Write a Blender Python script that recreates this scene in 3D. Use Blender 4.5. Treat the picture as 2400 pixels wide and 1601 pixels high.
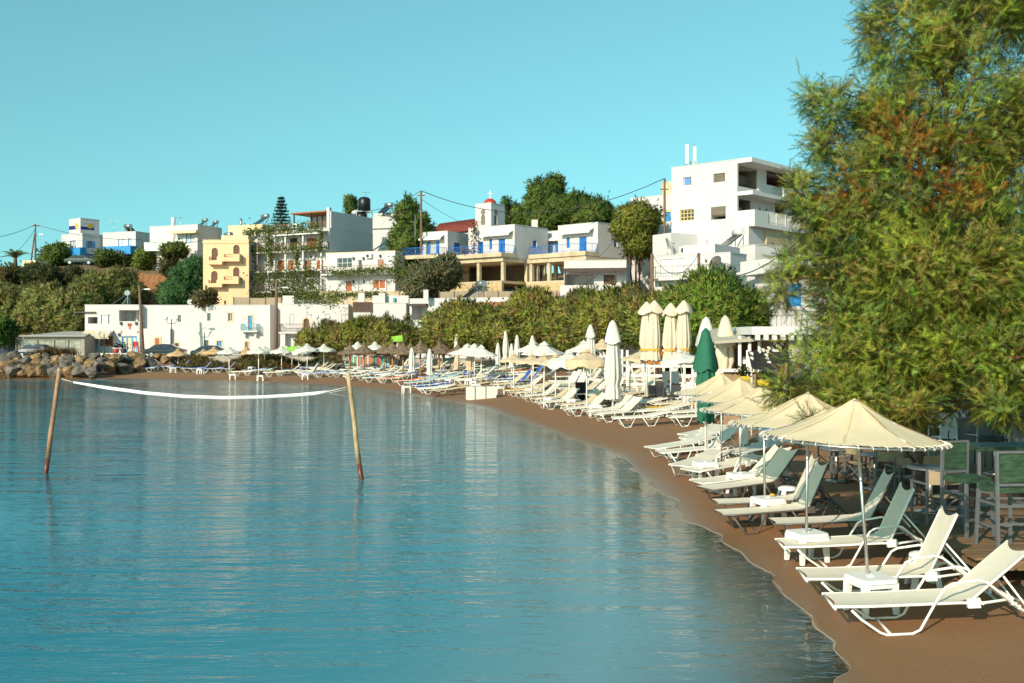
import bpy, math, random
import numpy as np
from mathutils import Vector, Matrix
R = math.radians
for o in list(bpy.data.objects): bpy.data.objects.remove(o)
S = bpy.context.scene
COL = S.collection
rnd = random.Random(7)
# ------------------------------------------------------------ camera, sky, sun, exposure
CAMZ, FPX, CX, HY = 3.5, 2400.0, 1200.0, 790.0     # camera height, focal length / centre / horizon in photo pixels
cam = bpy.data.cameras.new('camera'); cam.lens = 36; cam.sensor_width = 36
cam.shift_y = (HY - 800.5) / 2400; cam.clip_end = 6000; cam.clip_start = 0.1
camo = bpy.data.objects.new('camera', cam); COL.objects.link(camo)
camo.location = (0, 0, CAMZ); camo.rotation_euler = (R(90), 0, 0)
S.camera = camo
SUN_EL, SUN_AZ = 25.0, 211.0       # azimuth: compass direction the light comes FROM, clockwise from +Y
W = bpy.data.worlds.new('World'); S.world = W; W.use_nodes = True
nt = W.node_tree; nt.nodes.clear()
sky = nt.nodes.new('ShaderNodeTexSky'); sky.sky_type = 'NISHITA'; sky.sun_disc = False
sky.sun_elevation = R(SUN_EL); sky.sun_rotation = R(SUN_AZ); sky.altitude = 0
sky.air_density = 1.0; sky.dust_density = 0.6; sky.ozone_density = 1.0
tint = nt.nodes.new('ShaderNodeMix'); tint.data_type = 'RGBA'; tint.blend_type = 'MULTIPLY'
tint.inputs[0].default_value = 1.0
tint.inputs[7].default_value = (0.69, 1.22, 0.95, 1)
# the clear, even sky of the photograph: the horizon band is sampled a little higher up, all the way round
tcw = nt.nodes.new('ShaderNodeTexCoord'); mpw = nt.nodes.new('ShaderNodeMapping')
mpw.inputs['Location'].default_value = (0, 0, .15); mpw.inputs['Scale'].default_value = (1, 1, .68)
nrw = nt.nodes.new('ShaderNodeVectorMath'); nrw.operation = 'NORMALIZE'
nt.links.new(tcw.outputs['Generated'], mpw.inputs[0]); nt.links.new(mpw.outputs[0], nrw.inputs[0])
nt.links.new(nrw.outputs[0], sky.inputs[0])
bg = nt.nodes.new('ShaderNodeBackground'); bg.inputs[1].default_value = 0.14
wo = nt.nodes.new('ShaderNodeOutputWorld')
nt.links.new(sky.outputs[0], tint.inputs[6]); nt.links.new(tint.outputs[2], bg.inputs[0]); nt.links.new(bg.outputs[0], wo.inputs[0])
sun = bpy.data.lights.new('sun', 'SUN'); sun.energy = 4.6; sun.angle = R(0.55); sun.color = (1.0, 0.86, 0.68)
suno = bpy.data.objects.new('sun', sun); COL.objects.link(suno)
sd = Vector((math.sin(R(SUN_AZ)) * math.cos(R(SUN_EL)), math.cos(R(SUN_AZ)) * math.cos(R(SUN_EL)), math.sin(R(SUN_EL))))
suno.rotation_euler = sd.to_track_quat('Z', 'Y').to_euler(); suno.location = (-20, -20, 30)
S.view_settings.view_transform = 'Standard'; S.view_settings.look = 'None'
S.view_settings.exposure = 0.27; S.view_settings.gamma = 1.0
S.render.engine = 'CYCLES'

# ------------------------------------------------------------ helpers
def P(x, y, Y):            # a point of the photo at depth Y
    return Vector(((x - CX) / FPX * Y, Y, CAMZ - (y - HY) / FPX * Y))
def zone(ox, oy, s):
    return lambda x, y: (ox + x / s, oy + y / s)
ZS = lambda x, y: (x, y)
ZA = zone(0, 480, 3.7333); ZB = zone(440, 440, 4.1269); ZC = zone(900, 400, 3.7333); ZD = zone(1400, 300, 3.0145)
ZE = zone(180, 680, 4.5212); ZF = zone(640, 680, 4.5212); ZG = zone(1050, 680, 4.2745); ZH = zone(1500, 680, 4.126)
ZJ = zone(1500, 850, 2.6122)
def tag(o, label=None, cat=None, group=None, kind=None):
    if label: o['label'] = label
    if cat: o['category'] = cat
    if group: o['group'] = group
    if kind: o['kind'] = kind
    return o
def empty(name, loc, label, cat, group=None, rz=0):
    o = bpy.data.objects.new(name, None); COL.objects.link(o)
    o.location = loc; o.rotation_euler = (0, 0, rz); o.empty_display_size = 0.2
    return tag(o, label, cat, group)
def copy_tree(o, parent=None):
    c = o.copy(); COL.objects.link(c); c.parent = parent
    for ch in KIDS.get(o.name, ()):
        copy_tree(ch, c)
    if o.name in KIDS: KIDS[c.name] = []
    return c
KIDS = {}
class MB:
    """collects polygons; build() links them as one mesh object"""
    def __init__(s): s.v = []; s.f = []; s.sm = []; s.mi = []; s.cur = 0
    def add(s, vs, fs, smooth=False):
        b = len(s.v); s.v.extend([tuple(v) for v in vs])
        for f in fs: s.f.append([b + i for i in f]); s.sm.append(smooth); s.mi.append(s.cur)
        return s
    def box(s, a, b, M=None):
        x0, y0, z0 = a; x1, y1, z1 = b
        vs = [Vector(p) for p in ((x0,y0,z0),(x1,y0,z0),(x1,y1,z0),(x0,y1,z0),(x0,y0,z1),(x1,y0,z1),(x1,y1,z1),(x0,y1,z1))]
        if M is not None: vs = [M @ v for v in vs]
        return s.add(vs, [(0,3,2,1),(4,5,6,7),(0,1,5,4),(1,2,6,5),(2,3,7,6),(3,0,4,7)])
    def bar(s, p, q, w, h=None, up=(0,0,1)):
        p = Vector(p); q = Vector(q); h = h or w
        d = (q - p).normalized(); u = Vector(up)
        if abs(d.dot(u)) > .97: u = Vector((1,0,0))
        a = d.cross(u).normalized() * (w/2); b = a.cross(d).normalized() * (h/2)
        vs = [p-a-b, p+a-b, p+a+b, p-a+b, q-a-b, q+a-b, q+a+b, q-a+b]
        return s.add(vs, [(0,3,2,1),(4,5,6,7),(0,1,5,4),(1,2,6,5),(2,3,7,6),(3,0,4,7)])
    def tube(s, pts, r, n=6, closed=False, smooth=True):
        pts = [Vector(p) for p in pts]; m = len(pts)
        rs = r if isinstance(r, (list, tuple)) else [r]*m
        vs = []; prev = None
        for i, p in enumerate(pts):
            a = pts[(i-1) % m] if (i > 0 or closed) else p
            b = pts[(i+1) % m] if (i < m-1 or closed) else p
            d = (b - a)
            d = d.normalized() if d.length > 1e-9 else Vector((0,0,1))
            if prev is None:
                u = Vector((0,0,1)) if abs(d.z) < .9 else Vector((1,0,0))
                prev = d.cross(u).normalized()
            else:
                prev = (prev - d*prev.dot(d))
                prev = prev.normalized() if prev.length > 1e-6 else d.orthogonal().normalized()
            w = d.cross(prev)
            for k in range(n):
                t = 2*math.pi*k/n
                vs.append(p + (prev*math.cos(t) + w*math.sin(t))*rs[i])
        fs = []
        for i in range(m if closed else m-1):
            j = (i+1) % m
            for k in range(n):
                k2 = (k+1) % n
                fs.append((i*n+k, i*n+k2, j*n+k2, j*n+k))
        s.add(vs, fs, smooth)
        if not closed:
            b = len(s.v) - m*n
            s.f.append([b+k for k in reversed(range(n))]); s.sm.append(False); s.mi.append(s.cur)
            s.f.append([b+(m-1)*n+k for k in range(n)]); s.sm.append(False); s.mi.append(s.cur)
        return s
    def lathe(s, prof, n=16, c=(0,0,0), smooth=True, ang=None, sq=None):
        vs = []; c = Vector(c)
        for (r, z) in prof:
            for k in range(n):
                t = 2*math.pi*(k+.0)/n + (ang or 0)
                vs.append(c + Vector((r*math.cos(t), r*math.sin(t), z)))
        fs = [(i*n+k, i*n+(k+1)%n, (i+1)*n+(k+1)%n, (i+1)*n+k) for i in range(len(prof)-1) for k in range(n)]
        s.add(vs, fs, smooth)
        return s
    def cyl(s, p, q, r, n=12): return s.tube([p, q], r, n)
    def prism(s, poly, lo, hi, M=None):      # poly in XY, extruded z lo..hi
        n = len(poly)
        vs = [Vector((x,y,lo)) for x,y in poly] + [Vector((x,y,hi)) for x,y in poly]
        if M is not None: vs = [M @ v for v in vs]
        return s.add(vs, [tuple(reversed(range(n))), tuple(range(n,2*n))] + [(i,(i+1)%n,n+(i+1)%n,n+i) for i in range(n)])
    def sphere(s, c, r, n=10, m=6):
        r = r if isinstance(r, (tuple, list)) else (r, r, r); c = Vector(c)
        vs = [c + Vector((0,0,-r[2]))]
        for i in range(1, m):
            a = -math.pi/2 + math.pi*i/m
            for k in range(n):
                t = 2*math.pi*k/n
                vs.append(c + Vector((r[0]*math.cos(a)*math.cos(t), r[1]*math.cos(a)*math.sin(t), r[2]*math.sin(a))))
        vs.append(c + Vector((0,0,r[2])))
        fs = [(0, 1+(k+1)%n, 1+k) for k in range(n)]
        for i in range(m-2):
            for k in range(n):
                fs.append((1+i*n+k, 1+i*n+(k+1)%n, 1+(i+1)*n+(k+1)%n, 1+(i+1)*n+k))
        t = len(vs)-1
        fs += [(1+(m-2)*n+k, 1+(m-2)*n+(k+1)%n, t) for k in range(n)]
        return s.add(vs, fs, True)
    def mesh(s, name, mats):
        me = bpy.data.meshes.new(name); me.from_pydata(s.v, [], s.f); me.update()
        for m in (mats if isinstance(mats, (list, tuple)) else [mats]): me.materials.append(m)
        me.polygons.foreach_set('use_smooth', s.sm)
        if any(s.mi): me.polygons.foreach_set('material_index', s.mi)
        return me
    def build(s, name, mat, parent=None, off=None):
        if off is None: off = parent_origin(parent) if parent is not None else None
        if off is not None and off != (0,0,0):
            ox, oy, oz = off; s.v = [(x-ox, y-oy, z-oz) for x,y,z in s.v]
        o = bpy.data.objects.new(name, s.mesh(name, mat)); COL.objects.link(o)
        if parent is not None:
            o.parent = parent; KIDS.setdefault(parent.name, []).append(o)
        return o
def parent_origin(p):
    x = y = z = 0
    while p is not None:
        x += p.location.x; y += p.location.y; z += p.location.z; p = p.parent
    return (x, y, z)

# ------------------------------------------------------------ materials
MATS = {}
def M(name, rgb, rough=.65, var=.12, scale=3.0, bump=0.0, bscale=None, metal=0.0, stretch=(1,1,1), rgb2=None, trans=0.0, coord='Object', spec=.4, stain=0):
    if name in MATS: return MATS[name]
    m = bpy.data.materials.new(name); m.use_nodes = True; t = m.node_tree; N = t.nodes; L = t.links
    b = N['Principled BSDF']; b.inputs['Roughness'].default_value = rough; b.inputs['Metallic'].default_value = metal
    b.inputs['Specular IOR Level'].default_value = spec
    tc = N.new('ShaderNodeTexCoord'); mp = N.new('ShaderNodeMapping'); mp.inputs['Scale'].default_value = stretch
    L.new(tc.outputs[coord], mp.inputs[0])
    no = N.new('ShaderNodeTexNoise'); no.inputs['Scale'].default_value = scale; no.inputs['Detail'].default_value = 6; no.inputs['Roughness'].default_value = .65
    L.new(mp.outputs[0], no.inputs[0])
    ramp = N.new('ShaderNodeValToRGB'); e = ramp.color_ramp.elements
    e[0].position = .3; e[1].position = .72
    lo = [c*(1-var) for c in rgb]; hi = [min(1, c*(1+var)) for c in (rgb2 or rgb)]
    e[0].color = (*lo, 1); e[1].color = (*hi, 1)
    L.new(no.outputs[0], ramp.inputs[0])
    src = ramp.outputs[0]
    if stain:
        n2 = N.new('ShaderNodeTexNoise'); n2.inputs['Scale'].default_value = 1.0; n2.inputs['Detail'].default_value = 5
        mp2 = N.new('ShaderNodeMapping'); mp2.inputs['Scale'].default_value = (.9, .9, .22)
        L.new(tc.outputs['Object'], mp2.inputs[0]); L.new(mp2.outputs[0], n2.inputs[0])
        r2 = N.new('ShaderNodeValToRGB'); r2.color_ramp.elements[0].position = .32; r2.color_ramp.elements[1].position = .6
        r2.color_ramp.elements[0].color = (1-stain, 1-stain*1.1, 1-stain*1.25, 1); r2.color_ramp.elements[1].color = (1,1,1,1)
        L.new(n2.outputs[0], r2.inputs[0])
        mx = N.new('ShaderNodeMix'); mx.data_type = 'RGBA'; mx.blend_type = 'MULTIPLY'; mx.inputs[0].default_value = 1
        L.new(src, mx.inputs[6]); L.new(r2.outputs[0], mx.inputs[7]); src = mx.outputs[2]
    L.new(src, b.inputs['Base Color'])
    if bump:
        nb = N.new('ShaderNodeTexNoise'); nb.inputs['Scale'].default_value = bscale or scale*4; nb.inputs['Detail'].default_value = 5
        L.new(mp.outputs[0], nb.inputs[0])
        bp = N.new('ShaderNodeBump'); bp.inputs['Strength'].default_value = min(1, bump); bp.inputs['Distance'].default_value = .02 if bump <= 1 else .02*bump
        L.new(nb.outputs[0], bp.inputs['Height']); L.new(bp.outputs[0], b.inputs['Normal'])
    if trans:
        b.inputs['Transmission Weight'].default_value = 0
        tr = N.new('ShaderNodeBsdfTranslucent'); L.new(src, tr.inputs[0])
        ms = N.new('ShaderNodeMixShader'); ms.inputs[0].default_value = trans
        L.new(b.outputs[0], ms.inputs[1]); L.new(tr.outputs[0], ms.inputs[2]); L.new(ms.outputs[0], N['Material Output'].inputs[0])
    MATS[name] = m
    return m
def leafmat(name, trans=.35):
    """leaf colour comes from the mesh's 'tint' colour attribute (hue differs leaf by leaf)"""
    if name in MATS: return MATS[name]
    m = bpy.data.materials.new(name); m.use_nodes = True; t = m.node_tree; N = t.nodes; L = t.links
    b = N['Principled BSDF']; b.inputs['Roughness'].default_value = .6; b.inputs['Specular IOR Level'].default_value = .25
    a = N.new('ShaderNodeVertexColor'); a.layer_name = 'tint'
    L.new(a.outputs[0], b.inputs['Base Color'])
    na = N.new('ShaderNodeAttribute'); na.attribute_name = 'nrm'; L.new(na.outputs['Vector'], b.inputs['Normal'])      # sprays shade as one soft mass
    tr = N.new('ShaderNodeBsdfTranslucent'); L.new(a.outputs[0], tr.inputs[0])
    ms = N.new('ShaderNodeMixShader'); ms.inputs[0].default_value = trans
    L.new(b.outputs[0], ms.inputs[1]); L.new(tr.outputs[0], ms.inputs[2]); L.new(ms.outputs[0], N['Material Output'].inputs[0])
    MATS[name] = m
    return m
WHITE  = M('white_render', (.58,.55,.545), .85, .04, 1.5, .3, 9, stain=.07)
WHITE2 = M('white_paint', (.62,.60,.58), .6, .03, 4)
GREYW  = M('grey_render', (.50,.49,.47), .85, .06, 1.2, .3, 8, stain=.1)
CREAM  = M('cream_render', (.78,.52,.31), .85, .06, .8, .25, 8, stain=.08)
CREAM2 = M('cream_trim', (.76,.58,.34), .8, .05, 3)
CONC   = M('concrete', (.50,.40,.27), .9, .16, .8, .4, 6, rgb2=(.56,.45,.31), stain=.12)
STONE  = M('tan_stone', (.55,.40,.22), .9, .18, 2.5, .6, 5)
BLUE   = M('blue_paint', (.015,.13,.45), .5, .1, 5)
BLUEL  = M('light_blue_paint', (.03,.25,.55), .5, .1, 4)
TEAL   = M('teal_paint', (.06,.34,.42), .5, .1, 4)
BROWN  = M('brown_wood', (.13,.055,.03), .6, .25, 6, stretch=(1,1,6))
ORANGE = M('orange_brown_wood', (.33,.10,.035), .6, .2, 5)
DKBR   = M('dark_brown_wood', (.055,.030,.02), .6, .2, 5)
WOODP  = M('pole_wood', (.16,.095,.06), .8, .35, 8, .4, 14, stretch=(1,1,.25))
GLASS  = M('window_glass', (.035,.045,.055), .08, .2, 2, spec=.8)
GLASSW = M('curtained_glass', (.45,.47,.45), .25, .15, 3, spec=.6)
METAL  = M('galvanised_metal', (.45,.46,.47), .35, .12, 10, metal=.85)
STEEL  = M('steel_pole', (.55,.53,.50), .28, .1, 12, metal=.9)
DARKM  = M('dark_metal', (.03,.032,.035), .5, .2, 8)
BLACKP = M('black_plastic', (.012,.012,.014), .35, .2, 6)
RED    = M('red_paint', (.40,.04,.025), .45, .1, 5)
ROOFR  = M('red_roof_tile', (.24,.055,.04), .8, .2, 6)
GREYF  = M('roof_screed', (.42,.39,.35), .95, .12, 1)
# ------------------------------------------------------------ shore line and terrain
_wl = [(1972,1625),(1958,1560),(1935,1500),(1912,1452),(1838,1395),(1776,1338),(1735,1291),(1644,1240),(1608,1220),(1577,1179),(1511,1123),(1450,1067),(1358,1036),(1245,995),(1133,954),(1021,934),(898,914),(800,905),(715,899),(600,894.5),(490,891.5),(330,889),(250,887.5)]
SHORE = [((x-CX)/FPX*(CAMZ*FPX/(y-HY)), CAMZ*FPX/(y-HY)) for x, y in _wl]
SHORE = [(-14.,-400.),(-3.,-40.), (0.6,-6.), (2.4,3.), (2.95,7.)] + SHORE + [(-36.5,85.2),(-42.,85.6),(-60.,84.5),(-90.,80.),(-140.,70.),(-400,20.),(-3000.,-600.)]
_sh = np.array(SHORE)
def shore_d(x, y):
    """signed distance to the water line, land positive"""
    x = np.asarray(x, float); y = np.asarray(y, float)
    best = np.full(x.shape, 1e18); sgn = np.ones(x.shape)
    for i in range(len(_sh)-1):
        ax, ay = _sh[i]; bx, by = _sh[i+1]
        dx, dy = bx-ax, by-ay; L2 = dx*dx+dy*dy
        t = np.clip(((x-ax)*dx+(y-ay)*dy)/L2, 0, 1)
        ex = x-(ax+t*dx); ey = y-(ay+t*dy); q = ex*ex+ey*ey
        s = dx*(y-ay)-dy*(x-ax)
        m = q < best-1e-9
        best = np.where(m, q, best); sgn = np.where(m, np.where(s < 0, 1., -1.), sgn)
    return np.sqrt(best)*sgn
PA = np.array([(-3000,-6),(-60,-4),(-20,-2.2),(-8,-.75),(-3,-.24),(0,0),(2.5,.19),(6,.38),(12,.58),(22,.88),(25,1.30),(40,1.42),(46,3.4),(52,6.3),(58,9.0),(64,11.5),(80,13.2),(130,15),(400,22),(3000,30)])
PB = np.array([(-3000,-6),(-60,-4),(-20,-2.2),(-8,-.75),(-3,-.24),(0,0),(2.5,.19),(6,.38),(9,.55),(13,1.30),(40,1.42),(45,4.0),(50,6.3),(53.5,7.5),(56,12.4),(62,13.6),(80,14.3),(130,15.5),(400,22),(3000,30)])
def _n(x, y, s, p): return np.sin(x*s+p)*np.cos(y*s*.9+p*1.7)+.5*np.sin(x*s*2.3+y*s*1.1+p*3)
def terrain(x, y):
    x = np.asarray(x, float); y = np.asarray(y, float)
    d = shore_d(x, y)
    k = np.clip((x+30)/-8, 0, 1); k = k*k*(3-2*k)
    z = np.interp(d, PA[:,0], PA[:,1])*(1-k)+np.interp(d, PB[:,0], PB[:,1])*k
    sc = 1/(1+np.maximum(0, y-10)/30)
    z = z + np.exp(-(d/1.6)**2)*(.008*_n(x,y,2.0,1.)+.005*_n(x,y,4.6,2.4))*(.4+.6*sc)      # scalloped swash edge
    dry = np.clip((d-2.5)/3, 0, 1)
    z = z + dry*np.clip((30-d)/6,0,1)*(.012*_n(x,y,3.1,.3)+.008*_n(x,y,6.7,1.9))
    hill = np.clip((d-41)/6, 0, 1)
    z = z + hill*(.28*_n(x,y,.35,.8)+.15*_n(x,y,.9,2.2))
    return z
def gz(x, y): return float(terrain(np.array([x]), np.array([y]))[0])
def G(px, py):
    """where the sight line through a photo pixel meets the ground"""
    dx = (px-CX)/FPX; dz = -(py-HY)/FPX
    lo = 4.0; prev = lo
    Ys = np.concatenate([np.arange(4, 40, .1), np.arange(40, 260, .4)])
    zs = terrain(dx*Ys, Ys); ray = CAMZ+dz*Ys
    i = np.argmax(ray <= zs)
    if ray[i] > zs[i]: raise ValueError('no ground at %s' % ((px, py),))
    a, b = Ys[max(0,i-1)], Ys[i]
    for _ in range(18):
        m = (a+b)/2
        if CAMZ+dz*m <= gz(dx*m, m): b = m
        else: a = m
    return Vector((dx*b, b, gz(dx*b, b)))
def grid_axis(segs):
    out = []
    for a, b, st in segs: out += list(np.arange(a, b-1e-6, st))
    out.append(segs[-1][1]); return np.array(out)
gx = grid_axis([(-3000,-400,520),(-400,-120,40),(-120,-62,4),(-62,-20,.7),(-20,0,.5),(0,9,.14),(9,14,.3),(14,40,.7),(40,80,3),(80,400,40),(400,3000,520)])
gy = grid_axis([(-3000,-300,540),(-300,-20,40),(-20,6,2),(6,20,.14),(20,34,.22),(34,60,.4),(60,150,.7),(150,200,3),(200,400,25),(400,3000,520)])
GX, GY = np.meshgrid(gx, gy); GZ = terrain(GX, GY); GD = shore_d(GX, GY)
def sheet(name, mask, mat, kind='structure', attr=None, zoff=0.0, flatz=None):
    ny, nx = GX.shape
    idx = np.arange(ny*nx).reshape(ny, nx)
    q = np.stack([idx[:-1,:-1], idx[:-1,1:], idx[1:,1:], idx[1:,:-1]], -1)[mask]
    used, inv = np.unique(q, return_inverse=True); q = inv.reshape(q.shape)
    Z = GZ if flatz is None else np.full_like(GZ, flatz)
    v = np.stack([GX.ravel()[used], GY.ravel()[used], Z.ravel()[used]+zoff], 1)
    me = bpy.data.meshes.new(name); me.vertices.add(len(v)); me.vertices.foreach_set('co', v.astype(np.float32).ravel())
    me.loops.add(q.size); me.loops.foreach_set('vertex_index', q.ravel().astype(np.int32))
    me.polygons.add(len(q)); me.polygons.foreach_set('loop_start', np.arange(0, q.size, 4, dtype=np.int32))
    me.polygons.foreach_set('use_smooth', np.ones(len(q), bool))
    me.update(calc_edges=True); me.validate()
    a = me.attributes.new('shore', 'FLOAT', 'POINT'); a.data.foreach_set('value', GD.ravel()[used].astype(np.float32))
    me.materials.append(mat)
    o = bpy.data.objects.new(name, me); COL.objects.link(o); tag(o, kind=kind)
    return o
def nodes(name):
    m = bpy.data.materials.new(name); m.use_nodes = True
    return m, m.node_tree.nodes, m.node_tree.links, m.node_tree.nodes['Principled BSDF']
def noise(N, L, vec, scale, detail=6, rough=.6):
    n = N.new('ShaderNodeTexNoise'); n.inputs['Scale'].default_value = scale; n.inputs['Detail'].default_value = detail; n.inputs['Roughness'].default_value = rough
    L.new(vec, n.inputs[0]); return n.outputs[0]
def ramp(N, L, src, stops):
    r = N.new('ShaderNodeValToRGB'); els = r.color_ramp.elements
    while len(els) < len(stops): els.new(.5)
    for e, (p, c) in zip(els, stops): e.position = p; e.color = (*c, 1) if len(c) == 3 else c
    L.new(src, r.inputs[0]); return r.outputs[0]
def mix(N, L, fac, a, b, mode='MIX'):
    m = N.new('ShaderNodeMix'); m.data_type = 'RGBA'; m.blend_type = mode
    for i, v in ((0, fac), (6, a), (7, b)):
        if hasattr(v, 'links'): L.new(v, m.inputs[i])
        else: m.inputs[i].default_value = v if i == 0 else (*v, 1)
    return m.outputs[2]
def math_(N, L, op, a, b=None, c=None):
    m = N.new('ShaderNodeMath'); m.operation = op
    for i, v in enumerate((a, b, c)):
        if v is None: continue
        if hasattr(v, 'links'): L.new(v, m.inputs[i])
        else: m.inputs[i].default_value = v
    return m.outputs[0]
# sand: damp and smooth by the water, loose and footprinted further up
sand, N, L, B = nodes('sand')
tc = N.new('ShaderNodeTexCoord').outputs['Object']; at = N.new('ShaderNodeAttribute'); at.attribute_name = 'shore'; sh = at.outputs['Fac']
n1 = noise(N, L, tc, .5, 8, .62); n2 = noise(N, L, tc, 60, 3); n3 = noise(N, L, tc, 7, 6, .6)
dryf = math_(N, L, 'ADD', sh, math_(N, L, 'MULTIPLY', math_(N, L, 'SUBTRACT', n1, .5), 5))
dry = ramp(N, L, math_(N, L, 'MULTIPLY', dryf, .1), [(.22, (0,0,0)), (.52, (1,1,1))])
wet = ramp(N, L, math_(N, L, 'ADD', math_(N, L, 'MULTIPLY', sh, 1.4), math_(N, L, 'MULTIPLY', n1, .5)), [(.0, (.38,.25,.14)), (.12, (.33,.20,.105)), (.28, (.195,.10,.042)), (.85, (.245,.120,.050))])
dcol = ramp(N, L, n3, [(.25, (.20,.102,.042)), (.5, (.265,.138,.060)), (.75, (.35,.195,.092))])
col = mix(N, L, dry, wet, dcol)
col = mix(N, L, .6, col, ramp(N, L, n2, [(.3, (.55,.55,.55)), (.7, (1.35,1.35,1.35))]), 'MULTIPLY')
L.new(col, B.inputs['Base Color'])
L.new(ramp(N, L, math_(N, L, 'MULTIPLY', sh, .6), [(.05, (.30,.30,.30)), (.6, (.85,.85,.85))]), B.inputs['Roughness'])
hgt = math_(N, L, 'ADD', math_(N, L, 'MULTIPLY', n3, dry), math_(N, L, 'MULTIPLY', n2, .12))
bp = N.new('ShaderNodeBump'); bp.inputs['Strength'].default_value = .7; bp.inputs['Distance'].default_value = .06
L.new(hgt, bp.inputs['Height']); L.new(bp.outputs[0], B.inputs['Normal'])
# hillside: orange earth where steep, dry grass and scrub litter where flat
hillm, N, L, B = nodes('hillside_earth')
tc = N.new('ShaderNodeTexCoord').outputs['Object']; ge = N.new('ShaderNodeNewGeometry')
sx = N.new('ShaderNodeSeparateXYZ'); L.new(ge.outputs['True Normal'], sx.inputs[0])
n1 = noise(N, L, tc, .45, 8, .65); n2 = noise(N, L, tc, 2.2, 8, .7)
earth = ramp(N, L, n2, [(.25, (.20,.075,.028)), (.5, (.38,.165,.065)), (.75, (.50,.27,.12))])
grass = ramp(N, L, n2, [(.25, (.10,.075,.035)), (.55, (.22,.15,.07)), (.8, (.30,.21,.10))])
flat = ramp(N, L, math_(N, L, 'ADD', sx.outputs[2], math_(N, L, 'MULTIPLY', math_(N, L, 'SUBTRACT', n1, .5), .5)), [(.62, (0,0,0)), (.88, (1,1,1))])
L.new(mix(N, L, flat, earth, grass), B.inputs['Base Color']); B.inputs['Roughness'].default_value = .95
bp = N.new('ShaderNodeBump'); bp.inputs['Strength'].default_value = 1; bp.inputs['Distance'].default_value = .5
L.new(n2, bp.inputs['Height']); L.new(bp.outputs[0], B.inputs['Normal'])
ROAD = M('road_concrete', (.40,.36,.30), .9, .12, .5, .2, 12)
# sea bed and beach, road, hill are one sheet cut along the kerb lines
cx4 = lambda A: (A[:-1,:-1]+A[:-1,1:]+A[1:,1:]+A[1:,:-1])/4
cd = cx4(GD); cxx = cx4(GX); cyy = cx4(GY)
lim = np.where(cxx < -34, 13.0, 25.0)
beach = sheet('beach', cd < lim, sand)
road = sheet('road', (cd >= lim) & (cd < 41), ROAD)
hill = sheet('hillside', cd >= 41, hillm)
# ------------------------------------------------------------ water
water, N, L, B = nodes('sea_water'); N.remove(B); out = N['Material Output']
tc = N.new('ShaderNodeTexCoord').outputs['Object']
def mapped(vec, sc, rot=0):
    m = N.new('ShaderNodeMapping'); m.inputs['Scale'].default_value = sc; m.inputs['Rotation'].default_value = (0,0,rot); L.new(vec, m.inputs[0]); return m.outputs[0]
w1 = noise(N, L, mapped(tc, (.55,1.9,1), R(6)), 1.0, 3, .5)
w2 = noise(N, L, mapped(tc, (1.5,5.2,1), R(-7)), 1.0, 3, .55)
w3 = noise(N, L, mapped(tc, (.10,.22,1), R(12)), 1.0, 2, .5)
w4 = noise(N, L, mapped(tc, (5,14,1), R(4)), 1.0, 2, .5)
calm = ramp(N, L, noise(N, L, mapped(tc, (.05,.09,1), R(20)), 1.0, 3), [(.36, (.30,.30,.30)), (.62, (1.1,1.1,1.1))])
at = N.new('ShaderNodeAttribute'); at.attribute_name = 'shore'; sh = at.outputs['Fac']
h = math_(N, L, 'ADD', math_(N, L, 'MULTIPLY', w1, .065), math_(N, L, 'MULTIPLY', w2, .026))
h = math_(N, L, 'ADD', h, math_(N, L, 'MULTIPLY', w4, .007))
h = math_(N, L, 'MULTIPLY', h, calm)
h = math_(N, L, 'ADD', h, math_(N, L, 'MULTIPLY', w3, .07))
bp = N.new('ShaderNodeBump'); bp.inputs['Strength'].default_value = 1.0; bp.inputs['Distance'].default_value = 1.0
L.new(h, bp.inputs['Height'])
deep = ramp(N, L, math_(N, L, 'MULTIPLY', sh, -.1), [(0, (.20,.22,.18)), (.12, (.20,.31,.33)), (.5, (.045,.215,.27)), (1, (.003,.150,.215))])
df = N.new('ShaderNodeBsdfDiffuse'); L.new(deep, df.inputs[0]); L.new(bp.outputs[0], df.inputs['Normal'])
tr = N.new('ShaderNodeBsdfTransparent'); tr.inputs[0].default_value = (.86,.95,.95,1)
m1 = N.new('ShaderNodeMixShader'); L.new(ramp(N, L, math_(N, L, 'MULTIPLY', sh, -.2), [(0, (.06,.06,.06)), (.12, (.38,.38,.38)), (.5, (1,1,1))]), m1.inputs[0])
L.new(tr.outputs[0], m1.inputs[1]); L.new(df.outputs[0], m1.inputs[2])
gl = N.new('ShaderNodeBsdfGlossy'); gl.inputs['Roughness'].default_value = .04; L.new(bp.outputs[0], gl.inputs['Normal'])
fr = N.new('ShaderNodeFresnel'); fr.inputs[0].default_value = 1.5; L.new(bp.outputs[0], fr.inputs['Normal'])
m2 = N.new('ShaderNodeMixShader'); L.new(fr.outputs[0], m2.inputs[0]); L.new(m1.outputs[0], m2.inputs[1]); L.new(gl.outputs[0], m2.inputs[2])
L.new(m2.outputs[0], out.inputs[0])
sea = sheet('sea', cd < 3.0, water, flatz=0.0)
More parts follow.
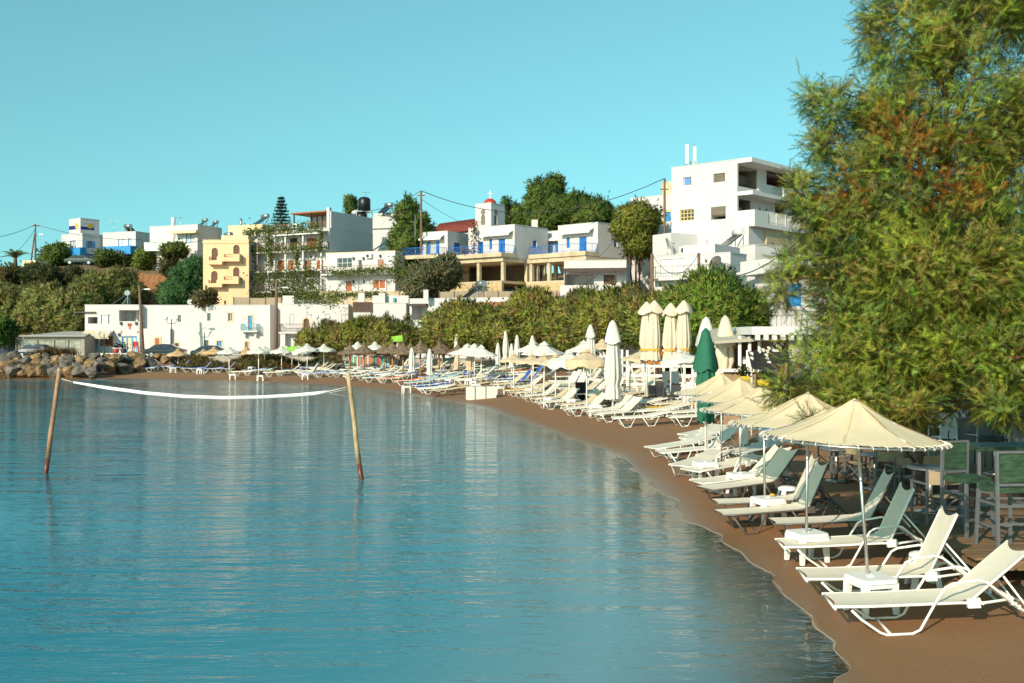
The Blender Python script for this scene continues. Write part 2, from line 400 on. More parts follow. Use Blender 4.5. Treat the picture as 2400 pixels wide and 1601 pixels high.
# thin foam lip where the swash ends
def foam():
    mb = MB(); pts = []
    for i in range(4, len(SHORE)-8):
        a = Vector(SHORE[i]); b = Vector(SHORE[i+1]); n = max(1, int((b-a).length/.05))
        if a.y > 60: break
        for k in range(n): pts.append((a+(b-a)*k/n, (b-a).normalized()))
    rows = []
    for p, t in pts:
        nrm = Vector((t.y, -t.x))
        o = np.linspace(-1.5, 1.5, 61)
        zz = terrain(p.x+nrm.x*o, p.y+nrm.y*o)
        k = int(np.argmax(zz > 0.0)); rows.append((p+nrm*float(o[k]), nrm))
    xs = [r[0] for r in rows]; m = len(xs)
    sm = [sum((xs[min(m-1,max(0,i+j))] for j in range(-2,3)), Vector((0,0)))/5 for i in range(m)]
    vs = []
    for i, (p, (_, nrm)) in enumerate(zip(sm, rows)):
        q = .5+.5*math.sin(i*.11)*math.sin(i*.043+1)+.3*rnd.uniform(-1,1)
        w = max(.0008, .009*q-.002); far = 1+p.y/30
        for s_, z in ((-w*far*1.6, .003), (-.1*w*far, .010), (w*far*.7, .003)):
            a = p+nrm*s_; vs.append((a.x, a.y, max(z, gz(a.x, a.y)+z)))
    fs = []
    for i in range(m-1):
        for k in range(2): fs.append((i*3+k, i*3+k+1, i*3+4+k, i*3+3+k))
    mb.add(vs, fs, True)
    o = mb.build('foam', M('foam', (.36,.34,.31), .6, .15, 20), None)
    tag(o, 'thin line of white foam along the edge of the water', 'foam', kind='stuff')
foam()
# ------------------------------------------------------------ buildings
class House:
    """a hollow block: corners A,B (front, left to right) and C (back right); openings are cut, not painted"""
    def __init__(s, name, label, A, B, C, ytop, zb=None, mat=None, cat='house', group=None, par=.35, th=.22, cap=None, zt=None, hang=False):
        f = lambda q: Vector(((q[0]-CX)/FPX*q[1], q[1]))
        a, b = f(A), f(B)
        t = (b-a).normalized(); pr = Vector((-t.y, t.x)); g_ = (C[0]-CX)/FPX      # right-angled plan; depth from where the back corner shows
        k = (g_*b.y-b.x)/(pr.x-g_*pr.y) if abs(pr.x-g_*pr.y) > 1e-6 else 5
        k = min(max(k, 3.0), 14.0); c = b+pr*k; d = a+(c-b)
        s.cor = [a, b, c, d]
        s.zt = zt if zt is not None else CAMZ-(ytop-HY)/FPX*A[1]
        g = min(gz(p.x, p.y) for p in s.cor)
        s.zb = (g-.5) if zb is None else (zb if hang else min(zb, g-.5))
        s.mat = mat or WHITE; s.par = par; s.th = th; s.cap = cap
        m = (a+b)/2
        s.root = empty(name, (m.x, m.y, max(s.zb, g)), label, cat, group)
        s.off = tuple(s.root.location); s.holes = [[], [], [], []]; s.arch = []
    def frame(s, w):
        a = s.cor[w]; b = s.cor[(w+1) % 4]; t = (b-a).normalized(); n = Vector((t.y, -t.x))
        return a, t, n, (b-a).length
    def pt(s, w, px, py, n=0.0):
        a, t, nn, L_ = s.frame(w); a = a+nn*n; dx = (px-CX)/FPX
        u = (dx*a.y-a.x)/(t.x-dx*t.y); Y = a.y+u*t.y
        return u, CAMZ-(py-HY)/FPX*Y
    def rect(s, w, Z, x0, y0, x1, y1, n=0.0):
        p, q = Z(x0, y0), Z(x1, y1)
        u0, za = s.pt(w, *p, n); u1, zb_ = s.pt(w, *q, n)
        u0b, zc = s.pt(w, p[0], q[1], n)
        if u0 > u1: u0, u1 = u1, u0
        return u0, (zb_+zc)/2, u1, za
    def Mx(s, w):
        a, t, n, _ = s.frame(w)
        return Matrix(((t.x, n.x, 0, a.x), (t.y, n.y, 0, a.y), (0, 0, 1, 0), (0, 0, 0, 1)))
    def fbox(s, w, u0, n0, z0, u1, n1, z1, mb=None):
        mb = mb or MB(); mb.box((u0, n1, z0), (u1, n0, z1), s.Mx(w)) if n0 > n1 else mb.box((u0, n0, z0), (u1, n1, z1), s.Mx(w))
        # frame is left-handed (t, n, z): flip the faces just added
        for f in mb.f[-6:]: f.reverse()
        return mb
    def fp(s, w, u, n, z): return s.Mx(w) @ Vector((u, n, z))
    def put(s, mb, name, mat, parent=None):
        return mb.build(name, mat, parent if parent is not None else s.root)
    def hole(s, w, u0, z0, u1, z1):
        L_ = s.frame(w)[3]
        u0 = max(.05, u0); u1 = min(L_-.05, u1); z0 = max(s.zb+.05, z0); z1 = min(s.zt-.12, z1)
        s.holes[w].append((u0, z0, u1, z1)); return u0, z0, u1, z1
    def opening(s, w, Z, x0, y0, x1, y1, depth=2.5, back=None):
        """a deep opening (loggia): walls, floor and back of its own"""
        u0, z0, u1, z1 = s.hole(w, *s.rect(w, Z, x0, y0, x1, y1))
        mb = MB(); e = .02
        s.fbox(w, u0, -depth, z0-.1, u1, -s.th+e, z0-.001, mb); s.fbox(w, u0, -depth, z1+.001, u1, -s.th+e, z1+.1, mb)
        s.fbox(w, u0-.1, -depth, z0, u0-.001, -s.th+e, z1, mb); s.fbox(w, u1+.001, -depth, z0, u1+.1, -s.th+e, z1, mb)
        s.fbox(w, u0-.1, -depth-.1, z0-.1, u1+.1, -depth, z1+.1, mb)
        o = s.put(mb, 'recess', back or s.mat)
        return u0, z0, u1, z1, o
    def window(s, w, Z, x0, y0, x1, y1, fm=None, gm=None, mull=1, trans=0, shut=None, surround=None, rec=.12, name='window', fw=.06, sill=False, rect=None):
        u0, z0, u1, z1 = s.hole(w, *(rect or s.rect(w, Z, x0, y0, x1, y1)))
        fm = fm or WHITE2; mb = MB()
        for a in ((u0, z0, u1, z0+fw), (u0, z1-fw, u1, z1), (u0, z0+fw, u0+fw, z1-fw), (u1-fw, z0+fw, u1, z1-fw)):
            s.fbox(w, a[0], -rec-.05, a[1], a[2], -rec, a[3], mb)
        for k in range(1, mull+1):
            c = u0+(u1-u0)*k/(mull+1); s.fbox(w, c-fw*.45, -rec-.045, z0+fw, c+fw*.45, -rec+.005, z1-fw, mb)
        for k in range(1, trans+1):
            c = z0+(z1-z0)*k/(trans+1); s.fbox(w, u0+fw, -rec-.048, c-fw*.4, u1-fw, -rec+.003, c+fw*.4, mb)
        o = s.put(mb, name, fm)
        s.put(s.fbox(w, u0+.01, -rec-.04, z0+.01, u1-.01, -rec-.03, z1-.01), 'pane', gm or GLASS, o)
        if shut:      # open shutters folded back on the wall
            ww = (u1-u0)*.5
            for side in shut[1]:
                a = u0-ww if side == 'l' else u1
                mb = MB(); s.fbox(w, a+.01, .005, z0, a+ww-.01, .04, z1, mb)
                for k in range(6):
                    zz = z0+(z1-z0)*(k+.5)/6; s.fbox(w, a+.07, .04, zz-(z1-z0)*.05, a+ww-.07, .052, zz+(z1-z0)*.045, mb)
                s.put(mb, 'shutter', shut[0])
        if surround: s.surround(w, u0, z0, u1, z1, surround, sill)
        return o
    def surround(s, w, u0, z0, u1, z1, mat, sill=False, sw=.14):
        mb = MB()
        s.fbox(w, u0-sw, .002, z0-(sw if sill else 0), u0, .035, z1+sw, mb); s.fbox(w, u1, .002, z0-(sw if sill else 0), u1+sw, .035, z1+sw, mb)
        s.fbox(w, u0, .003, z1, u1, .034, z1+sw, mb)
        if sill: s.fbox(w, u0, .003, z0-sw, u1, .05, z0, mb)
        s.put(mb, 'surround', mat)
    def door(s, w, Z, x0, y0, x1, y1, mat, leaves=1, rec=.1, name='door', surround=None, slats=False, rect=None, hole=True):
        r = rect or s.rect(w, Z, x0, y0, x1, y1)
        u0, z0, u1, z1 = s.hole(w, *r) if hole else r
        if not hole: rec = -.05
        o = None
        for k in range(leaves):
            a = u0+(u1-u0)*k/leaves+.005; b = u0+(u1-u0)*(k+1)/leaves-.005
            mb = MB(); s.fbox(w, a, -rec-.06, z0, b, -rec, z1, mb)
            n = 7 if slats else 2
            for q in range(n):
                za = z0+(z1-z0)*(q+.12)/n; zb = z0+(z1-z0)*(q+.88)/n
                s.fbox(w, a+.08, -rec+.001, za, b-.08, -rec+.018, zb, mb)
            o = s.put(mb, name, mat)
            hb = MB(); s.fbox(w, (b-.12 if k == 0 else a+.07), -rec+.018, z0+(z1-z0)*.46, (b-.07 if k == 0 else a+.12), -rec+.06, z0+(z1-z0)*.52, hb)
            s.put(hb, 'handle', DARKM, o)
        if surround: s.surround(w, u0, z0, u1, z1, surround)
        return u0, z0, u1, z1
    def archdoor(s, w, Z, x0, y0, x1, y1, mat, surround=None):
        u0, z0, u1, z1 = s.hole(w, *s.rect(w, Z, x0, y0, x1, y1))
        s.arch.append((w, u0, z0, u1, z1)); rec = .12
        r = (u1-u0)/2; c = (u0+u1)/2; zs = z1-r
        pts = [(u0, z0), (u1, z0)] + [(c+r*math.cos(t), zs+r*math.sin(t)) for t in [math.pi*k/8 for k in range(9)]]
        n = len(pts); mb = MB()
        vs = [s.fp(w, a, -rec, b) for a, b in pts] + [s.fp(w, a, -rec-.05, b) for a, b in pts]
        mb.add(vs, [tuple(range(n)), tuple(reversed(range(n, 2*n)))] + [((i+1) % n, i, n+i, n+(i+1) % n) for i in range(n)])
        s.fbox(w, c-.025, -rec, z0, c+.025, -rec+.02, z1-.02, mb)
        for a in (u0+.12, c+.1):
            for q in range(3): s.fbox(w, a, -rec, z0+.2+q*(zs-z0)*.33, a+r-.24, -rec+.015, z0+.2+q*(zs-z0)*.33+(zs-z0)*.24, mb)
        o = s.put(mb, 'door', mat)
        if surround:
            mb = MB(); ro = r+.13
            prof = [(u0, u0-.13, z0), ] ; outer = [(u0-.13, z0)] + [(c-ro*math.cos(t), zs+ro*math.sin(t)) for t in [math.pi*k/10 for k in range(11)]] + [(u1+.13, z0)]
            inner = [(u0, z0)] + [(c-r*math.cos(t), zs+r*math.sin(t)) for t in [math.pi*k/10 for k in range(11)]] + [(u1, z0)]
            m = len(outer); vs = [s.fp(w, a, .035, b) for a, b in outer] + [s.fp(w, a, .035, b) for a, b in inner] + [s.fp(w, a, .0, b) for a, b in outer]
            mb.add(vs, [(i, m+i, m+i+1, i+1) for i in range(m-1)] + [(2*m+i, i, i+1, 2*m+i+1) for i in range(m-1)])
            s.put(mb, 'surround', surround)
    def rail(s, w, pts, z, h, mat, gap=.14, name='railing', th=.022, rails=2, parent=None, solid=None):
        """pts are (u, n) on the slab edge"""
        mb = MB()
        if solid:
            for (a, b) in zip(pts[:-1], pts[1:]):
                mb.bar(s.fp(w, a[0], a[1], z+h/2), s.fp(w, b[0], b[1], z+h/2), .1, h)
            return s.put(mb, 'parapet', mat, parent)
        for (a, b) in zip(pts[:-1], pts[1:]):
            p = s.fp(w, a[0], a[1], z); q = s.fp(w, b[0], b[1], z); up = Vector((0,0,1))
            mb.bar(p+up*h, q+up*h, .05, .05)
            for k in range(1, rails): mb.bar(p+up*h*(k-.85 if rails == 2 else k/rails), q+up*h*(k-.85 if rails == 2 else k/rails), th*1.2, th*1.2)
            L_ = (q-p).length; n = max(1, int(L_/gap))
            for k in range(n+1):
                c = p+(q-p)*k/n; big = k % 8 == 0 or k == n
                mb.bar(c, c+up*(h-.02), th*(1.9 if big else 1), th*(1.9 if big else 1), (1,0,0))
        return s.put(mb, name, mat, parent)
    def balcony(s, w, u0, u1, z, n, t=.18, mat=None, railmat=None, h=.95, n0=.0, sides='lr', gap=.14, solid=None, name='balcony'):
        o = s.put(s.fbox(w, u0, n0, z-t, u1, n, z), name, mat or s.mat)
        if railmat:
            e = .06; pts = []
            if 'l' in sides: pts.append((u0+e, n0+.02))
            pts += [(u0+e, n-e), (u1-e, n-e)]
            if 'r' in sides: pts.append((u1-e, n0+.02))
            s.rail(w, pts, z, h, railmat, gap, parent=o, solid=solid)
        return o
    def awning(s, w, u0, u1, z, n, drop, mat, val=.18):
        mb = MB(); k = max(4, int((u1-u0)/.25))
        vs = []
        for i in range(k+1):
            u = u0+(u1-u0)*i/k
            for a, b in ((.02, z), (n*.5, z-drop*.47), (n, z-drop)): vs.append(s.fp(w, u, a, b))
            vs.append(s.fp(w, u, n+.01, z-drop-val*(1 if i % 2 else .7)))
        vs2 = [v+Vector((0, 0, -.015)) for v in vs]
        mb.add(vs, [(i*4+j, (i+1)*4+j, (i+1)*4+j+1, i*4+j+1) for i in range(k) for j in range(3)])
        mb.add(vs2, [(i*4+j, i*4+j+1, (i+1)*4+j+1, (i+1)*4+j) for i in range(k) for j in range(3)])
        mb.bar(s.fp(w, u0, n, z-drop-.01), s.fp(w, u1, n, z-drop-.01), .04, .04)
        return s.put(mb, 'awning', mat)
    def ac(s, w, Z, x, y, wd=.85):
        u, z = s.pt(w, *Z(x, y)); mb = MB()
        s.fbox(w, u-wd/2, .03, z-.28, u+wd/2, .36, z+.28, mb)
        o = s.put(mb, 'air_conditioner', WHITE2)
        mb = MB(); c = s.fp(w, u-.1, .362, z)
        n_ = s.frame(w)[2]; nv = Vector((n_.x, n_.y, 0))
        mb.cyl(c, c+nv*.012, .21, 12); s.put(mb, 'fan_grille', DARKM, o)
    def lamp(s, w, Z, x, y):
        u, z = s.pt(w, *Z(x, y)); mb = MB()
        s.fbox(w, u-.1, .0, z-.15, u+.1, .2, z+.2, mb); s.put(mb, 'wall_lamp', DARKM)
    def finish(s, roof=True, top=None):
        mb = MB(); th = s.th
        for w in range(4):
            a, t, n, L_ = s.frame(w); H = s.holes[w]
            us = sorted({0, L_, *[v for h in H for v in (h[0], h[2])]}); zs = sorted({s.zb, s.zt, *[v for h in H for v in (h[1], h[3])]})
            for i in range(len(us)-1):
                for j in range(len(zs)-1):
                    cu, cz = (us[i]+us[i+1])/2, (zs[j]+zs[j+1])/2
                    if any(h[0] < cu < h[2] and h[1] < cz < h[3] for h in H): continue
                    for nn, fl in ((0, False), (-th, True)):
                        vs = [s.fp(w, us[i], nn, zs[j]), s.fp(w, us[i+1], nn, zs[j]), s.fp(w, us[i+1], nn, zs[j+1]), s.fp(w, us[i], nn, zs[j+1])]
                        mb.add(vs, [(3,2,1,0)] if fl else [(0,1,2,3)])
            for (u0, z0, u1, z1) in H:
                c = [(u0,z0),(u1,z0),(u1,z1),(u0,z1)]
                for k in range(4):
                    p, q = c[k], c[(k+1) % 4]
                    mb.add([s.fp(w,*(p[0],0,p[1])), s.fp(w,*(q[0],0,q[1])), s.fp(w,q[0],-th,q[1]), s.fp(w,p[0],-th,p[1])], [(3,2,1,0)])
        for (w, u0, z0, u1, z1) in s.arch:
            r = (u1-u0)/2; c = (u0+u1)/2; zc = z1-r
            for sg in (-1, 1):
                pts = [(c+sg*r, z1)] + [(c+sg*r*math.cos(t), zc+r*math.sin(t)) for t in [math.pi/2*k/6 for k in range(7)]]
                n = len(pts)
                vs = [s.fp(w, a, -.001, b) for a, b in pts] + [s.fp(w, a, -th, b) for a, b in pts]
                f = [tuple(range(n)), tuple(reversed(range(n,2*n)))] + [(i, n+i, n+(i+1)%n, (i+1)%n) for i in range(n)]
                mb.add(vs, f)
        s.put(mb, 'wall', s.mat)
        if roof:
            zr = s.zt-s.par; mb = MB()
            P4 = [Vector((c.x, c.y, 0)) for c in s.cor]; ce = sum(P4, Vector())/4
            ins = [p+(ce-p).normalized()*(th*1.2) for p in P4]
            mb.add([v+Vector((0,0,zr)) for v in ins], [(0,1,2,3)]); mb.add([v+Vector((0,0,zr-.2)) for v in ins], [(3,2,1,0)])
            o = s.put(mb, 'roof', GREYF)
            mb = MB()
            for w in range(4): s.fbox(w, -.04, -th-.03, s.zt, s.frame(w)[3]-th-.04, .04, s.zt+.06, mb)
            s.put(mb, 'parapet_cap', s.cap or s.mat, o)
        return s
# ---- equipment that stands on roofs
def solar_heater(loc, rz, label, sc=1.0, tankmat=None):
    r = empty('solar_water_heater', loc, label, 'solar heater', 'solar water heaters on the roofs', rz)
    T = lambda p: (Vector(p)*sc)
    mb = MB(); mb.tube([T((-.6,.35,1.55)), T((.6,.35,1.55))], .27*sc, 12); mb.build('tank', tankmat or METAL, r, (0,0,0))
    mb = MB(); mb.add([T((-.65,-1.25,.35)), T((.65,-1.25,.35)), T((.65,.2,1.35)), T((-.65,.2,1.35)), T((-.65,-1.2,.27)), T((.65,-1.2,.27)), T((.65,.25,1.27)), T((-.65,.25,1.27))],
                      [(0,1,2,3),(7,6,5,4),(0,4,5,1),(1,5,6,2),(2,6,7,3),(3,7,4,0)])
    mb.build('collector', M('collector_glass', (.02,.025,.035), .12, .2, 3, spec=.7), r, (0,0,0))
    mb = MB()
    for x in (-.55, .55):
        mb.bar(T((x,.4,-.05)), T((x,.4,1.4)), .05*sc); mb.bar(T((x,-1.2,-.05)), T((x,-1.2,.3)), .05*sc); mb.bar(T((x,-1.2,.02)), T((x,.4,.02)), .05*sc); mb.bar(T((x,-.4,.02)), T((x,.4,1.2)), .04*sc)
    mb.bar(T((-.55,.4,.1)), T((.55,.4,1.2)), .03*sc)
    mb.build('frame', METAL, r, (0,0,0))
    return r
def dish(loc, rz, label, sc=1.0, mat=None, mast=.6):
    r = empty('satellite_dish', loc, label, 'satellite dish', None, rz)
    mb = MB(); n = 14; vs = []
    for i, (rr, d) in enumerate(((0,.0),(.25,.02),(.45,.07),(.6,.13))):
        for k in range(n):
            t = 2*math.pi*k/n; vs.append(Vector((rr*math.cos(t), -d-.08, rr*math.sin(t)*1.05))*sc)
    fs = [(i*n+k, i*n+(k+1)%n, (i+1)*n+(k+1)%n, (i+1)*n+k) for i in range(3) for k in range(n)]
    mb.add(vs, fs, True); mb.add([v+Vector((0,.02*sc,0)) for v in vs], [f[::-1] for f in fs], True)
    Rm = Matrix.Rotation(R(-25), 4, 'X'); up = Vector((0,0,mast+.5*sc))
    mb.v = [tuple(Rm @ Vector(v)+up) for v in mb.v]
    mb.build('reflector', mat or WHITE2, r, (0,0,0))
    mb = MB(); mb.tube([(0,0,-.1),(0,0,mast+.5*sc)], .03, 6); mb.tube([(0,-.02,mast+.1*sc),(0,-.6*sc,mast+.6*sc)], .015, 5)
    mb.build('mast', METAL, r, (0,0,0))
    mb = MB(); mb.box((-.05,-.68*sc,mast+.55*sc),(.05,-.58*sc,mast+.66*sc)); mb.build('receiver', DARKM, r, (0,0,0))
def antenna(loc, h, label, rz=0):
    r = empty('tv_antenna', loc, label, 'antenna', 'television antennas on the roofs', rz)
    mb = MB(); mb.tube([(0,0,-.1),(0,0,h)], .025, 5); mb.build('mast', METAL, r, (0,0,0))
    mb = MB(); mb.bar((-.7,0,h-.15),(.7,0,h-.15), .03)
    for k in range(7): mb.bar((-.65+k*.21,-.3+.02*k,h-.15),(-.65+k*.21,.3-.02*k,h-.15), .018)
    mb.build('boom', METAL, r, (0,0,0))
def rpt(h, px, Y):       # a point on a flat roof
    return Vector(((px-CX)/FPX*Y, Y, h.zt-h.par))
# ================= the quay row
Y0 = 122.0
AWN = M('awning_canvas', (.68,.58,.44), .8, .08, 6, trans=.15)
# tavern with painted sign
h = House('tavern_building', 'white two storey tavern with painted round emblem, striped awning and blue glass doors', (199,Y0), (327,Y0), (340,Y0+9), 715, zb=1.0)
u0,z0,u1,z1,_ = h.opening(0, ZE, 448,212,690,330, 2.0)
for a,b in ((525,558),(620,655)):
    uu0,zz0,uu1,zz1 = h.rect(0, ZE, a,232,b,325); mb = MB(); h.fbox(0, uu0,-1.99,zz0,uu1,-1.93,zz1,mb); o = h.put(mb,'door',M('grey_green_glass',(.16,.2,.17),.3))
h.opening(0, ZE, 118,285,220,355, 2.2)
h.window(0, ZE, 330,258,358,362, gm=GLASSW, mull=0)
h.window(0, ZE, 255,262,328,360, gm=M('white_shutter',(.72,.71,.68),.5), mull=1)
h.window(0, ZE, 476,490,636,668, fm=BLUEL, gm=M('pale_curtain',(.55,.52,.36),.5), mull=2, trans=0, fw=.16, name='glass_door')
h.window(0, ZE, 262,500,372,580, fm=ORANGE, mull=4, trans=1, fw=.07, shut=None, surround=ORANGE, sill=True)
h.door(0, ZE, 152,485,178,660, RED)
h.door(0, ZE, 186,485,224,640, M('pale_blue_door',(.35,.5,.58),.5))
a = h.rect(0, ZE, 70,425,392,470); h.awning(0, max(.02,a[0]-.6), a[2], a[3], 1.6, .75, AWN, .3)
# painted emblem: round garland, red figure and lettering strokes, on the plaster
PINK = M('emblem_red',(.45,.09,.03),.7); PALE = M('emblem_grey',(.45,.43,.40),.7)
cu, cz = h.pt(0, *ZE(562,420)); mb = MB()
for k in range(22):
    t = 2*math.pi*k/22
    if k % 2: h.fbox(0, cu+1.05*math.cos(t)-.09, .001, cz+.72*math.sin(t)-.06, cu+1.05*math.cos(t)+.09, .008, cz+.72*math.sin(t)+.06, mb)
h.put(mb, 'emblem_garland', PALE)['kind'] = 'stuff'
mb = MB()
for du, dz, w_, h_ in ((0,.5,.16,.5),(-.18,.62,.09,.3),(.18,.62,.09,.3),(0,.12,.1,.2),(-1.0,-.28,.09,.28),(.98,-.28,.09,.28)): h.fbox(0, cu+du-w_, .009, cz+dz-h_/2, cu+du+w_, .015, cz+dz+h_/2, mb)
h.put(mb, 'emblem_figure', PINK)['kind'] = 'stuff'
h.lamp(0, ZE, 452,475); h.lamp(0, ZE, 470,355); h.lamp(0, ZE, 632,355)
h.finish()
# low roof on its left end
mb = MB(); a = P(190,722,Y0+.6); b = P(222,728,Y0+.6); mb.box((a.x-.5, Y0-.3, h.zt-.95), (a.x+2.0, Y0+5, h.zt-.8)); mb.build('canopy_roof', DARKM, h.root)
solar_heater(rpt(h, 292, Y0+4)+Vector((0,0,0)), R(-80), 'solar heater with round tank on the tavern roof', 1.25)
# terrace step in front
mb = MB(); a = P(205,833,Y0-2.2); b = P(392,833,Y0-2.2)
mb.box((a.x, Y0-3.2, 1.05), (b.x, Y0-.01, 1.62)); o = mb.build('terrace_step', M('pale_concrete',(.62,.59,.53),.85,.08,2), None); tag(o, 'pale concrete terrace step in front of the tavern', 'step')
# long white house
h = House('white_house', 'long plain white two storey house with one small blue balcony', (327,Y0+1), (633,Y0+.2), (652,Y0+9), 716, zb=1.0)
STN = M('stone_surround',(.62,.46,.28),.8,.12,8)
for (x0,y0,x1,y1,m_,s_) in ((1072,265,1104,338,GLASS,None),(1382,245,1418,325,GLASS,None),(1604,245,1645,328,GLASS,STN),(1783,548,1820,620,GLASS,STN),(1355,530,1395,610,GLASS,None),(1040,562,1080,602,DKBR,STN)):
    h.window(0, ZE, x0,y0,x1,y1, gm=m_, mull=1 if m_ is GLASS else 0, fm=M('grey_frame',(.25,.23,.2),.6) if x0<1500 else WHITE2, surround=s_, sill=bool(s_), trans=2 if x0==1072 else 0)
h.window(0, ZE, 1484,540,1538,604, fm=BLUEL, gm=BLUEL, mull=1, surround=STN, sill=True)
u0,z0,u1,z1 = h.door(0, ZE, 1817,272,1860,428, BLUEL, surround=STN)
a = h.rect(0, ZE, 1708,362,1938,432, .9); h.balcony(0, a[0]+.3, a[2]-.3, z0-.02, .95, railmat=TEAL, mat=WHITE, h=a[3]-a[1])
mb = MB()
for f_ in (.25,.75):
    uu = a[0]+(a[2]-a[0])*f_; h.put(h.fbox(0, uu-.12, .002, z0-.75, uu+.12, .5, z0-.21), 'bracket', WHITE)
mb = MB(); a = h.rect(0, ZE, 722,170,905,400)      # lower recessed wing wall beside the tavern
h.fbox(0, 0.01, .02, h.zb, h.rect(0,ZE,722,405,1008,680)[2], .55, h.pt(0,*ZE(722,408))[1], mb); h.put(mb, 'porch_block', WHITE)
a = h.rect(0, ZE, 832,510,876,668, .55); mb = MB(); h.fbox(0,a[0],.552,a[1],a[2],.6,a[3],mb); h.put(mb,'door',ORANGE)
mb = MB(); h.fbox(0,a[0]-.2,.551,a[1],a[0],.62,a[3]+.2,mb); h.fbox(0,a[2],.551,a[1],a[2]+.2,.62,a[3]+.2,mb); h.fbox(0,a[0],.551,a[3],a[2],.62,a[3]+.2,mb); h.put(mb,'surround',STN)
h.finish()
dish(rpt(h,445,Y0+6), R(20), 'small white dish on the parapet of the long house', .6)
# narrow set back piece + house with arched door
h = House('white_house', 'white house with arched brown door, blind arches and brown balcony railing', (657,Y0-1), (816,Y0-1), (830,Y0+9), 714, zb=1.0)
h.archdoor(0, ZF, 322,300,382,442, BROWN, surround=STN)
for (x0,y0,x1,y1) in ((176,252,216,372),(356,252,404,300),(554,252,598,374),(724,252,766,374)):
    a = h.rect(0, ZF, x0,y0,x1,y1); mb = MB()
    h.fbox(0,a[0],.001,a[3]-.05,a[2],.035,a[3],mb); h.fbox(0,a[0],.001,a[1],a[0]+.05,.03,a[3]-.05,mb); h.fbox(0,a[2]-.03,.001,a[1],a[2],.02,a[3]-.05,mb); h.put(mb,'moulding',M('brown_moulding',(.34,.25,.18),.8))
h.window(0, ZF, 540,300,580,345, fm=BROWN, gm=GLASS, mull=0)
zz = h.pt(0,*ZF(300,445))[1]; h.balcony(0, .02, h.frame(0)[3]-.02, zz, 1.0, railmat=BROWN, sides='lr', h=.95, gap=.17)
mb = MB(); h.fbox(0, .3, .001, h.zb, .75, .85, zz-.18, mb); h.put(mb,'pillar',WHITE)
h.finish()
mb = MB(); a = P(679,700,Y0); mb.box((a.x-.85, Y0, h.zt-.3),(a.x+.5, Y0+2, h.zt+1.1)); o = mb.build('roof_block', WHITE, h.root)
h = House('white_house', 'narrow white house wing with small green shuttered window behind the utility pole', (633,Y0+3), (660,Y0+2), (664,Y0+9), 712, zb=1.0)
h.window(0, ZF, 128,272,158,358, fm=M('green_frame',(.05,.12,.10),.6), mull=0); h.door(0, ZF, 104,515,150,650, BLUE, surround=STN)
h.finish()
# houses behind the tamarisks
h = House('white_house', 'low white house with roof terrace, brown railing and two white posts', (828,112), (952,112), (962,120), 711, zb=1.4)
h.window(0, ZF, 955,290,1020,330, fm=M('green_frame',(.05,.12,.10),.6), mull=1); h.window(0, ZF, 1170,310,1235,372, fm=TEAL, gm=TEAL); h.window(0, ZF, 1270,310,1330,372, fm=TEAL, gm=TEAL)
h.finish()
mb = MB(); a = P(871,695,112.5); 
mb.box((a.x-.01,113.2,h.zt-.3),(P(955,690,112).x,118,h.zt+.9)); 
for px in (848,896): q = P(px,690,113); mb.box((q.x-.35,112.6,h.zt-.2),(q.x+.35,113.15,h.zt+1.15)) 
mb.build('terrace_wall', WHITE, h.root)
mb = MB(); q = P(828,710,112); r_ = P(872,710,112)
for k in range(15):
    x = q.x+(r_.x-q.x)*k/14; mb.bar((x,111.9,h.zt-.05-.9),(x,111.9,h.zt+.1), .07)
mb.bar((q.x,111.9,h.zt+.1),(r_.x,111.9,h.zt+.1), .08); mb.bar((q.x,111.9,h.zt-.8),(r_.x,111.9,h.zt-.8), .06); mb.build('railing', BROWN, h.root)
mb = MB(); q = P(921,704,112.0); mb.box((q.x-.12,112.9,h.zt+.25),(q.x+.12,113.19,h.zt+.65)); mb.build('window', TEAL, h.root)
h = House('white_house', 'white beach house with deep shaded loggia and blue lattice window', (960,108), (1195,104), (1210,112), 698, zb=1.4, zt=7.5)
h.opening(0, ZC, 243,1170,380,1305, 1.8)
mb = MB(); a = h.rect(0, ZC, 238,1166,385,1186); h.fbox(0, a[0], .01, a[1], a[2], .5, a[3], mb); h.put(mb, 'lintel', DKBR)
h.window(0, ZC, 458,1212,520,1300, fm=TEAL, gm=GLASS, mull=2, trans=3, fw=.05)
h.window(0, ZC, 240,1475,262,1530, fm=TEAL, gm=TEAL); h.window(0, ZC, 295,1470,360,1535, fm=BLUEL, gm=BLUEL)
mb = MB(); a = h.rect(0, ZC, 828,1150,1070,1190); h.fbox(0, a[0], .01, a[1], a[2], .12, a[3], mb); h.put(mb, 'brick_band', M('brick_red',(.26,.10,.05),.8,.2,14))
h.finish()
mb = MB(); q = P(996,690,105); mb.box((q.x-.25,106,h.zt-.2),(q.x+.25,106.5,h.zt+.9)); mb.build('chimney', WHITE, h.root)
solar_heater(rpt(h,1118,107.5), R(-65), 'solar heater with bright round tank above the beach house', 1.25)
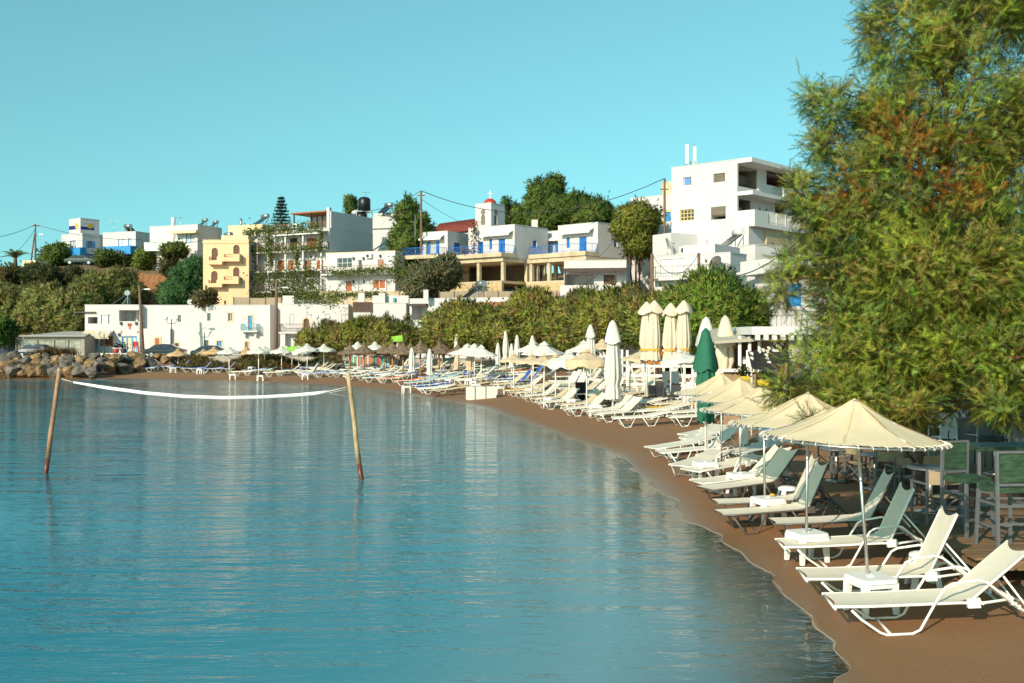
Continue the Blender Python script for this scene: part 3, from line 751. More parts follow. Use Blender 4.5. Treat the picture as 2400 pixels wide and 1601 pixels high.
# tavern annex with clear plastic walls (far left)
PLAST = M('clear_plastic_sheet', (.16,.15,.13), .15, .5, 1.5, spec=.8, rgb2=(.3,.28,.25))
h = House('tavern_annex', 'low grey tavern annex with framed clear plastic curtain walls', (36,Y0-4), (198,Y0-4), (204,Y0+3), 789, zb=1.0, mat=M('grey_timber',(.30,.27,.22),.8,.12,3))
for a,b in ((45,165),(170,320),(325,462),(472,590),(596,712)): h.window(0, ZA, a,1180,b,1268, fm=M('grey_timber',(.36,.33,.28),.8), gm=(M('navy_panel',(.015,.02,.05),.5) if a == 45 else PLAST), mull=0, fw=.1)
h.finish()
mb = MB(); a = P(40,783,Y0-5); b = P(196,786,Y0-5); mb.add([(a.x,Y0-4.6,h.zt+.02),(b.x,Y0-4.6,h.zt+.02),(b.x-2,Y0+3,h.zt+.55),(a.x+2,Y0+3,h.zt+.55),(a.x,Y0-4.6,h.zt+.1),(b.x,Y0-4.6,h.zt+.1),(b.x-2,Y0+3,h.zt+.65),(a.x+2,Y0+3,h.zt+.65)],[(3,2,1,0),(4,5,6,7),(0,1,5,4),(1,2,6,5),(2,3,7,6),(3,0,4,7)])
mb.build('canopy_roof', M('grey_sheet_roof',(.42,.40,.37),.6,.1,2), h.root)
h = House('shed', 'dark blue fronted shed beside the annex', (-40,Y0-2), (34,Y0-3), (38,Y0+4), 800, zb=1.0, mat=M('navy_panel',(.015,.02,.05),.5)); h.finish()

# ================= second row
h = House('cream_house', 'tall cream apartment house with arched brown doors and staggered balconies', (476,131), (583,131), (602,139), 563, zb=5.0, mat=CREAM, cat='house', cap=CREAM2)
for (x0,y0,x1,y1) in ((232,582,292,700),(441,552,502,668),(227,806,289,925),(440,769,500,885)): h.archdoor(0, ZB, x0,y0,x1,y1, BROWN)
h.window(0, ZB, 222,995,292,1048, fm=BROWN, gm=BROWN); h.window(0, ZB, 352,1092,372,1130, fm=BROWN, gm=GLASS, mull=0)
for (x0,yt,x1,yb,zf) in ((188,665,332,742,1),(332,640,500,712,1),(182,893,330,962,1),(330,858,490,930,1)):
    a = h.rect(0, ZB, x0,yt,x1,yb, 1.0)
    o = h.balcony(0, a[0], a[2], a[1]+.5, 1.0, t=.5, mat=CREAM, name='balcony')
    mb = MB(); w_ = a[2]-a[0]; zz = a[1]+.5; hh = a[3]-zz
    h.fbox(0, a[2]-w_*.35, .9, zz, a[2], 1.0, zz+hh, mb); h.fbox(0, a[2]-.1, .0, zz, a[2], .9, zz+hh, mb); h.fbox(0, a[0], .9, zz, a[0]+w_*.12, 1.0, zz+hh, mb)
    h.put(mb, 'parapet', CREAM, o); h.rail(0, [(a[0]+.05,.02),(a[0]+.05,.95),(a[2]-w_*.35,.95)], zz, hh*.9, BROWN, .16, parent=o)
h.finish()
mb = MB(); a = h.rect(0, ZB, 325,462,585,505); h.fbox(0, a[0], -3, h.zt, a[2], .03, a[3], mb); h.fbox(0, -.05,.041,h.zt-.35,h.frame(0)[3],.12,h.zt-.12,mb); h.put(mb, 'cornice', CREAM2)
# grey sheet over the cream side paints in the shade that falls there
mb = MB(); L1 = h.frame(1)[3]; h.fbox(1, .02, .002, h.zb, L1-.02, .03, h.zt-.02, mb); h.put(mb, 'side_shade', GREYW)
for i,(px,Yd,rz,sc) in enumerate(((530,137,R(-40),1.1),(578,137,R(-55),1.25),(602,137,R(-50),1.25))):
    solar_heater(Vector(((px-CX)/FPX*Yd,Yd,h.zt-.35)) , rz, ['solar heater with horizontal tank on the cream house, above its left balconies','tilted solar heater on the cream house beside a white mast','tilted solar heater at the right edge of the cream house roof'][i], sc)
# white annex with solar heaters behind it
h = House('white_house', 'pale house behind the cream house with chimney pipe', (535,148), (615,146), (622,154), 530, zb=8, mat=CREAM2); h.finish()
mb = MB(); q = P(565,520,149); mb.cyl((q.x,149,h.zt-.3),(q.x,149,h.zt+1.2),.18,8); mb.build('chimney', METAL, h.root)
solar_heater(Vector((P(612,540,147.5).x,148.5,h.zt-.35)), R(-45), 'solar heater standing on the pale house', 1.2)
# balcony house with vines (large grey side wall)
h = House('balcony_house', 'white four storey house with vine covered balconies and windowless grey side wall', (603,134), (772,128.5), (874,146), 546, zb=4.5, zt=None, cat='house')
WD = M('window_door',(.30,.32,.32),.3)
f1 = h.pt(0,*ZB(900,625))[1]; f2 = h.pt(0,*ZB(900,812))[1]; f0 = h.pt(0,*ZB(900,1010))[1]; L0 = h.frame(0)[3]
for (x0,y0,x1,y1,m_) in ((872,705,936,805,ORANGE),(972,705,1022,808,ORANGE),(1130,705,1182,812,ORANGE),(1247,703,1312,815,ORANGE),(1150,490,1250,612,ORANGE),(990,490,1060,600,DKBR)):
    h.door(0, ZB, x0,y0,x1,y1, m_, leaves=2 if x1-x0>60 else 1)
h.window(0, ZB, 750,690,830,770, mull=1); h.window(0, ZB, 750,500,832,560, mull=1)
for zz,n_,rm in ((f1,1.5,BROWN),(f2,1.5,None),(f0,1.9,None)):
    o = h.balcony(0, .02, L0-.02, zz, n_, railmat=rm, h=.95, gap=.16)
    if rm is None: h.rail(0, [(.1,n_-.06),(L0*.32,n_-.06)], zz, .9, BROWN, .16, parent=o)
mb = MB()
for k in range(5):
    u = .2+(L0-.4)*k/4; 
    for za,zb_ in ((f1,h.zt-.9),(f2,f1-.19),(f0,f2-.19),(h.zb,f0-.19)): h.fbox(0, u-.1, 1.25, za+.001, u+.1, 1.45, zb_, mb)
h.put(mb, 'post', WHITE2)
a = h.rect(0, ZB, 900,440,1375,470); h.awning(0, L0*.35, L0-.1, h.zt-.25, 1.7, .4, M('white_awning',(.72,.70,.66),.7), .12)
mb = MB(); L1 = h.frame(1)[3]; h.fbox(1, .02, .002, h.zb, L1-.02, .04, h.zt+.001, mb); 
h.finish(top=None)
# side wall higher than the front: parapet wall and penthouse
zt2 = h.pt(1,*ZB(1400,228))[1]
mb = MB(); h.fbox(1, .3, -.25, h.zt+.06, L1-.1, .03, zt2, mb); h.fbox(1, 3.8, -4.5, h.zt+.06, L1-.2, -.26, zt2-.15, mb); h.put(mb, 'side_wall', WHITE)
mb = MB(); h.fbox(0, L0-.55, -.6, h.zt+.061, L0-.12, -.15, zt2+.45, mb); h.put(mb, 'chimney', WHITE)
a = h.rect(0, ZB, 1010,228,1345,255, -.2); 
mb = MB(); h.fbox(0, a[0], -4.5, zt2-.12, L0-.6, .1, zt2+.06, mb); 
h.put(mb, 'pergola_roof', ORANGE)
mb = MB()
for u in (a[0]+.3, a[0]+3.0): h.fbox(0, u-.06, -.3, h.zt-.3, u+.06, -.15, zt2-.121, mb)
h.put(mb, 'pergola_post', DKBR)
mb = MB(); b = h.rect(0, ZB, 1150,265,1300,390, -2); h.fbox(0, b[0], -3.2, h.zt-.3, b[2], -3.1, zt2-.13, mb); o = h.put(mb, 'glass_wall', GLASSW)
mb = MB()
for k in range(4): u = b[0]+(b[2]-b[0])*k/3; h.fbox(0, u-.08, -3.1, h.zt-.3, u+.08, -3.02, zt2-.13, mb)
h.put(mb, 'frame', ORANGE, o)
h.rail(0, [(2.2,-.12),(L0-.7,-.12)], h.zt+.05, .8, ORANGE, .16)
h.ac(0, ZB, 1050,372); h.ac(0, ZB, 1215,672)
BH = h
mb = MB(); q = P(848,480,140); 
r_ = empty('water_tank', (q.x,141,zt2-.2), 'black round water tanks on a roof stand', 'water tank')
mb = MB(); mb.lathe([(0,0.3),(.85,.3),(.85,2.0),(.6,2.25),(.2,2.35),(0,2.35)], 16, (.2,0,1.3)); mb.build('tank', BLACKP, r_, (0,0,0))
mb = MB(); mb.lathe([(0,.02),(.8,.02),(.8,1.3),(.5,1.5),(0,1.5)], 16, (-.2,0,0)); mb.build('tank', BLACKP, r_, (0,0,0))
mb = MB()
for x in (-.75,1.15):
    for y in (-.9,.9): mb.bar((x,y,-.2),(x,y,1.6), .07)
mb.box((-.8,-.95,1.52),(1.2,.95,1.6)); mb.build('stand', METAL, r_, (0,0,0))
antenna((q.x+.2,142.5,zt2-.2), 4.6, 'television antenna beside the black water tanks', R(30))
solar_heater(Vector((P(826,490,143).x,143,zt2-.2)), R(-60), 'solar heater with white round tank left of the black water tanks', 1.15, WHITE2)
# two storey flats with long railing
h = House('flats', 'white two storey flats with long railing, vines and brown doors', (764,127), (926,123.5), (940,134), 594, zb=6.0, cap=CREAM2)
for (x0,y0,x1,y1,m_) in ((1840,695,1896,800,M('faded_brown',(.36,.17,.11),.6)),(1530,905,1586,998,ORANGE)): h.door(0, ZB, x0,y0,x1,y1, m_)
h.window(0, ZB, 1445,682,1588,775, fm=WHITE2, mull=2, trans=1); h.window(0, ZB, 1648,698,1684,806, mull=0, name='glass_door'); h.window(0, ZB, 1790,892,1908,978, fm=WHITE2, gm=ORANGE, mull=1, name='window'); h.window(0, ZB, 1645,905,1684,998, gm=GLASSW, mull=0, name='glass_door'); h.window(0, ZB, 1920,900,1972,998, fm=WHITE2, gm=GLASSW, mull=3, name='grille')
zz = h.pt(0,*ZB(1700,832))[1]; h.balcony(0, .05, h.frame(0)[3]+.6, zz, 1.2, railmat=M('brown_rail',(.2,.13,.09),.6), h=.95, gap=.17)
for x,y in ((1608,688),(1704,688),(1866,664),(1606,912),(1708,912)): h.lamp(0, ZB, x,y)
h.ac(0, ZB, 1760,662)
h.finish()
solar_heater(Vector((P(905,590,129).x,128.5,h.zt-.3)), R(-75), 'white solar heater with bright tubes on the flats', 1.6, WHITE2)
# gable house behind the cypress
h = House('gabled_house', 'small white gabled house with grey roof half hidden by a cypress', (872,150), (925,149), (935,158), 535, zb=8)
h.finish(roof=False); 
a,t_,n_,L_ = h.frame(0); mb = MB(); z = h.zt; D_ = h.frame(1)[3]
mb.add([h.fp(0,-.3,.3,z-.1),h.fp(0,L_+.3,.3,z-.1),h.fp(0,L_+.3,-D_/2,z+2.4),h.fp(0,-.3,-D_/2,z+2.4),h.fp(0,L_+.3,-D_-.3,z-.1),h.fp(0,-.3,-D_-.3,z-.1)],[(0,1,2,3),(3,2,4,5)]); mb.add([h.fp(0,0,0,z),h.fp(0,0,-D_,z),h.fp(0,0,-D_/2,z+2.3),h.fp(0,L_,0,z),h.fp(0,L_,-D_,z),h.fp(0,L_,-D_/2,z+2.3)],[(0,1,2),(3,5,4)])
h.put(mb, 'roof', GREYW)
solar_heater(h.fp(0,L_*.5,-D_/2,z+1.9), R(-30), 'solar heater on the grey gabled roof', 1.1)
# blue shuttered villas on an unfinished concrete storey
VA = M('villa_awning',(.76,.73,.67),.8,.05,4)
# unit 1
h = House('villa', 'white villa with blue double shutters and striped awning beside the bell tower', (985,126.5), (1049,124.5), (1108,137), 546, zb=12.75, hang=True)
h.window(0, ZC, 405,622,458,745, fm=WHITE2, gm=GLASSW, mull=1, shut=(BLUE,'lr'), name='glass_door')
h.window(1, ZC, 612,628,668,712, fm=BLUE, gm=BLUE, mull=1)
a = h.rect(0, ZC, 332,572,535,605); h.awning(0, a[0]+.1, a[2]-.1, a[3], .9, .45, VA, .2)
h.finish(); zz = h.pt(0,*ZC(430,745))[1]
V1 = h; h.balcony(0, -1.6, h.frame(0)[3]-.1, zz, 1.9, t=.45, mat=CONC, railmat=BLUE, h=.9, gap=.13)
mb = MB(); h.fbox(0, 0.0, -5, 6.5, h.frame(0)[3], .2, h.zb-.001, mb); h.put(mb,'base_wall',CONC)
# unit 2
h = House('villa', 'white villa with tall blue door over open concrete columns', (1098,126), (1206,121.5), (1284,139), 536, zb=12.75, hang=True)
h.door(0, ZC, 1003,598,1060,728, BLUE, leaves=2, slats=True); h.window(0, ZC, 922,598,946,688, fm=BLUE, gm=BLUE, mull=0); h.window(0, ZC, 822,625,868,730, fm=BLUE, gm=BLUE, mull=0)
h.window(1, ZC, 1303,610,1338,676, fm=BLUE, gm=BLUE, mull=0)
a = h.rect(0, ZC, 868,545,1138,580); h.awning(0, a[0]+.1, a[2]-.1, a[3], .9, .4, VA, .2)
h.finish(); V2 = h; zz2 = h.pt(0,*ZC(1000,735))[1]; L0 = h.frame(0)[3]
h.balcony(0, -2.2, L0+.1, zz2, 2.6, t=.5, mat=CONC, railmat=BLUE, h=.95, gap=.16)
# unit 3
h3 = House('villa', 'white villa with blue door and awning beside the brown roofed house', (1308,122.5), (1401,118.5), (1473,136), 530, zb=12.75, hang=True)
h3.door(0, ZC, 1708,582,1772,716, BLUE, leaves=2, slats=True); h3.window(0, ZC, 1597,588,1624,676, fm=BLUE, gm=BLUE, mull=0)
h3.window(1, ZC, 2012,598,2045,668, fm=WHITE2, gm=BLUE, mull=0, shut=None); h3.window(1, ZC, 2096,610,2110,672, fm=BLUE, gm=BLUE, mull=0)
a = h3.rect(0, ZC, 1562,525,1845,562); h3.awning(0, a[0]+.1, a[2]-.1, a[3], .9, .4, VA, .2)
h3.finish(); V3 = h3; zz3 = h3.pt(0,*ZC(1740,722))[1]; L3 = h3.frame(0)[3]
h3.balcony(0, -2.6, L3+.05, zz3, 2.4, t=.5, mat=CONC, railmat=BLUE, h=.95, gap=.16)
# link between unit 2 and 3 with porch
h = House('villa', 'recessed white villa porch with blue shutters between two larger units', (1281,128), (1330,126.5), (1340,134), 543, zb=12.75, hang=True)
h.window(0, ZC, 1440,628,1500,715, fm=BLUE, gm=GLASSW, mull=1, shut=(BLUE,'r')); a = h.rect(0, ZC, 1425,585,1520,615); h.awning(0, .1, h.frame(0)[3]-.1, a[3], .8, .35, VA, .18); h.finish()
# white tall fin right of unit 3
h = House('wall', 'tall white end wall beside the villas', (1470,134), (1489,133.5), (1491,139), 536, zb=7.5, cat='wall'); h.finish(roof=False)
mb = MB(); h.fbox(0,0,-h.frame(1)[3],h.zt-.05,h.frame(0)[3],0,h.zt+.02,mb); h.put(mb,'top',WHITE)
def frame_storey(name, label, hh, w0, zf, ztop, ext):
    """open concrete frame under a villa: floor slab, columns, recessed dark rooms"""
    L_ = hh.frame(0)[3]; L1 = hh.frame(1)[3]
    r_ = empty(name, tuple(hh.fp(0, L_/2, 0, zf)), label, 'concrete frame')
    mb = MB(); hh.fbox(0, -ext, -9.5, zf-.3, L_, 2.4, zf, mb); mb.build('floor_slab', CONC, r_)
    for u in np.linspace(-ext+.4, L_-.25, 4):
        for n_ in (2.0, -2.5): mb = MB(); hh.fbox(0, u-.2, n_-.4, zf, u+.2, n_, ztop, mb); mb.build('column', CONC, r_)
    for k, n_ in enumerate(np.linspace(-3.2, -L1+.6, 3)):
        mb = MB(); hh.fbox(0, L_-.45, n_-.4, zf, L_-.05, n_, ztop, mb); mb.build('column', CONC, r_)
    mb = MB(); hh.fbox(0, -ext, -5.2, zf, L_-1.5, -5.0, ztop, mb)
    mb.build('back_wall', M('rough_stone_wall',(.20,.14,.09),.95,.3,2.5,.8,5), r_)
    mb = MB(); hh.fbox(0, -ext, -L1+.2, ztop-.5, L_, 2.2, ztop, mb); mb.build('beam', CONC, r_)
    # stone faced parapet below the frame, block by block
    a0 = -ext; n = int((L_+ext)/.75)
    o = None
    mb = MB(); hh.fbox(0, a0, 2.05, zf-2.6, L_, 2.4, zf-.301, mb); o = mb.build('plinth', M('stone_joint',(.36,.27,.16),.95), r_)
    proto = None
    for j in range(5):
        for k in range(n):
            u = a0+(L_+ext)*k/n+(.18 if j % 2 else 0); w_ = (L_+ext)/n-.03
            if u+w_ > L_: w_ = L_-u
            mb = MB(); hh.fbox(0, u, 2.4, zf-.32-.44*(j+1)+.03, u+w_, 2.4+rnd.uniform(.02,.05), zf-.32-.44*j, mb); mb.build('stone_block', STONE, o)
    return r_
zf = CAMZ-(660-HY)/FPX*122
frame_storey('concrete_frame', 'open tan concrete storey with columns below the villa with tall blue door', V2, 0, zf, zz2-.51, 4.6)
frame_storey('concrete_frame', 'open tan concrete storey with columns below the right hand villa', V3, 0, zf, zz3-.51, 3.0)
# reed fence panels below
REED = M('reed_fence',(.34,.27,.19),.95,.3,3,.5,8, stretch=(6,6,.3))
for (x0,x1,yt,yb,Yd,lab) in ((1030,1340,683,715,112,'grey brown reed fence below the concrete frame'),(548,660,698,716,124.5,'grey brown reed fence below the vine covered balconies')):
    a = P(x0,yt,Yd); b = P(x1,yb,Yd); r_ = empty('reed_fence', (a.x,Yd,b.z-.3), lab, 'fence')
    n = int((b.x-a.x)/1.6)
    for k in range(n):
        mb = MB(); xa = a.x+(b.x-a.x)*k/n; xb = a.x+(b.x-a.x)*(k+1)/n-.04
        mb.box((xa,Yd,b.z-1.2),(xb,Yd+.06,a.z+rnd.uniform(-.06,.06))); mb.build('panel', REED, r_)
    mb = MB()
    for k in range(n+1): xa = a.x+(b.x-a.x)*k/n; mb.box((xa-.06,Yd-.08,b.z-1.4),(xa+.02,Yd-.005,a.z+.12))
    mb.build('post', WOODP, r_)
# stone terrace wall under the flats
a = P(748,682,122); b = P(1000,712,122); mb = MB(); mb.box((a.x,122,b.z-2.5),(b.x,122.6,a.z)); o = mb.build('terrace_wall', CONC, None); tag(o,'tan concrete terrace wall under the flats and olive tree','wall')
# brown roofed little house in front of unit 3
h = House('white_house', 'white house with dark brown timber canopy and brown shutter', (1322,108), (1468,107), (1500,118), 625, zb=4.0, zt=None)
h.zt = h.pt(0,*ZC(1840,795))[1]+.1
u0,z0,u1,z1,_ = h.opening(0, ZC, 1575,905,1838,1002, 2.0)
h.window(0, ZC, 1922,912,2034,996, fm=DKBR, gm=BROWN, mull=0, name='shutter')
a = h.rect(0, ZC, 1565,875,2130,905, 1.6)
mb = MB(); hz = a[3]
mb.add([h.fp(0,a[0],-.0,hz+.35),h.fp(0,a[2],.0,hz+.35),h.fp(0,a[2],1.8,hz),h.fp(0,a[0],1.8,hz),h.fp(0,a[0],.0,hz+.2),h.fp(0,a[2],.0,hz+.2),h.fp(0,a[2],1.8,hz-.15),h.fp(0,a[0],1.8,hz-.15)],[(0,1,2,3),(7,6,5,4),(3,2,6,7),(0,3,7,4),(1,5,6,2)])
h.put(mb,'canopy',DKBR)
mb = MB()
for x in (1585,1765,2025): u = h.pt(0,*ZC(x,950),1.6)[0]; h.fbox(0,u-.08,1.45,h.zb,u+.08,1.6,hz-.1,mb)
h.put(mb,'canopy_post',DKBR)
zz = h.pt(0,*ZC(1700,1004),1.7)[1]; mb = MB(); h.fbox(0,-.2,.001,h.zb,h.frame(0)[3],1.9,zz,mb); h.put(mb,'terrace_wall',WHITE)
mb = MB(); a = h.rect(0, ZC, 1672,1022,1738,1075, 1.9)
for i in range(4):
    for j in range(3): h.fbox(0,a[0]+(a[2]-a[0])*i/4,1.901,a[1]+(a[3]-a[1])*j/3,a[0]+(a[2]-a[0])*(i+.6)/4,1.93,a[1]+(a[3]-a[1])*(j+.6)/3,mb)
h.put(mb,'breeze_block',M('breeze_block',(.5,.43,.36),.9)); h.finish()
# ================= church, right side, upper left
h = House('bell_tower', 'white church bell tower with red dome and white cross', (1114,134), (1151,132.5), (1176,141.5), 479, zb=9, cat='tower', par=.02)
for w_,x0,x1 in ((0,849,886),(1,964,990)):
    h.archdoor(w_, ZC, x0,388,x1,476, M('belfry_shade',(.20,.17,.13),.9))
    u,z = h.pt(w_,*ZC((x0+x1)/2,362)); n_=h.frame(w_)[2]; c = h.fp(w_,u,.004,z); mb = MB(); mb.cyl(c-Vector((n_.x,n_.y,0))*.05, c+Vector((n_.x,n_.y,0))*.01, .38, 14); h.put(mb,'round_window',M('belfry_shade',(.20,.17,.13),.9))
h.finish()
c = sum((Vector((p.x,p.y,0)) for p in h.cor), Vector())/4
mb = MB(); mb.lathe([(.86*math.cos(t),h.zt+.06+.78*math.sin(t)) for t in [math.pi/2*k/8 for k in range(9)]], 20, (c.x,c.y,0)); o = h.put(mb,'dome',RED)
mb = MB(); zt = h.zt+.80; mb.box((c.x-.06,c.y-.06,zt),(c.x+.06,c.y+.06,zt+1.1)); mb.box((c.x-.32,c.y-.055,zt+.62),(c.x+.32,c.y+.055,zt+.74)); mb.box((c.x-.12,c.y-.12,zt-.05),(c.x+.12,c.y+.12,zt+.14)); h.put(mb,'cross',WHITE2)
h = House('church', 'church nave with red pantile roof beside the bell tower', (1012,143), (1112,136), (1125,146), 551, zb=8.5, cat='church'); h.finish(roof=False)
a,t_,n_,L_ = h.frame(0); z = h.zt; D_ = h.frame(1)[3]; mb = MB()
mb.add([h.fp(0,-.3,.4,z-.1),h.fp(0,L_+.3,.4,z-.1),h.fp(0,L_+.3,-D_/2,z+1.7),h.fp(0,-.3,-D_/2,z+1.7),h.fp(0,L_+.3,-D_-.3,z-.1),h.fp(0,-.3,-D_-.3,z-.1)],[(0,1,2,3),(3,2,4,5)]); mb.add([h.fp(0,0,0,z),h.fp(0,0,-D_,z),h.fp(0,0,-D_/2,z+1.65),h.fp(0,L_,0,z),h.fp(0,L_,-D_,z),h.fp(0,L_,-D_/2,z+1.65)],[(0,1,2),(3,5,4)])
for k in range(int(L_/.3)): mb.tube([h.fp(0,k*.3,.4,z-.07),h.fp(0,k*.3,-D_/2,z+1.73)], .07, 5)
h.put(mb,'roof',ROOFR)
solar_heater(Vector((P(1100,535,133).x,133.5,gz(P(1100,535,133).x,133.5)+2.6)), R(-50), 'solar heater in front of the church roof', 1.2)
mb = MB(); q = P(1253,515,133); mb.box((q.x-.4,133,11.5),(q.x+.4,133.8,CAMZ+(HY-515)/FPX*133)); o = mb.build('chimney', WHITE, None); tag(o,'tall plain white chimney behind the villa with tall blue door','chimney')
# unfinished apartment block
AB = House('apartment_block', 'large white unfinished apartment block with open concrete floors', (1574,99.2), (1728,94.4), (1905,112), 388, zb=9.0, cat='building', zt=19.87)
h = AB; OPEN = M('bare_brick',(.25,.10,.05),.9,.25,6,.5,10)
INT = M('shaded_concrete',(.16,.13,.10),.95,.2,1.5,.4,6)  # concrete darkened so its colour holds the shade of the open rooms
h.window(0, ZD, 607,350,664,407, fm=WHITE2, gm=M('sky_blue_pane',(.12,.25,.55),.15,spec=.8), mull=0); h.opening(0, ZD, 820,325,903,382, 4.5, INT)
h.window(0, ZD, 583,580,683,656, fm=M('yellow_frame',(.62,.42,.12),.6), gm=GLASS, mull=3, trans=2, fw=.09); h.opening(0, ZD, 803,560,907,646, 3.2, WHITE)
for x0,y0,x1,y1 in ((570,806,588,840),(686,802,702,836),(767,795,780,828),(912,786,926,820)): h.window(0, ZD, x0,y0,x1,y1, mull=0, trans=1, fm=WHITE2)
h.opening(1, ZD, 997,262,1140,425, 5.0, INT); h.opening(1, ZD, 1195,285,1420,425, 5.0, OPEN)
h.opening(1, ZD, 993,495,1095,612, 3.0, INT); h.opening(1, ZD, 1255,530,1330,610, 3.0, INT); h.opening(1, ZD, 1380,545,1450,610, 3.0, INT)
for x,y in ((1150,572),(1198,578)): a=h.rect(1,ZD,x-7,y-14,x+7,y+14); h.window(1,ZD,0,0,0,0,rect=a,mull=0,fw=.03)
h.finish()
L1 = h.frame(1)[3]; zs = h.pt(1,*ZD(985,455))[1]; zs2 = h.pt(1,*ZD(985,690))[1]
o = h.balcony(1, -.05, L1, zs+.05, 1.6, t=.35, mat=WHITE2); 
a = h.pt(1,*ZD(1210,430))[0]; mb = MB(); h.fbox(1, a, 1.45, zs+.05, L1, 1.6, zs+.95, mb); h.put(mb,'parapet',WHITE2,o)
o = h.balcony(1, -.05, L1, zs2+.25, 1.8, t=.4, mat=WHITE2); mb = MB(); b = h.pt(1,*ZD(1085,640))[0]; h.fbox(1, -.05, 1.65, zs2+.25, b, 1.8, zs2+1.35, mb); h.put(mb,'parapet',WHITE2,o); h.put(h.fbox(1,-.05,0.01,zs2+.25,.1,1.64,zs2+1.35),'parapet',WHITE2,o)
h.rail(1, [(b,1.7),(L1-.2,1.7)], zs2+.25, 1.15, WHITE2, .22, parent=o, th=.05)
mb = MB(); h.fbox(1, 0, .001, h.zt-.35, L1, 1.5, h.zt+.061, mb); h.put(mb,'roof_slab',WHITE2)
mb = MB(); h.fbox(1, -.05, .0, 3.0, L1*.35, 1.2, zs2-.16, mb); h.put(mb,'base_wall',WHITE)
BRD = M('board_marked_concrete',(.47,.37,.24),.9,.2,1.2,.4,4, stretch=(.3,.3,6))
mb = MB(); h.fbox(1, L1*.2, 1.2, 8, L1+4, 1.5, zs2-.16, mb); o = h.put(mb,'retaining_wall',BRD)
for px,lab in ((1615,'cellular antenna mast'),):
    q = P(px,380,100); r_ = empty('cell_antenna', (q.x,100,h.zt-.35), 'pair of tall cellular antenna panels on the unfinished block', 'antenna')
    for dx,dy in ((-.25,-.2),(.55,.1)):
        mb = MB(); mb.box((dx-.16,dy-.1,.8),(dx+.16,dy+.1,2.6+(.15 if dx<0 else 0)))
        mb.build('panel', WHITE2, r_, (0,0,0)); mb = MB(); mb.bar((dx,dy+.16,0),(dx,dy+.16,2.9),.07); mb.build('mast', METAL, r_, (0,0,0))
    mb = MB()
    for p_,q_ in (((-.8,-.6,0),(-.25,0,1.2)),((.9,-.5,0),(.5,0,1.2)),((0,.8,0),(.2,.1,1.2)),((-.8,-.6,.1),(.9,-.5,.1)),((-.25,0,1.0),(.55,.2,1.0))): mb.bar(p_,q_,.05)
    mb.build('stand', METAL, r_, (0,0,0))
q = P(1822,383,104); r_ = empty('roof_lamp', (q.x,104,h.zt-.35), 'round white floodlight on the unfinished block', 'lamp'); mb = MB(); mb.sphere((0,0,.75),.35); mb.build('housing', WHITE2, r_,(0,0,0)); mb = MB(); mb.bar((0,0,0),(0,0,.5),.08); mb.build('bracket', METAL, r_,(0,0,0))
# white house left of block (behind pole)
h = House('white_house', 'white house with blue door behind the tall wooden utility pole', (1478,124), (1577,120), (1590,130), 466, zb=9)
h.door(0, ZD, 470,595,520,660, BLUEL, surround=CREAM2); h.window(0, ZD, 443,572,458,590, mull=0); h.finish()
mb = MB(); q = P(1569,440,121); mb.box((q.x-.7,121.5,h.zt-.3),(q.x+.6,123,h.zt+1.7)); h.put(mb,'roof_block',CREAM2)
# stepped white houses below
h = House('white_house', 'white stepped terrace house below the unfinished block with small slots', (1529,98), (1770,86), (1790,98), 545, zb=3.0, zt=CAMZ+(790-588)/FPX*92)
h.finish()
mb = MB(); h.fbox(0,0.02,-7,h.zt+.02,h.frame(0)[3]*.2,-.02,h.zt+2.0,mb); h.put(mb,'upper_wall',WHITE)
dish(Vector((P(1566,590,94).x,94.5,h.zt-.35)), R(60), 'pale satellite dish on the stepped terrace house', 1.0, M('pale_grey_dish',(.5,.48,.45),.5)); 
solar_heater(Vector((P(1725,580,89).x,89.5,h.zt-.35)), R(-70), 'solar heater with white tank below the unfinished block', 1.15, WHITE2)
for px in (1608,1684):
    q = P(px,585,92.5); r_ = empty('roof_vent_box', (q.x,93.5,h.zt-.35), 'small pale air conditioner box on the stepped roof '+('near the dish' if px < 1650 else 'near the solar heater'), 'air conditioner'); mb = MB(); mb.box((-.5,-.2,0),(.5,.2,.85)); mb.build('casing',WHITE2,r_,(0,0,0)); mb=MB(); mb.cyl((-.1,-.21,.5),(-.1,-.2,.5),.25,12); mb.build('fan_grille',DARKM,r_,(0,0,0))
h = House('white_house', 'white house with roller shutter, iron railing and blue canopy', (1535,84), (1712,80), (1722,90), 590, zb=2.0, zt=CAMZ+(790-597)/FPX*82)
h.door(0, ZD, 446,930,615,1040, WHITE2, slats=True, name='roller_shutter'); h.window(0, ZD, 795,945,840,1010, mull=1)
zz = h.pt(0,*ZD(500,1065))[1]; h.balcony(0, .02, h.frame(0)[3]-.02, zz, 1.0, railmat=M('grey_iron',(.3,.28,.26),.6), h=.95, gap=.25)
a = h.rect(0,ZD,632,1045,790,1085,1.2); mb = MB(); mb.add([h.fp(0,a[0],.02,a[3]+.3),h.fp(0,a[2],.02,a[3]+.3),h.fp(0,a[2],1.6,a[1]),h.fp(0,a[0],1.6,a[1]),h.fp(0,a[0],.02,a[3]+.2),h.fp(0,a[2],.02,a[3]+.2),h.fp(0,a[2],1.6,a[1]-.1),h.fp(0,a[0],1.6,a[1]-.1)],[(3,2,1,0),(4,5,6,7),(2,3,7,6),(0,1,5,4)]); h.put(mb,'canopy',BLUEL)
h.finish()
mb = MB(); h.fbox(0, h.frame(0)[3]*.36, -5, h.zt+.06, h.frame(0)[3]*.78, -.3, h.zt+.8, mb); h.put(mb,'upper_block',WHITE)
dish(Vector((P(1683,640,79.0).x,79.6,zz)), R(-50), 'dark round satellite dish beside the blue canopy', .95, M('dark_dish',(.10,.09,.08),.6), .5)
solar_heater(Vector((P(1572,690,75).x,75,3.9)), R(-55), 'low solar heater seen between the tamarisks and a wooden pole', 1.25)
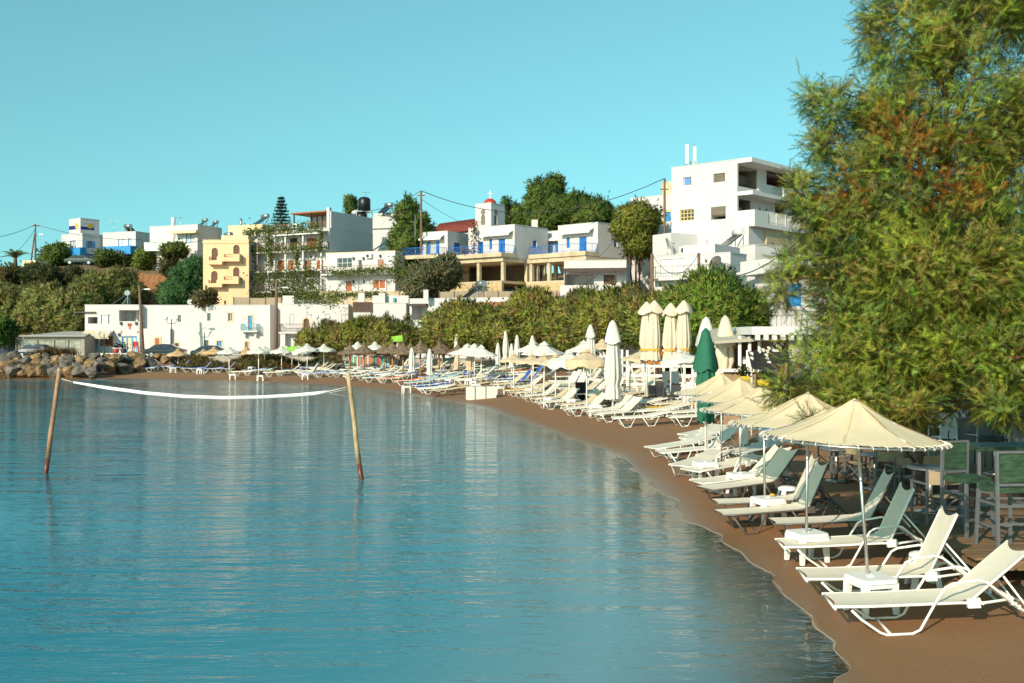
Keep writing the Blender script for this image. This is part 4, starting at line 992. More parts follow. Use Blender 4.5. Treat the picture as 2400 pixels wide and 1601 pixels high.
mb = MB(); q = P(1572,700,75); mb.box((q.x-3.2,73.5,1.3),(q.x+2.4,79.5,3.86)); o = mb.build('flat_roof_shed', WHITE, None); tag(o,'low white flat roofed shed carrying a solar heater behind the tamarisks','shed')
dish(Vector((P(1534,680,74.2).x,74.2,3.86)), R(-30), 'small dark dish on the flat roofed shed', .55, M('dark_dish',(.10,.09,.08),.6), .3)
# right house with blue window
h = House('white_house', 'white bay fronted house with big blue shuttered window and iron balcony', (1770,68), (1960,60), (1985,70), 640, zb=1.0, zt=CAMZ+(790-640)/FPX*65)
u0,z0,u1,z1 = h.door(0, ZD, 1330,1108,1440,1262, BLUEL, leaves=2, slats=True, name='shutter'); h.window(0, ZD, 1172,1120,1190,1290, fm=BLUEL, gm=BLUEL, mull=0); h.window(0, ZD, 1124,1130,1140,1210, fm=BLUEL, mull=0)
h.finish()
zz = CAMZ-(778-HY)/FPX*64; h.balcony(0, .1, h.frame(0)[3], zz, 1.3, railmat=M('grey_iron',(.3,.28,.26),.6), h=1.0, gap=.5)
mb = MB(); t1 = h.zt; h.fbox(0,-.9,-6,t1,h.frame(0)[3]+.5,.9,t1+.25,mb); h.fbox(0,-.7,-6,t1+.25,h.frame(0)[3]+.4,.7,t1+.95,mb); h.put(mb,'parapet',WHITE2)
# ---- upper left
UL = 150
def signbox():
    h = House('hotel', 'white hotel block with blue shutters and blue printed sign cube on its roof', (144,UL), (193,UL-2.5), (241,UL+6.5), 551, zb=12.5, cat='hotel')
    h.window(0, ZA, 613,315,664,380, fm=BLUEL, gm=GLASSW); h.window(1, ZA, 772,316,812,378, fm=BLUEL, gm=GLASS, mull=1, shut=(BLUEL,'lr'))
    h.window(1, ZA, 752,474,846,514, fm=BLUEL, gm=GLASSW, mull=2)
    a = h.rect(0, ZA, 595,380,705,432, 1.0); h.balcony(0, a[0], a[2], a[1], 1.1, mat=BLUEL, railmat=BLUEL, h=a[3]-a[1], solid=True)
    NAVY = M('navy_print',(.01,.015,.16),.5); YEL = M('yellow_print',(.65,.38,.03),.6)
    a = h.rect(1, ZA, 735,428,812,442); mb = MB(); h.fbox(1,a[0],.002,a[1],a[2],.02,a[3],mb); h.put(mb,'painted_band',NAVY)
    a = h.rect(1, ZA, 818,412,836,440); mb = MB(); h.fbox(1,a[0],.021,a[1]+.3,a[2],.04,a[3],mb); h.put(mb,'painted_sun',YEL)
    h.finish()
    # sign cube
    c = House('sign_cube', 'white cube sign with navy bands and yellow suns on the hotel roof', (162,UL+1), (188.5,UL-.8), (219.5,UL+4.5), 515, zb=h.zt-.34, cat='sign', par=.05)
    for w_,(x0,x1) in ((0,(605,668)),(1,(695,820))):
        a = c.rect(w_, ZA, x0,188,x1,218); mb = MB(); c.fbox(w_,max(0.02,a[0]),.002,a[1],min(c.frame(w_)[3]-.02,a[2]),.02,a[3],mb); c.put(mb,'sign_band',NAVY)
        xs = 685 if w_ == 0 else 788; u,z = c.pt(w_,*ZA(xs-(14 if w_==0 else 0),185)); n_ = c.frame(w_)[2]; p_ = c.fp(w_,u,.022,z); mb = MB(); mb.cyl(p_, p_+Vector((n_.x,n_.y,0))*.015, .42, 10); c.put(mb,'sign_sun',YEL)
        mb = MB(); L_ = c.frame(w_)[3]
        for k in range(6): c.fbox(w_, L_*(.15+k*.1), .002, c.zt-.75, L_*(.15+k*.1)+L_*.06, .01, c.zt-.62, mb); c.fbox(w_, L_*(.12+k*.11), .002, c.zb+.5, L_*(.12+k*.11)+L_*.07, .01, c.zb+.62, mb)
        c.put(mb,'sign_lettering',M('grey_print',(.35,.35,.38),.6))
    c.finish()
signbox()
h = House('white_house', 'white house with wide bright blue balcony parapet', (241,UL), (318,UL-2), (352,UL+8), 546, zb=12.5)
for x0,y0,x1,y1 in ((1034,300,1096,368),(1120,295,1152,365),(1030,462,1098,512),(1116,462,1150,515)): h.window(0, ZA, x0,y0,x1,y1, fm=BLUEL, gm=WHITE2, mull=1)
a = h.rect(0, ZA, 898,366,1146,426, 1.3); h.balcony(0, a[0], a[2], a[1], 1.4, mat=BLUEL, railmat=BLUEL, h=a[3]-a[1], solid=True); h.finish()
solar_heater(Vector((P(304,545,UL+2).x,UL+2,h.zt-.35)), R(160), 'solar heater with flat silver tank on the house with blue parapet', 1.0)
antenna((P(266,540,UL+3).x,UL+3,h.zt-.35), 2.6, 'television antenna on the house with blue parapet')
h = House('white_house', 'white house with pale green balcony and glazed corner room', (351,UL-3), (463,UL-6), (520,UL+6), 532, zb=12.0)
for x0,y0,x1,y1 in ((1336,442,1372,520),(1420,438,1456,490)): h.door(0, ZA, x0,y0,x1,y1, BROWN)
h.window(0, ZA, 1520,255,1605,330, fm=WHITE2, gm=GLASSW, mull=2); h.window(0, ZA, 1626,250,1700,328, fm=BLUEL, gm=GLASSW, mull=1); h.window(0, ZA, 1600,430,1640,495, mull=0, gm=GLASS)
a = h.rect(0, ZA, 1262,330,1472,392, 1.2); h.balcony(0, a[0], a[2], a[1], 1.3, mat=M('pale_green_paint',(.55,.66,.60),.6), railmat=M('pale_green_paint',(.55,.66,.60),.6), h=a[3]-a[1], solid=True)
a = h.rect(0, ZA, 1500,232,1725,250, 1.0); mb = MB(); h.fbox(0,a[0],.01,a[1],a[2],1.3,a[3],mb); h.put(mb,'canopy',CREAM2)
h.finish(); mb = MB(); q = P(406,520,UL); mb.cyl((q.x,UL,h.zt-.4),(q.x,UL,h.zt+1.7),.3,10); h.put(mb,'chimney',WHITE2)
antenna((P(423,530,UL).x,UL,h.zt-.35), 2.2, 'television antenna beside a round white chimney', R(20))
for px,lab in ((475,'solar heater on the house with glazed corner, beside its twin and nearer the chimney'),(488,'solar heater on the house with glazed corner, farther from the chimney than its twin')): solar_heater(Vector((P(px,530,UL-1).x,UL-1+(px-475)*.2,h.zt-.35)), R(-50), lab, 1.0)
h = House('shed', 'small cream shed beside the leaning utility pole', (52,UL-6), (83,UL-7), (88,UL-2), 612, zb=12, mat=CREAM2, cat='shed'); h.finish()
# ------------------------------------------------------------ vegetation
rng = np.random.default_rng(11)
def tpl_tuft(k=4, spread=.75, w=.125):
    tris = []; 
    for i in range(k):
        a = 2*math.pi*i/k+.4; s_ = spread*(.35 if i == 0 else 1)
        tip = np.array([1.0*math.cos(s_*.8), math.sin(s_)*math.cos(a)*.8, math.sin(s_)*math.sin(a)*.8]); r_ = np.array([0, -math.sin(a), math.cos(a)])*w
        tris.append([r_, -r_, tip])
    return np.array(tris)
def tpl_leaf():
    q = [(0,0,0),(.5,.28,.05),(1,0,0),(.5,-.28,.05)]
    return np.array([[q[0],q[1],q[2]],[q[0],q[2],q[3]]], float)
def tpl_feather(n=16, w=.030, seed=1, nl=.46):
    r = np.random.default_rng(seed); tris = [[(0,.012,0),(0,-.012,0),(1,0,-.06)]]
    for i in range(n):
        x = .08+.86*i/n; a = 2.4*i+r.uniform(-.4,.4); L_ = (nl*(1-x*.5))*r.uniform(.7,1.2)
        tip = (x+L_*.78, L_*.62*math.cos(a), L_*.62*math.sin(a)-.03); nx = (-math.sin(a)*w, )
        tris.append([(x-w*.4, -math.sin(a)*w*.5, math.cos(a)*w*.5), (x+w*.4, math.sin(a)*w*.5, -math.cos(a)*w*.5), tip])
    return np.array(tris, float)
def foliage(name, pos, dirs, size, cols, tpl, mat, parent=None, label=None, cat=None, kind=None, loc=None, face=None):
    """one mesh of many leaf sprays; pos (n,3) dirs (n,3) size (n,) cols (n,3)"""
    n = len(pos); d = dirs/np.linalg.norm(dirs, axis=1, keepdims=True)
    rv = rng.normal(size=(n,3)); s_ = np.cross(d, rv); s_ /= np.linalg.norm(s_, axis=1, keepdims=True); u = np.cross(d, s_)
    F = np.stack([d, s_, u], 1)                                  # n,3(axis),3
    v = np.einsum('tka,nab->ntkb', tpl, F)*size[:,None,None,None]+pos[:,None,None,:]
    off = np.array(parent_origin(parent)) if parent is not None else (np.array(loc) if loc is not None else np.zeros(3))
    v = v-off
    T = len(tpl); nv = n*T*3
    me = bpy.data.meshes.new(name); me.vertices.add(nv); me.vertices.foreach_set('co', v.astype(np.float32).ravel())
    me.loops.add(nv); me.loops.foreach_set('vertex_index', np.arange(nv, dtype=np.int32))
    me.polygons.add(n*T); me.polygons.foreach_set('loop_start', np.arange(0, nv, 3, dtype=np.int32))
    me.update(calc_edges=True)
    c = me.color_attributes.new('tint', 'FLOAT_COLOR', 'POINT')
    cc = np.ones((n, T*3, 4), np.float32); cc[:,:,:3] = np.clip(cols, .003, 1)[:,None,:]
    c.data.foreach_set('color', cc.ravel())
    na = me.attributes.new('nrm', 'FLOAT_VECTOR', 'POINT'); nd = d if face is None else d*.55+np.array(face); nd = nd/np.linalg.norm(nd, axis=1, keepdims=True)
    na.data.foreach_set('vector', np.repeat(nd, T*3, axis=0).astype(np.float32).ravel())
    me.materials.append(mat)
    o = bpy.data.objects.new(name, me); COL.objects.link(o)
    if parent is not None: o.parent = parent; KIDS.setdefault(parent.name, []).append(o)
    elif loc is not None: o.location = loc
    if label: tag(o, label, cat)
    if kind: o['kind'] = kind
    return o
FGAIN = 3.1
def scatter(lobes, per, crad, nclump, pal, size, bias=(0,0,.15), shell=(.55,1.0), jit=.3, rough=.75, ctint=.35, gdw=.6):
    """leaf positions in clumps spread through ellipsoid lobes (cx,cy,cz,rx,ry,rz)"""
    Pn, Dn, Sn, Cn = [], [], [], []
    vol = np.array([l[3]*l[5]+l[3]*l[4] for l in lobes]); share = np.maximum(1, (nclump*vol/vol.sum()).astype(int))
    pal = np.array(pal)
    for l, m in zip(lobes, share):
        c = np.array(l[:3]); r_ = np.array(l[3:6])
        dv = rng.normal(size=(m,3)); dv /= np.linalg.norm(dv, axis=1, keepdims=True)
        rad = rng.uniform(*shell, size=(m,1))
        ph = rng.uniform(0,6.28,3); lump = np.sin(dv[:,:1]*4.3+ph[0])*np.sin(dv[:,2:3]*4.9+ph[1])+.6*np.sin(dv[:,1:2]*7+dv[:,:1]*5+ph[2])
        rad = rad*(1+.17*lump); cen = c+dv*rad*r_
        cr = crad*rng.uniform(.6,1.35,size=(m,1))
        g = rng.normal(size=(m,per,3))*.5; p = cen[:,None,:]+g*cr[:,None,:]
        out = (p-c)/r_; out /= np.linalg.norm(out, axis=2, keepdims=True)+1e-6
        gd = g/(np.linalg.norm(g, axis=2, keepdims=True)+1e-6)
        d = out*.7+gd*gdw+rng.normal(size=p.shape)*rough*.5+np.array(bias)
        cc = pal[rng.integers(0, len(pal), m)]
        col = cc[:,None,:]*(1+ctint*(rng.random((m,per,1))-.5)*2*.6)*(1+.12*rng.normal(size=(m,per,3)))
        mixp = pal[rng.integers(0, len(pal), (m,per))]; k = rng.random((m,per,1)) < .25; col = np.where(k, mixp, col)
        Pn.append(p.reshape(-1,3)); Dn.append(d.reshape(-1,3)); Cn.append(col.reshape(-1,3)); Sn.append(size*rng.uniform(1-jit,1+jit,m*per))
    return np.concatenate(Pn), np.concatenate(Dn), np.concatenate(Sn), np.concatenate(Cn)*FGAIN
def LB(px, py, Y, rx, ry, dep=None):
    c = P(px, py, Y); k = Y/FPX
    return (c.x, c.y, c.z, rx*k, dep if dep else rx*k*.9, ry*k)
BARK = M('bark', (.10,.065,.045), .9, .35, 6, .8, 14, stretch=(1,1,.3))
LEAF = leafmat('foliage', .40)
TUFT = tpl_tuft(); LEAFT = tpl_leaf(); FEA = tpl_feather()
TAMP = [(0.097,0.110,0.018),(0.128,0.133,0.020),(0.072,0.090,0.017),(0.151,0.148,0.026),(0.134,0.105,0.033),(0.109,0.077,0.033),(0.079,0.090,0.020)]
PINEP = [(.045,.075,.014),(.066,.10,.017),(.032,.055,.014),(.085,.10,.022)]
def tree(name, label, lobes, nclump, per, crad, size, pal, tpl, cat='tree', group=None, base=None, trunk=.16, bias=(0,0,.15), shell=(.5,1.0), rough=.75):
    l0 = lobes[0]
    if base is None: base = (np.mean([l[0] for l in lobes]), np.mean([l[1] for l in lobes]))
    bz = gz(*base)
    r_ = empty(name, (base[0], base[1], bz), label, cat, group)
    mb = MB()
    for i, l in enumerate(lobes):
        c = Vector(l[:3]); b = Vector((base[0]+.12*i, base[1], bz-.25)); mid = b.lerp(c, .55)+Vector((rnd.uniform(-.2,.2),rnd.uniform(-.2,.2),.2))
        mb.tube([b, b.lerp(mid,.5)+Vector((rnd.uniform(-.1,.1),0,0)), mid, c+Vector((0,0,l[5]*.3))], [trunk, trunk*.8, trunk*.55, trunk*.15], 7)
        for k in range(4):
            t = rnd.uniform(0,6.28); e = c+Vector((math.cos(t)*l[3]*.75, math.sin(t)*l[4]*.75, rnd.uniform(-.2,.6)*l[5]))
            mb.tube([mid, mid.lerp(e,.6)+Vector((0,0,.15)), e], [trunk*.4, trunk*.22, trunk*.06], 5)
    mb.build('trunk', BARK, r_)
    p, d, s_, c = scatter(lobes, per, crad, nclump, pal, size, bias, shell, rough=rough)
    foliage('crown', p, d, s_, c, tpl, LEAF, r_)
    return r_
# tamarisk hedge trees along the promenade
TG = 'tamarisk trees along the promenade'
for lab, lobes, n in (
    ('low olive green tamarisk bush under the brown balcony railing', [LB(738,803,101,42,26),LB(775,793,101,40,31)], 150),
    ('rounded tamarisk between the lamp with round globes and the thatched umbrellas', [LB(825,791,99,50,34),LB(868,787,99,40,38)], 190),
    ('tamarisk standing behind the thatched umbrellas', [LB(908,787,97,45,36),LB(950,803,97,34,26)], 160),
    ('loose branched tamarisk at the corner of the loggia house', [LB(1050,772,89,48,45),LB(1028,792,89,30,31)], 230),
    ('dense tamarisk below the reed fence', [LB(1118,769,86,60,52),LB(1095,757,87,36,43)], 300),
    ('bushy tamarisk beside the closed white beach umbrellas', [LB(1192,772,83,58,53)], 260),
    ('tallest tamarisk of the promenade row with light green tips', [LB(1262,755,80,64,62),LB(1240,719,80,40,31)], 380),
    ('tamarisk behind two tall closed white umbrellas', [LB(1345,757,76,60,58)], 280),
    ('broad tamarisk below the brown canopied house', [LB(1408,749,73,62,62),LB(1465,735,71,55,53)], 420),
    ('tamarisk behind the group of tall closed beige parasols', [LB(1525,757,66,50,52),LB(1560,742,64,40,43)], 330)):
    tree('tamarisk', lab, lobes, n, 58, .50, .40, TAMP, TUFT, group=TG, trunk=.13, bias=(0,0,.45))
tree('tamarisk', 'large rounded tamarisk beside the house with big blue window', [LB(1672,732,54,90,84),LB(1735,748,54,48,54),LB(1610,740,55,55,56)], 560, 90, .5, .30, [(.075,.115,.016),(.10,.14,.018),(.055,.09,.014),(.11,.12,.024)], TUFT, group=TG, trunk=.16, bias=(0,0,.35))
# slope below the upper left houses
SP = [(0.091,0.098,0.027),(0.116,0.116,0.034),(0.073,0.079,0.024),(0.134,0.122,0.043),(0.085,0.110,0.030)]
SG = 'tamarisks on the slope below the upper houses'
for lab, lobes, n in (
    ('grey green tamarisk at the foot of the slope behind the annex', [LB(40,735,132,60,62)], 230),
    ('tall grey green tamarisk between annex and tavern', [LB(115,735,131,62,66)], 250),
    ('tamarisk directly left of the tavern roof', [LB(178,740,130,50,66)], 220),
    ('wide tamarisk bush rising above the tavern roof', [LB(250,690,134,75,55),LB(300,695,134,45,40)], 330),
    ('tamarisk on the slope below the dark shrubs', [LB(215,715,131,45,55)], 170)):
    tree('tamarisk', lab, lobes, n, 50, .75, .55, SP, TUFT, group=SG, trunk=.14, bias=(0,0,.35))
tree('tamarisk', 'deep green feathery tree leaning against the cream house', [LB(440,668,134,40,52),LB(415,690,134,36,32),LB(460,645,134,25,32)], 300, 70, .75, .5, [(.030,.075,.025),(.045,.09,.03),(.025,.06,.022)], TUFT, trunk=.14, bias=(0,0,.3))
for lab, lobes, n, pal in (
    ('dark shrub hanging over the orange earth cliff', [LB(115,655,137.5,40,28),LB(90,645,138.5,40,20)], 150, [(0.036,0.051,0.017),(0.058,0.065,0.022)]),
    ('dark brownish shrub on the cliff edge below the parked car', [LB(165,648,138.5,36,16),LB(30,652,138.5,45,24)], 140, [(0.051,0.055,0.019),(0.087,0.072,0.029)]),
    ('dry reddish shrub on the slope above the rocks', [LB(10,690,136,40,25)], 80, [(0.102,0.072,0.036),(0.116,0.102,0.043)]),
    ('green bush above the cliff in front of the hotel', [LB(135,600,147,32,26),LB(120,622,147,28,18)], 150, [(0.072,0.116,0.022),(0.102,0.138,0.029),(0.051,0.087,0.017)]),
    ('small round bush below the blue balcony parapet', [LB(248,605,146,20,15)], 60, [(0.080,0.116,0.023),(0.058,0.080,0.020)]),
    ('loose shrub with gaps between the two blue trimmed houses', [LB(280,612,147,16,14)], 40, [(0.087,0.087,0.029),(0.116,0.116,0.043)]),
    ('light green bush beside the garden wall', [LB(336,610,146,14,18)], 60, [(0.102,0.145,0.023),(0.131,0.160,0.029)]),
    ('vine on the garden arch of the upper house', [LB(412,588,141,30,10)], 60, [(0.116,0.145,0.029),(0.087,0.102,0.029)]),
    ('small shrub on the cliff top', [LB(395,620,141,18,12)], 50, [(0.087,0.087,0.036)]),
    ('bright green bush at the left edge beside the shed', [LB(8,775,118,26,24)], 90, [(0.043,0.094,0.017),(0.065,0.123,0.022)]),
    ('low garden shrub beside the cream house steps', [LB(478,700,123,22,10)], 40, [(0.116,0.102,0.043)])):
    tree('shrub', lab, lobes, n, 45, .6, .42, pal, LEAFT, cat='shrub', group='shrubs on the slope', trunk=.06)
# pines and cypresses behind the villas
PG = 'dark trees behind the villas'
for lab, lobes, n in (
    ('tall ragged pine behind the villas', [LB(1262,470,146,26,48),LB(1295,450,146,26,36),LB(1250,500,146,20,40)], 230),
    ('broad dark pine beside the ragged pine', [LB(1320,500,144,50,38),LB(1280,520,144,40,30),LB(1355,480,144,28,28)], 330),
    ('rounded dark pine next to the olive coloured tree', [LB(1400,505,142,36,34),LB(1372,520,142,30,26)], 220),
    ('small brownish pine behind the bell tower', [LB(1212,515,148,22,30)], 110)):
    tree('pine_tree', lab, lobes, n, 48, .70, .5, PINEP, TUFT, group=PG, trunk=.2, bias=(0,0,.3))
tree('pine_tree', 'round olive green pine beside the wooden utility pole', [LB(1494,522,117,42,38),LB(1470,535,117,26,26),LB(1500,566,117,30,32)], 360, 60, .7, .42, [(.10,.11,.018),(.13,.125,.022),(.07,.085,.015)], TUFT, group=PG, trunk=.18)
tree('cypress_tree', 'thin bare topped cypress beside the bell tower', [LB(1183,500,147,7,42),LB(1185,525,147,12,20)], 50, 40, .45, .4, PINEP, TUFT, group=PG, trunk=.08)
tree('cypress_tree', 'broad dark cypress in front of the gabled house', [LB(962,580,128,44,50),LB(957,520,128,22,60),LB(985,545,128,22,40),LB(950,640,127,22,40)], 420, 46, .60, .5, PINEP, TUFT, trunk=.2)
tree('cypress_tree', 'small dark cypress behind the black water tanks', [LB(822,482,150,10,24)], 40, 40, .45, .4, PINEP, TUFT, trunk=.1)
tree('olive_tree', 'grey green olive tree in front of the concrete columns', [LB(1010,655,116,46,40),LB(1045,640,116,34,34),LB(985,680,116,30,24)], 330, 60, .6, .36, [(.15,.15,.075),(.12,.125,.06),(.18,.17,.09),(.09,.10,.045)], LEAFT, trunk=.16)
# norfolk pine: tiers of drooping boughs
def norfolk():
    b = P(659,535,152); top = P(659,462,152); base = gz(b.x, b.y)
    r_ = empty('norfolk_pine', (b.x,b.y,base), 'symmetrical tiered Norfolk pine above the roofs', 'tree')
    mb = MB(); mb.tube([(b.x,b.y,base-.2),(b.x,b.y,top.z)], [.22,.03], 7); mb.build('trunk', BARK, r_)
    Pn, Dn = [], []
    H = top.z-base
    for k in range(15):
        f = (k+.5)/15; z = top.z-H*.62*f; rad = .15+2.15*f**.85
        for a in np.arange(0, 6.28, 6.28/7)+k*.5:
            for q in np.linspace(.1,1,16):
                Pn.append((b.x+rad*q*math.cos(a), b.y+rad*q*math.sin(a), z+.35*q*q*rad*.35-.12*q*rad)); Dn.append((math.cos(a), math.sin(a), .5))
    Pn = np.array(Pn)+rng.normal(size=(len(Pn),3))*.04; Dn = np.array(Dn)+rng.normal(size=(len(Dn),3))*.5
    foliage('crown', Pn, Dn, rng.uniform(.25,.42,len(Pn)), np.array([(.03,.06,.02)])*rng.uniform(.7,1.3,(len(Pn),1)), TUFT, LEAF, r_)
norfolk()
def palm():
    b = P(36,612,149); base = gz(b.x,b.y); top = Vector((b.x,b.y,max(base+1.2, b.z+.6)))
    r_ = empty('palm_tree', (b.x,b.y,base), 'small palm with arching fronds beside the shed', 'palm')
    mb = MB(); mb.tube([(b.x,b.y,base-.2),top], [.3,.24], 8); mb.build('trunk', BARK, r_)
    for k in range(13):
        a = k*2.4; L_ = rnd.uniform(2.2,3.2); mb = MB(); prev = None
        el = rnd.uniform(.5,1.25)
        for i in range(12):
            t = i/11; p = top+Vector((math.cos(a)*L_*t*math.cos(el), math.sin(a)*L_*t*math.cos(el), L_*(math.sin(el)*t-.55*t*t)))
            if prev is not None:
                mb.bar(prev, p, .04)
                sd_ = Vector((-math.sin(a), math.cos(a), 0))
                for s_ in (-1,1):
                    w = .55*math.sin(math.pi*min(1,t+.1)); mb.add([prev, p, p+sd_*s_*w+Vector((math.cos(a)*.3,math.sin(a)*.3,-.22))], [(0,1,2)])
            prev = p
        mb.build('frond', M('palm_leaf',(.10,.12,.045),.6,.2,4), r_)
palm()
# vines over the balconies: leaf sheets following slab edges and posts
def vine(name, label, segs, n, size, pal):
    Pn, Dn = [], []
    tot = sum((Vector(b)-Vector(a)).length for a,b,_ in segs)
    for a, b, rad in segs:
        a, b = Vector(a), Vector(b); m = int(n*(b-a).length/tot)
        t = rng.random(m); c = np.array(a)[None]+(np.array(b)-np.array(a))[None]*t[:,None]
        lump = .45+.9*np.abs(np.sin(t*(b-a).length*1.3+rnd.uniform(0,6)))
        Pn.append(c+rng.normal(size=(m,3))*rad*np.array([.45,.35,.55])*lump[:,None]); Dn.append(rng.normal(size=(m,3))+np.array([0,-.3,-.25]))
    Pn = np.concatenate(Pn); Dn = np.concatenate(Dn); pal = np.array(pal)
    r_ = empty(name, tuple(segs[0][0]), label, 'vine')
    foliage('leaves', Pn, Dn, size*rng.uniform(.6,1.4,len(Pn)), pal[rng.integers(0,len(pal),len(Pn))]*rng.uniform(.7,1.3,(len(Pn),1)), LEAFT, LEAF, r_, face=(-.2,-.75,.35))
    mb = MB()
    for a, b, rad in segs:
        a, b = Vector(a), Vector(b); mid = a.lerp(b,.5)+Vector((0,0,.1)); mb.tube([a,a.lerp(b,.25)+Vector((0,0,-.06)),mid,a.lerp(b,.75),b], .025, 5)
    mb.build('stem', BARK, r_)
VP = [(.13,.17,.03),(.10,.14,.025),(.17,.19,.04),(.08,.11,.025)]
b_ = BH; L0 = b_.frame(0)[3]; F = lambda u,n_,z: b_.fp(0,u,n_,z)
vine('vine', 'grape vine hanging from the top balcony of the vine covered house', [(F(-.6,1.4,f1+2.6),F(L0*.95,1.5,f1+2.75),.75),(F(-.4,1.4,f1+2.6),F(-.3,1.4,f1-2.0),.8),(F(L0*.98,1.5,f1+2.5),F(L0*.98,1.5,f1-.4),.6),(F(L0*.28,1.5,f1+2.5),F(L0*.3,1.5,f1-1.5),.5)], 2600, .30, VP)
vine('vine', 'leafy vine along the middle balcony railing of the vine covered house', [(F(0,1.55,f1+.25),F(L0,1.55,f1+.2),.55),(F(L0*.66,1.5,f1-.2),F(L0*.66,1.5,f2+.4),.4),(F(0,1.55,f2+.3),F(.1,1.55,f1),.5)], 1900, .28, VP)
vine('vine', 'dense dark vine filling the lower floor of the vine covered house', [(F(-2.2,1.8,f2-.9),F(L0,2.1,f2-.3),1.2),(F(-2.6,1.9,f0+.4),F(-1.5,1.9,f2-.4),1.1),(F(L0*.35,2.0,f0+.6),F(L0*.95,2.0,f0+1.2),1.3),(F(-2.5,2.2,f0-.3),F(L0,2.2,f0-.4),.7)], 4200, .30, [(.06,.09,.02),(.10,.13,.025),(.07,.10,.02),(.13,.15,.03)])
h = None
q0 = P(775,628,124.5); q1 = P(930,624,122); vine('vine', 'vine trailing along the railing slab of the white flats', [(P(772,640,124.5),P(938,630,121.8),.45),(P(930,600,122),P(935,665,121.5),.8),(P(925,640,121.5),P(962,640,120),.9)], 1900, .28, VP)
vine('vine', 'leafy pergola vine above the roof terrace with white posts', [(P(772,700,118),P(800,690,116),.7),(P(800,692,116),P(905,690,114),.4),(P(690,690,121),P(780,700,121),.9)], 1500, .28, VP)
vine('vine', 'thin bougainvillea climbing between two villas', [(P(1110,600,123),P(1113,520,125),.45),(P(1085,590,123),P(1115,590,123),.35)], 350, .28, [(.10,.11,.03),(.25,.06,.08),(.08,.09,.025)])
vine('vine', 'green creeper on the wall corner of the loggia house', [(P(954,735,107.5),P(955,795,107.5),.35),(P(960,777,107.5),P(1000,777,107.5),.55)], 500, .3, [(.10,.12,.02),(.14,.15,.03)])
# low dune vegetation behind the far beach
def ground_cover():
    Pn = []
    while len(Pn) < 7000:
        px = rng.uniform(415,800); d_ = rng.uniform(0,1); Yd = rng.uniform(92,100)
        x = (px-CX)/FPX*Yd; hh = (.25+1.3*abs(math.sin(px*.017+.5)))*max(.15,math.sin(min(1,(px-410)/60)*1.57))
        Pn.append((x, Yd, gz(x,Yd)+rng.uniform(0,1)*hh*(1-.6*abs(Yd-96)/4)))
    Pn = np.array(Pn); pal = np.array([(.20,.14,.05),(.13,.13,.035),(.25,.18,.065),(.10,.11,.03),(.27,.15,.06)])
    k = (np.abs(np.sin(Pn[:,0]*.55))*3+rng.random(len(Pn))*2).astype(int) % 5
    foliage('ground_cover', Pn, rng.normal(size=Pn.shape)+np.array([0,-.2,.7]), rng.uniform(.2,.5,len(Pn)), pal[k]*rng.uniform(.7,1.3,(len(Pn),1)), TUFT, LEAF, None, 'dry brown and green ground cover on the bank behind the far beach', 'ground cover', 'stuff', face=(0,-.5,.7))
ground_cover()
def grass_tuft(px, py, Yd, w, n, lab, pal):
    c = P(px,py,Yd); z = gz(c.x,c.y); pts = np.stack([c.x+rng.normal(size=n)*w*.4, c.y+rng.normal(size=n)*.5, np.full(n,max(z,c.z-.3))+rng.random(n)*.3],1)
    foliage('dry_grass', pts, rng.normal(size=(n,3))*.5+np.array([0,0,1]), rng.uniform(.4,.9,n), np.array(pal)[rng.integers(0,len(pal),n)], tpl_tuft(5,.5,.04), LEAF, None, lab, 'grass tuft', 'stuff')
grass_tuft(128,828,93,2.2,420,'tuft of dry straw coloured grass on the rocks beside the parked car',[(.36,.24,.10),(.28,.18,.07),(.22,.13,.05)])
# ------------------------------------------------------------ rocks, quay, poles, cars
ROCKT = M('tan_rock', (.15,.088,.042), .95, .5, 1.2, 3, 4, rgb2=(.26,.165,.085)); ROCKG = M('grey_rock', (.075,.064,.053), .95, .5, 1.2, 3, 4, rgb2=(.16,.137,.113))
def rock_mesh(seed, mat):
    r = random.Random(seed); mb = MB(); mb.sphere((0,0,0), 1.0, 18, 12)
    planes = [(Vector((r.gauss(0,1),r.gauss(0,1),r.gauss(0,1))).normalized(), r.uniform(.50,.82)) for _ in range(16)]
    out = []
    ph = [r.uniform(0,6) for _ in range(3)]
    for v in mb.v:
        v = Vector(v)
        for n_, d in planes:
            e = v.dot(n_)-d
            if e > 0: v -= n_*e
        k = 1+.045*math.sin(v.x*7+ph[0])*math.sin(v.y*8+ph[1])+.03*math.sin(v.z*13+v.x*9+ph[2])
        v = Vector((v.x*1.15*k, v.y*k, v.z*.85*k)); out.append(tuple(v))
    mb.v = out; mb.sm = [False]*len(mb.sm)
    return mb.mesh('boulder', mat)
RM = [(rock_mesh(40+i, ROCKT if i % 2 else ROCKG), i % 2) for i in range(12)]
def boulder(px, py, Yd, rpx, i):
    me, tan = RM[i % 12]; o = bpy.data.objects.new('boulder', me); COL.objects.link(o)
    c = P(px, py, Yd); r_ = rpx*Yd/FPX
    o.location = c; o.scale = (r_*rnd.uniform(1.1,1.5), r_*rnd.uniform(1.0,1.3), r_*rnd.uniform(1.0,1.25)); o.rotation_euler = (rnd.uniform(-.4,.4), rnd.uniform(-.4,.4), rnd.uniform(0,6.28))
    tag(o, 'tan boulder in the breakwater pile' if tan else 'grey boulder in the breakwater pile', 'boulder', 'breakwater boulders')
i = 0
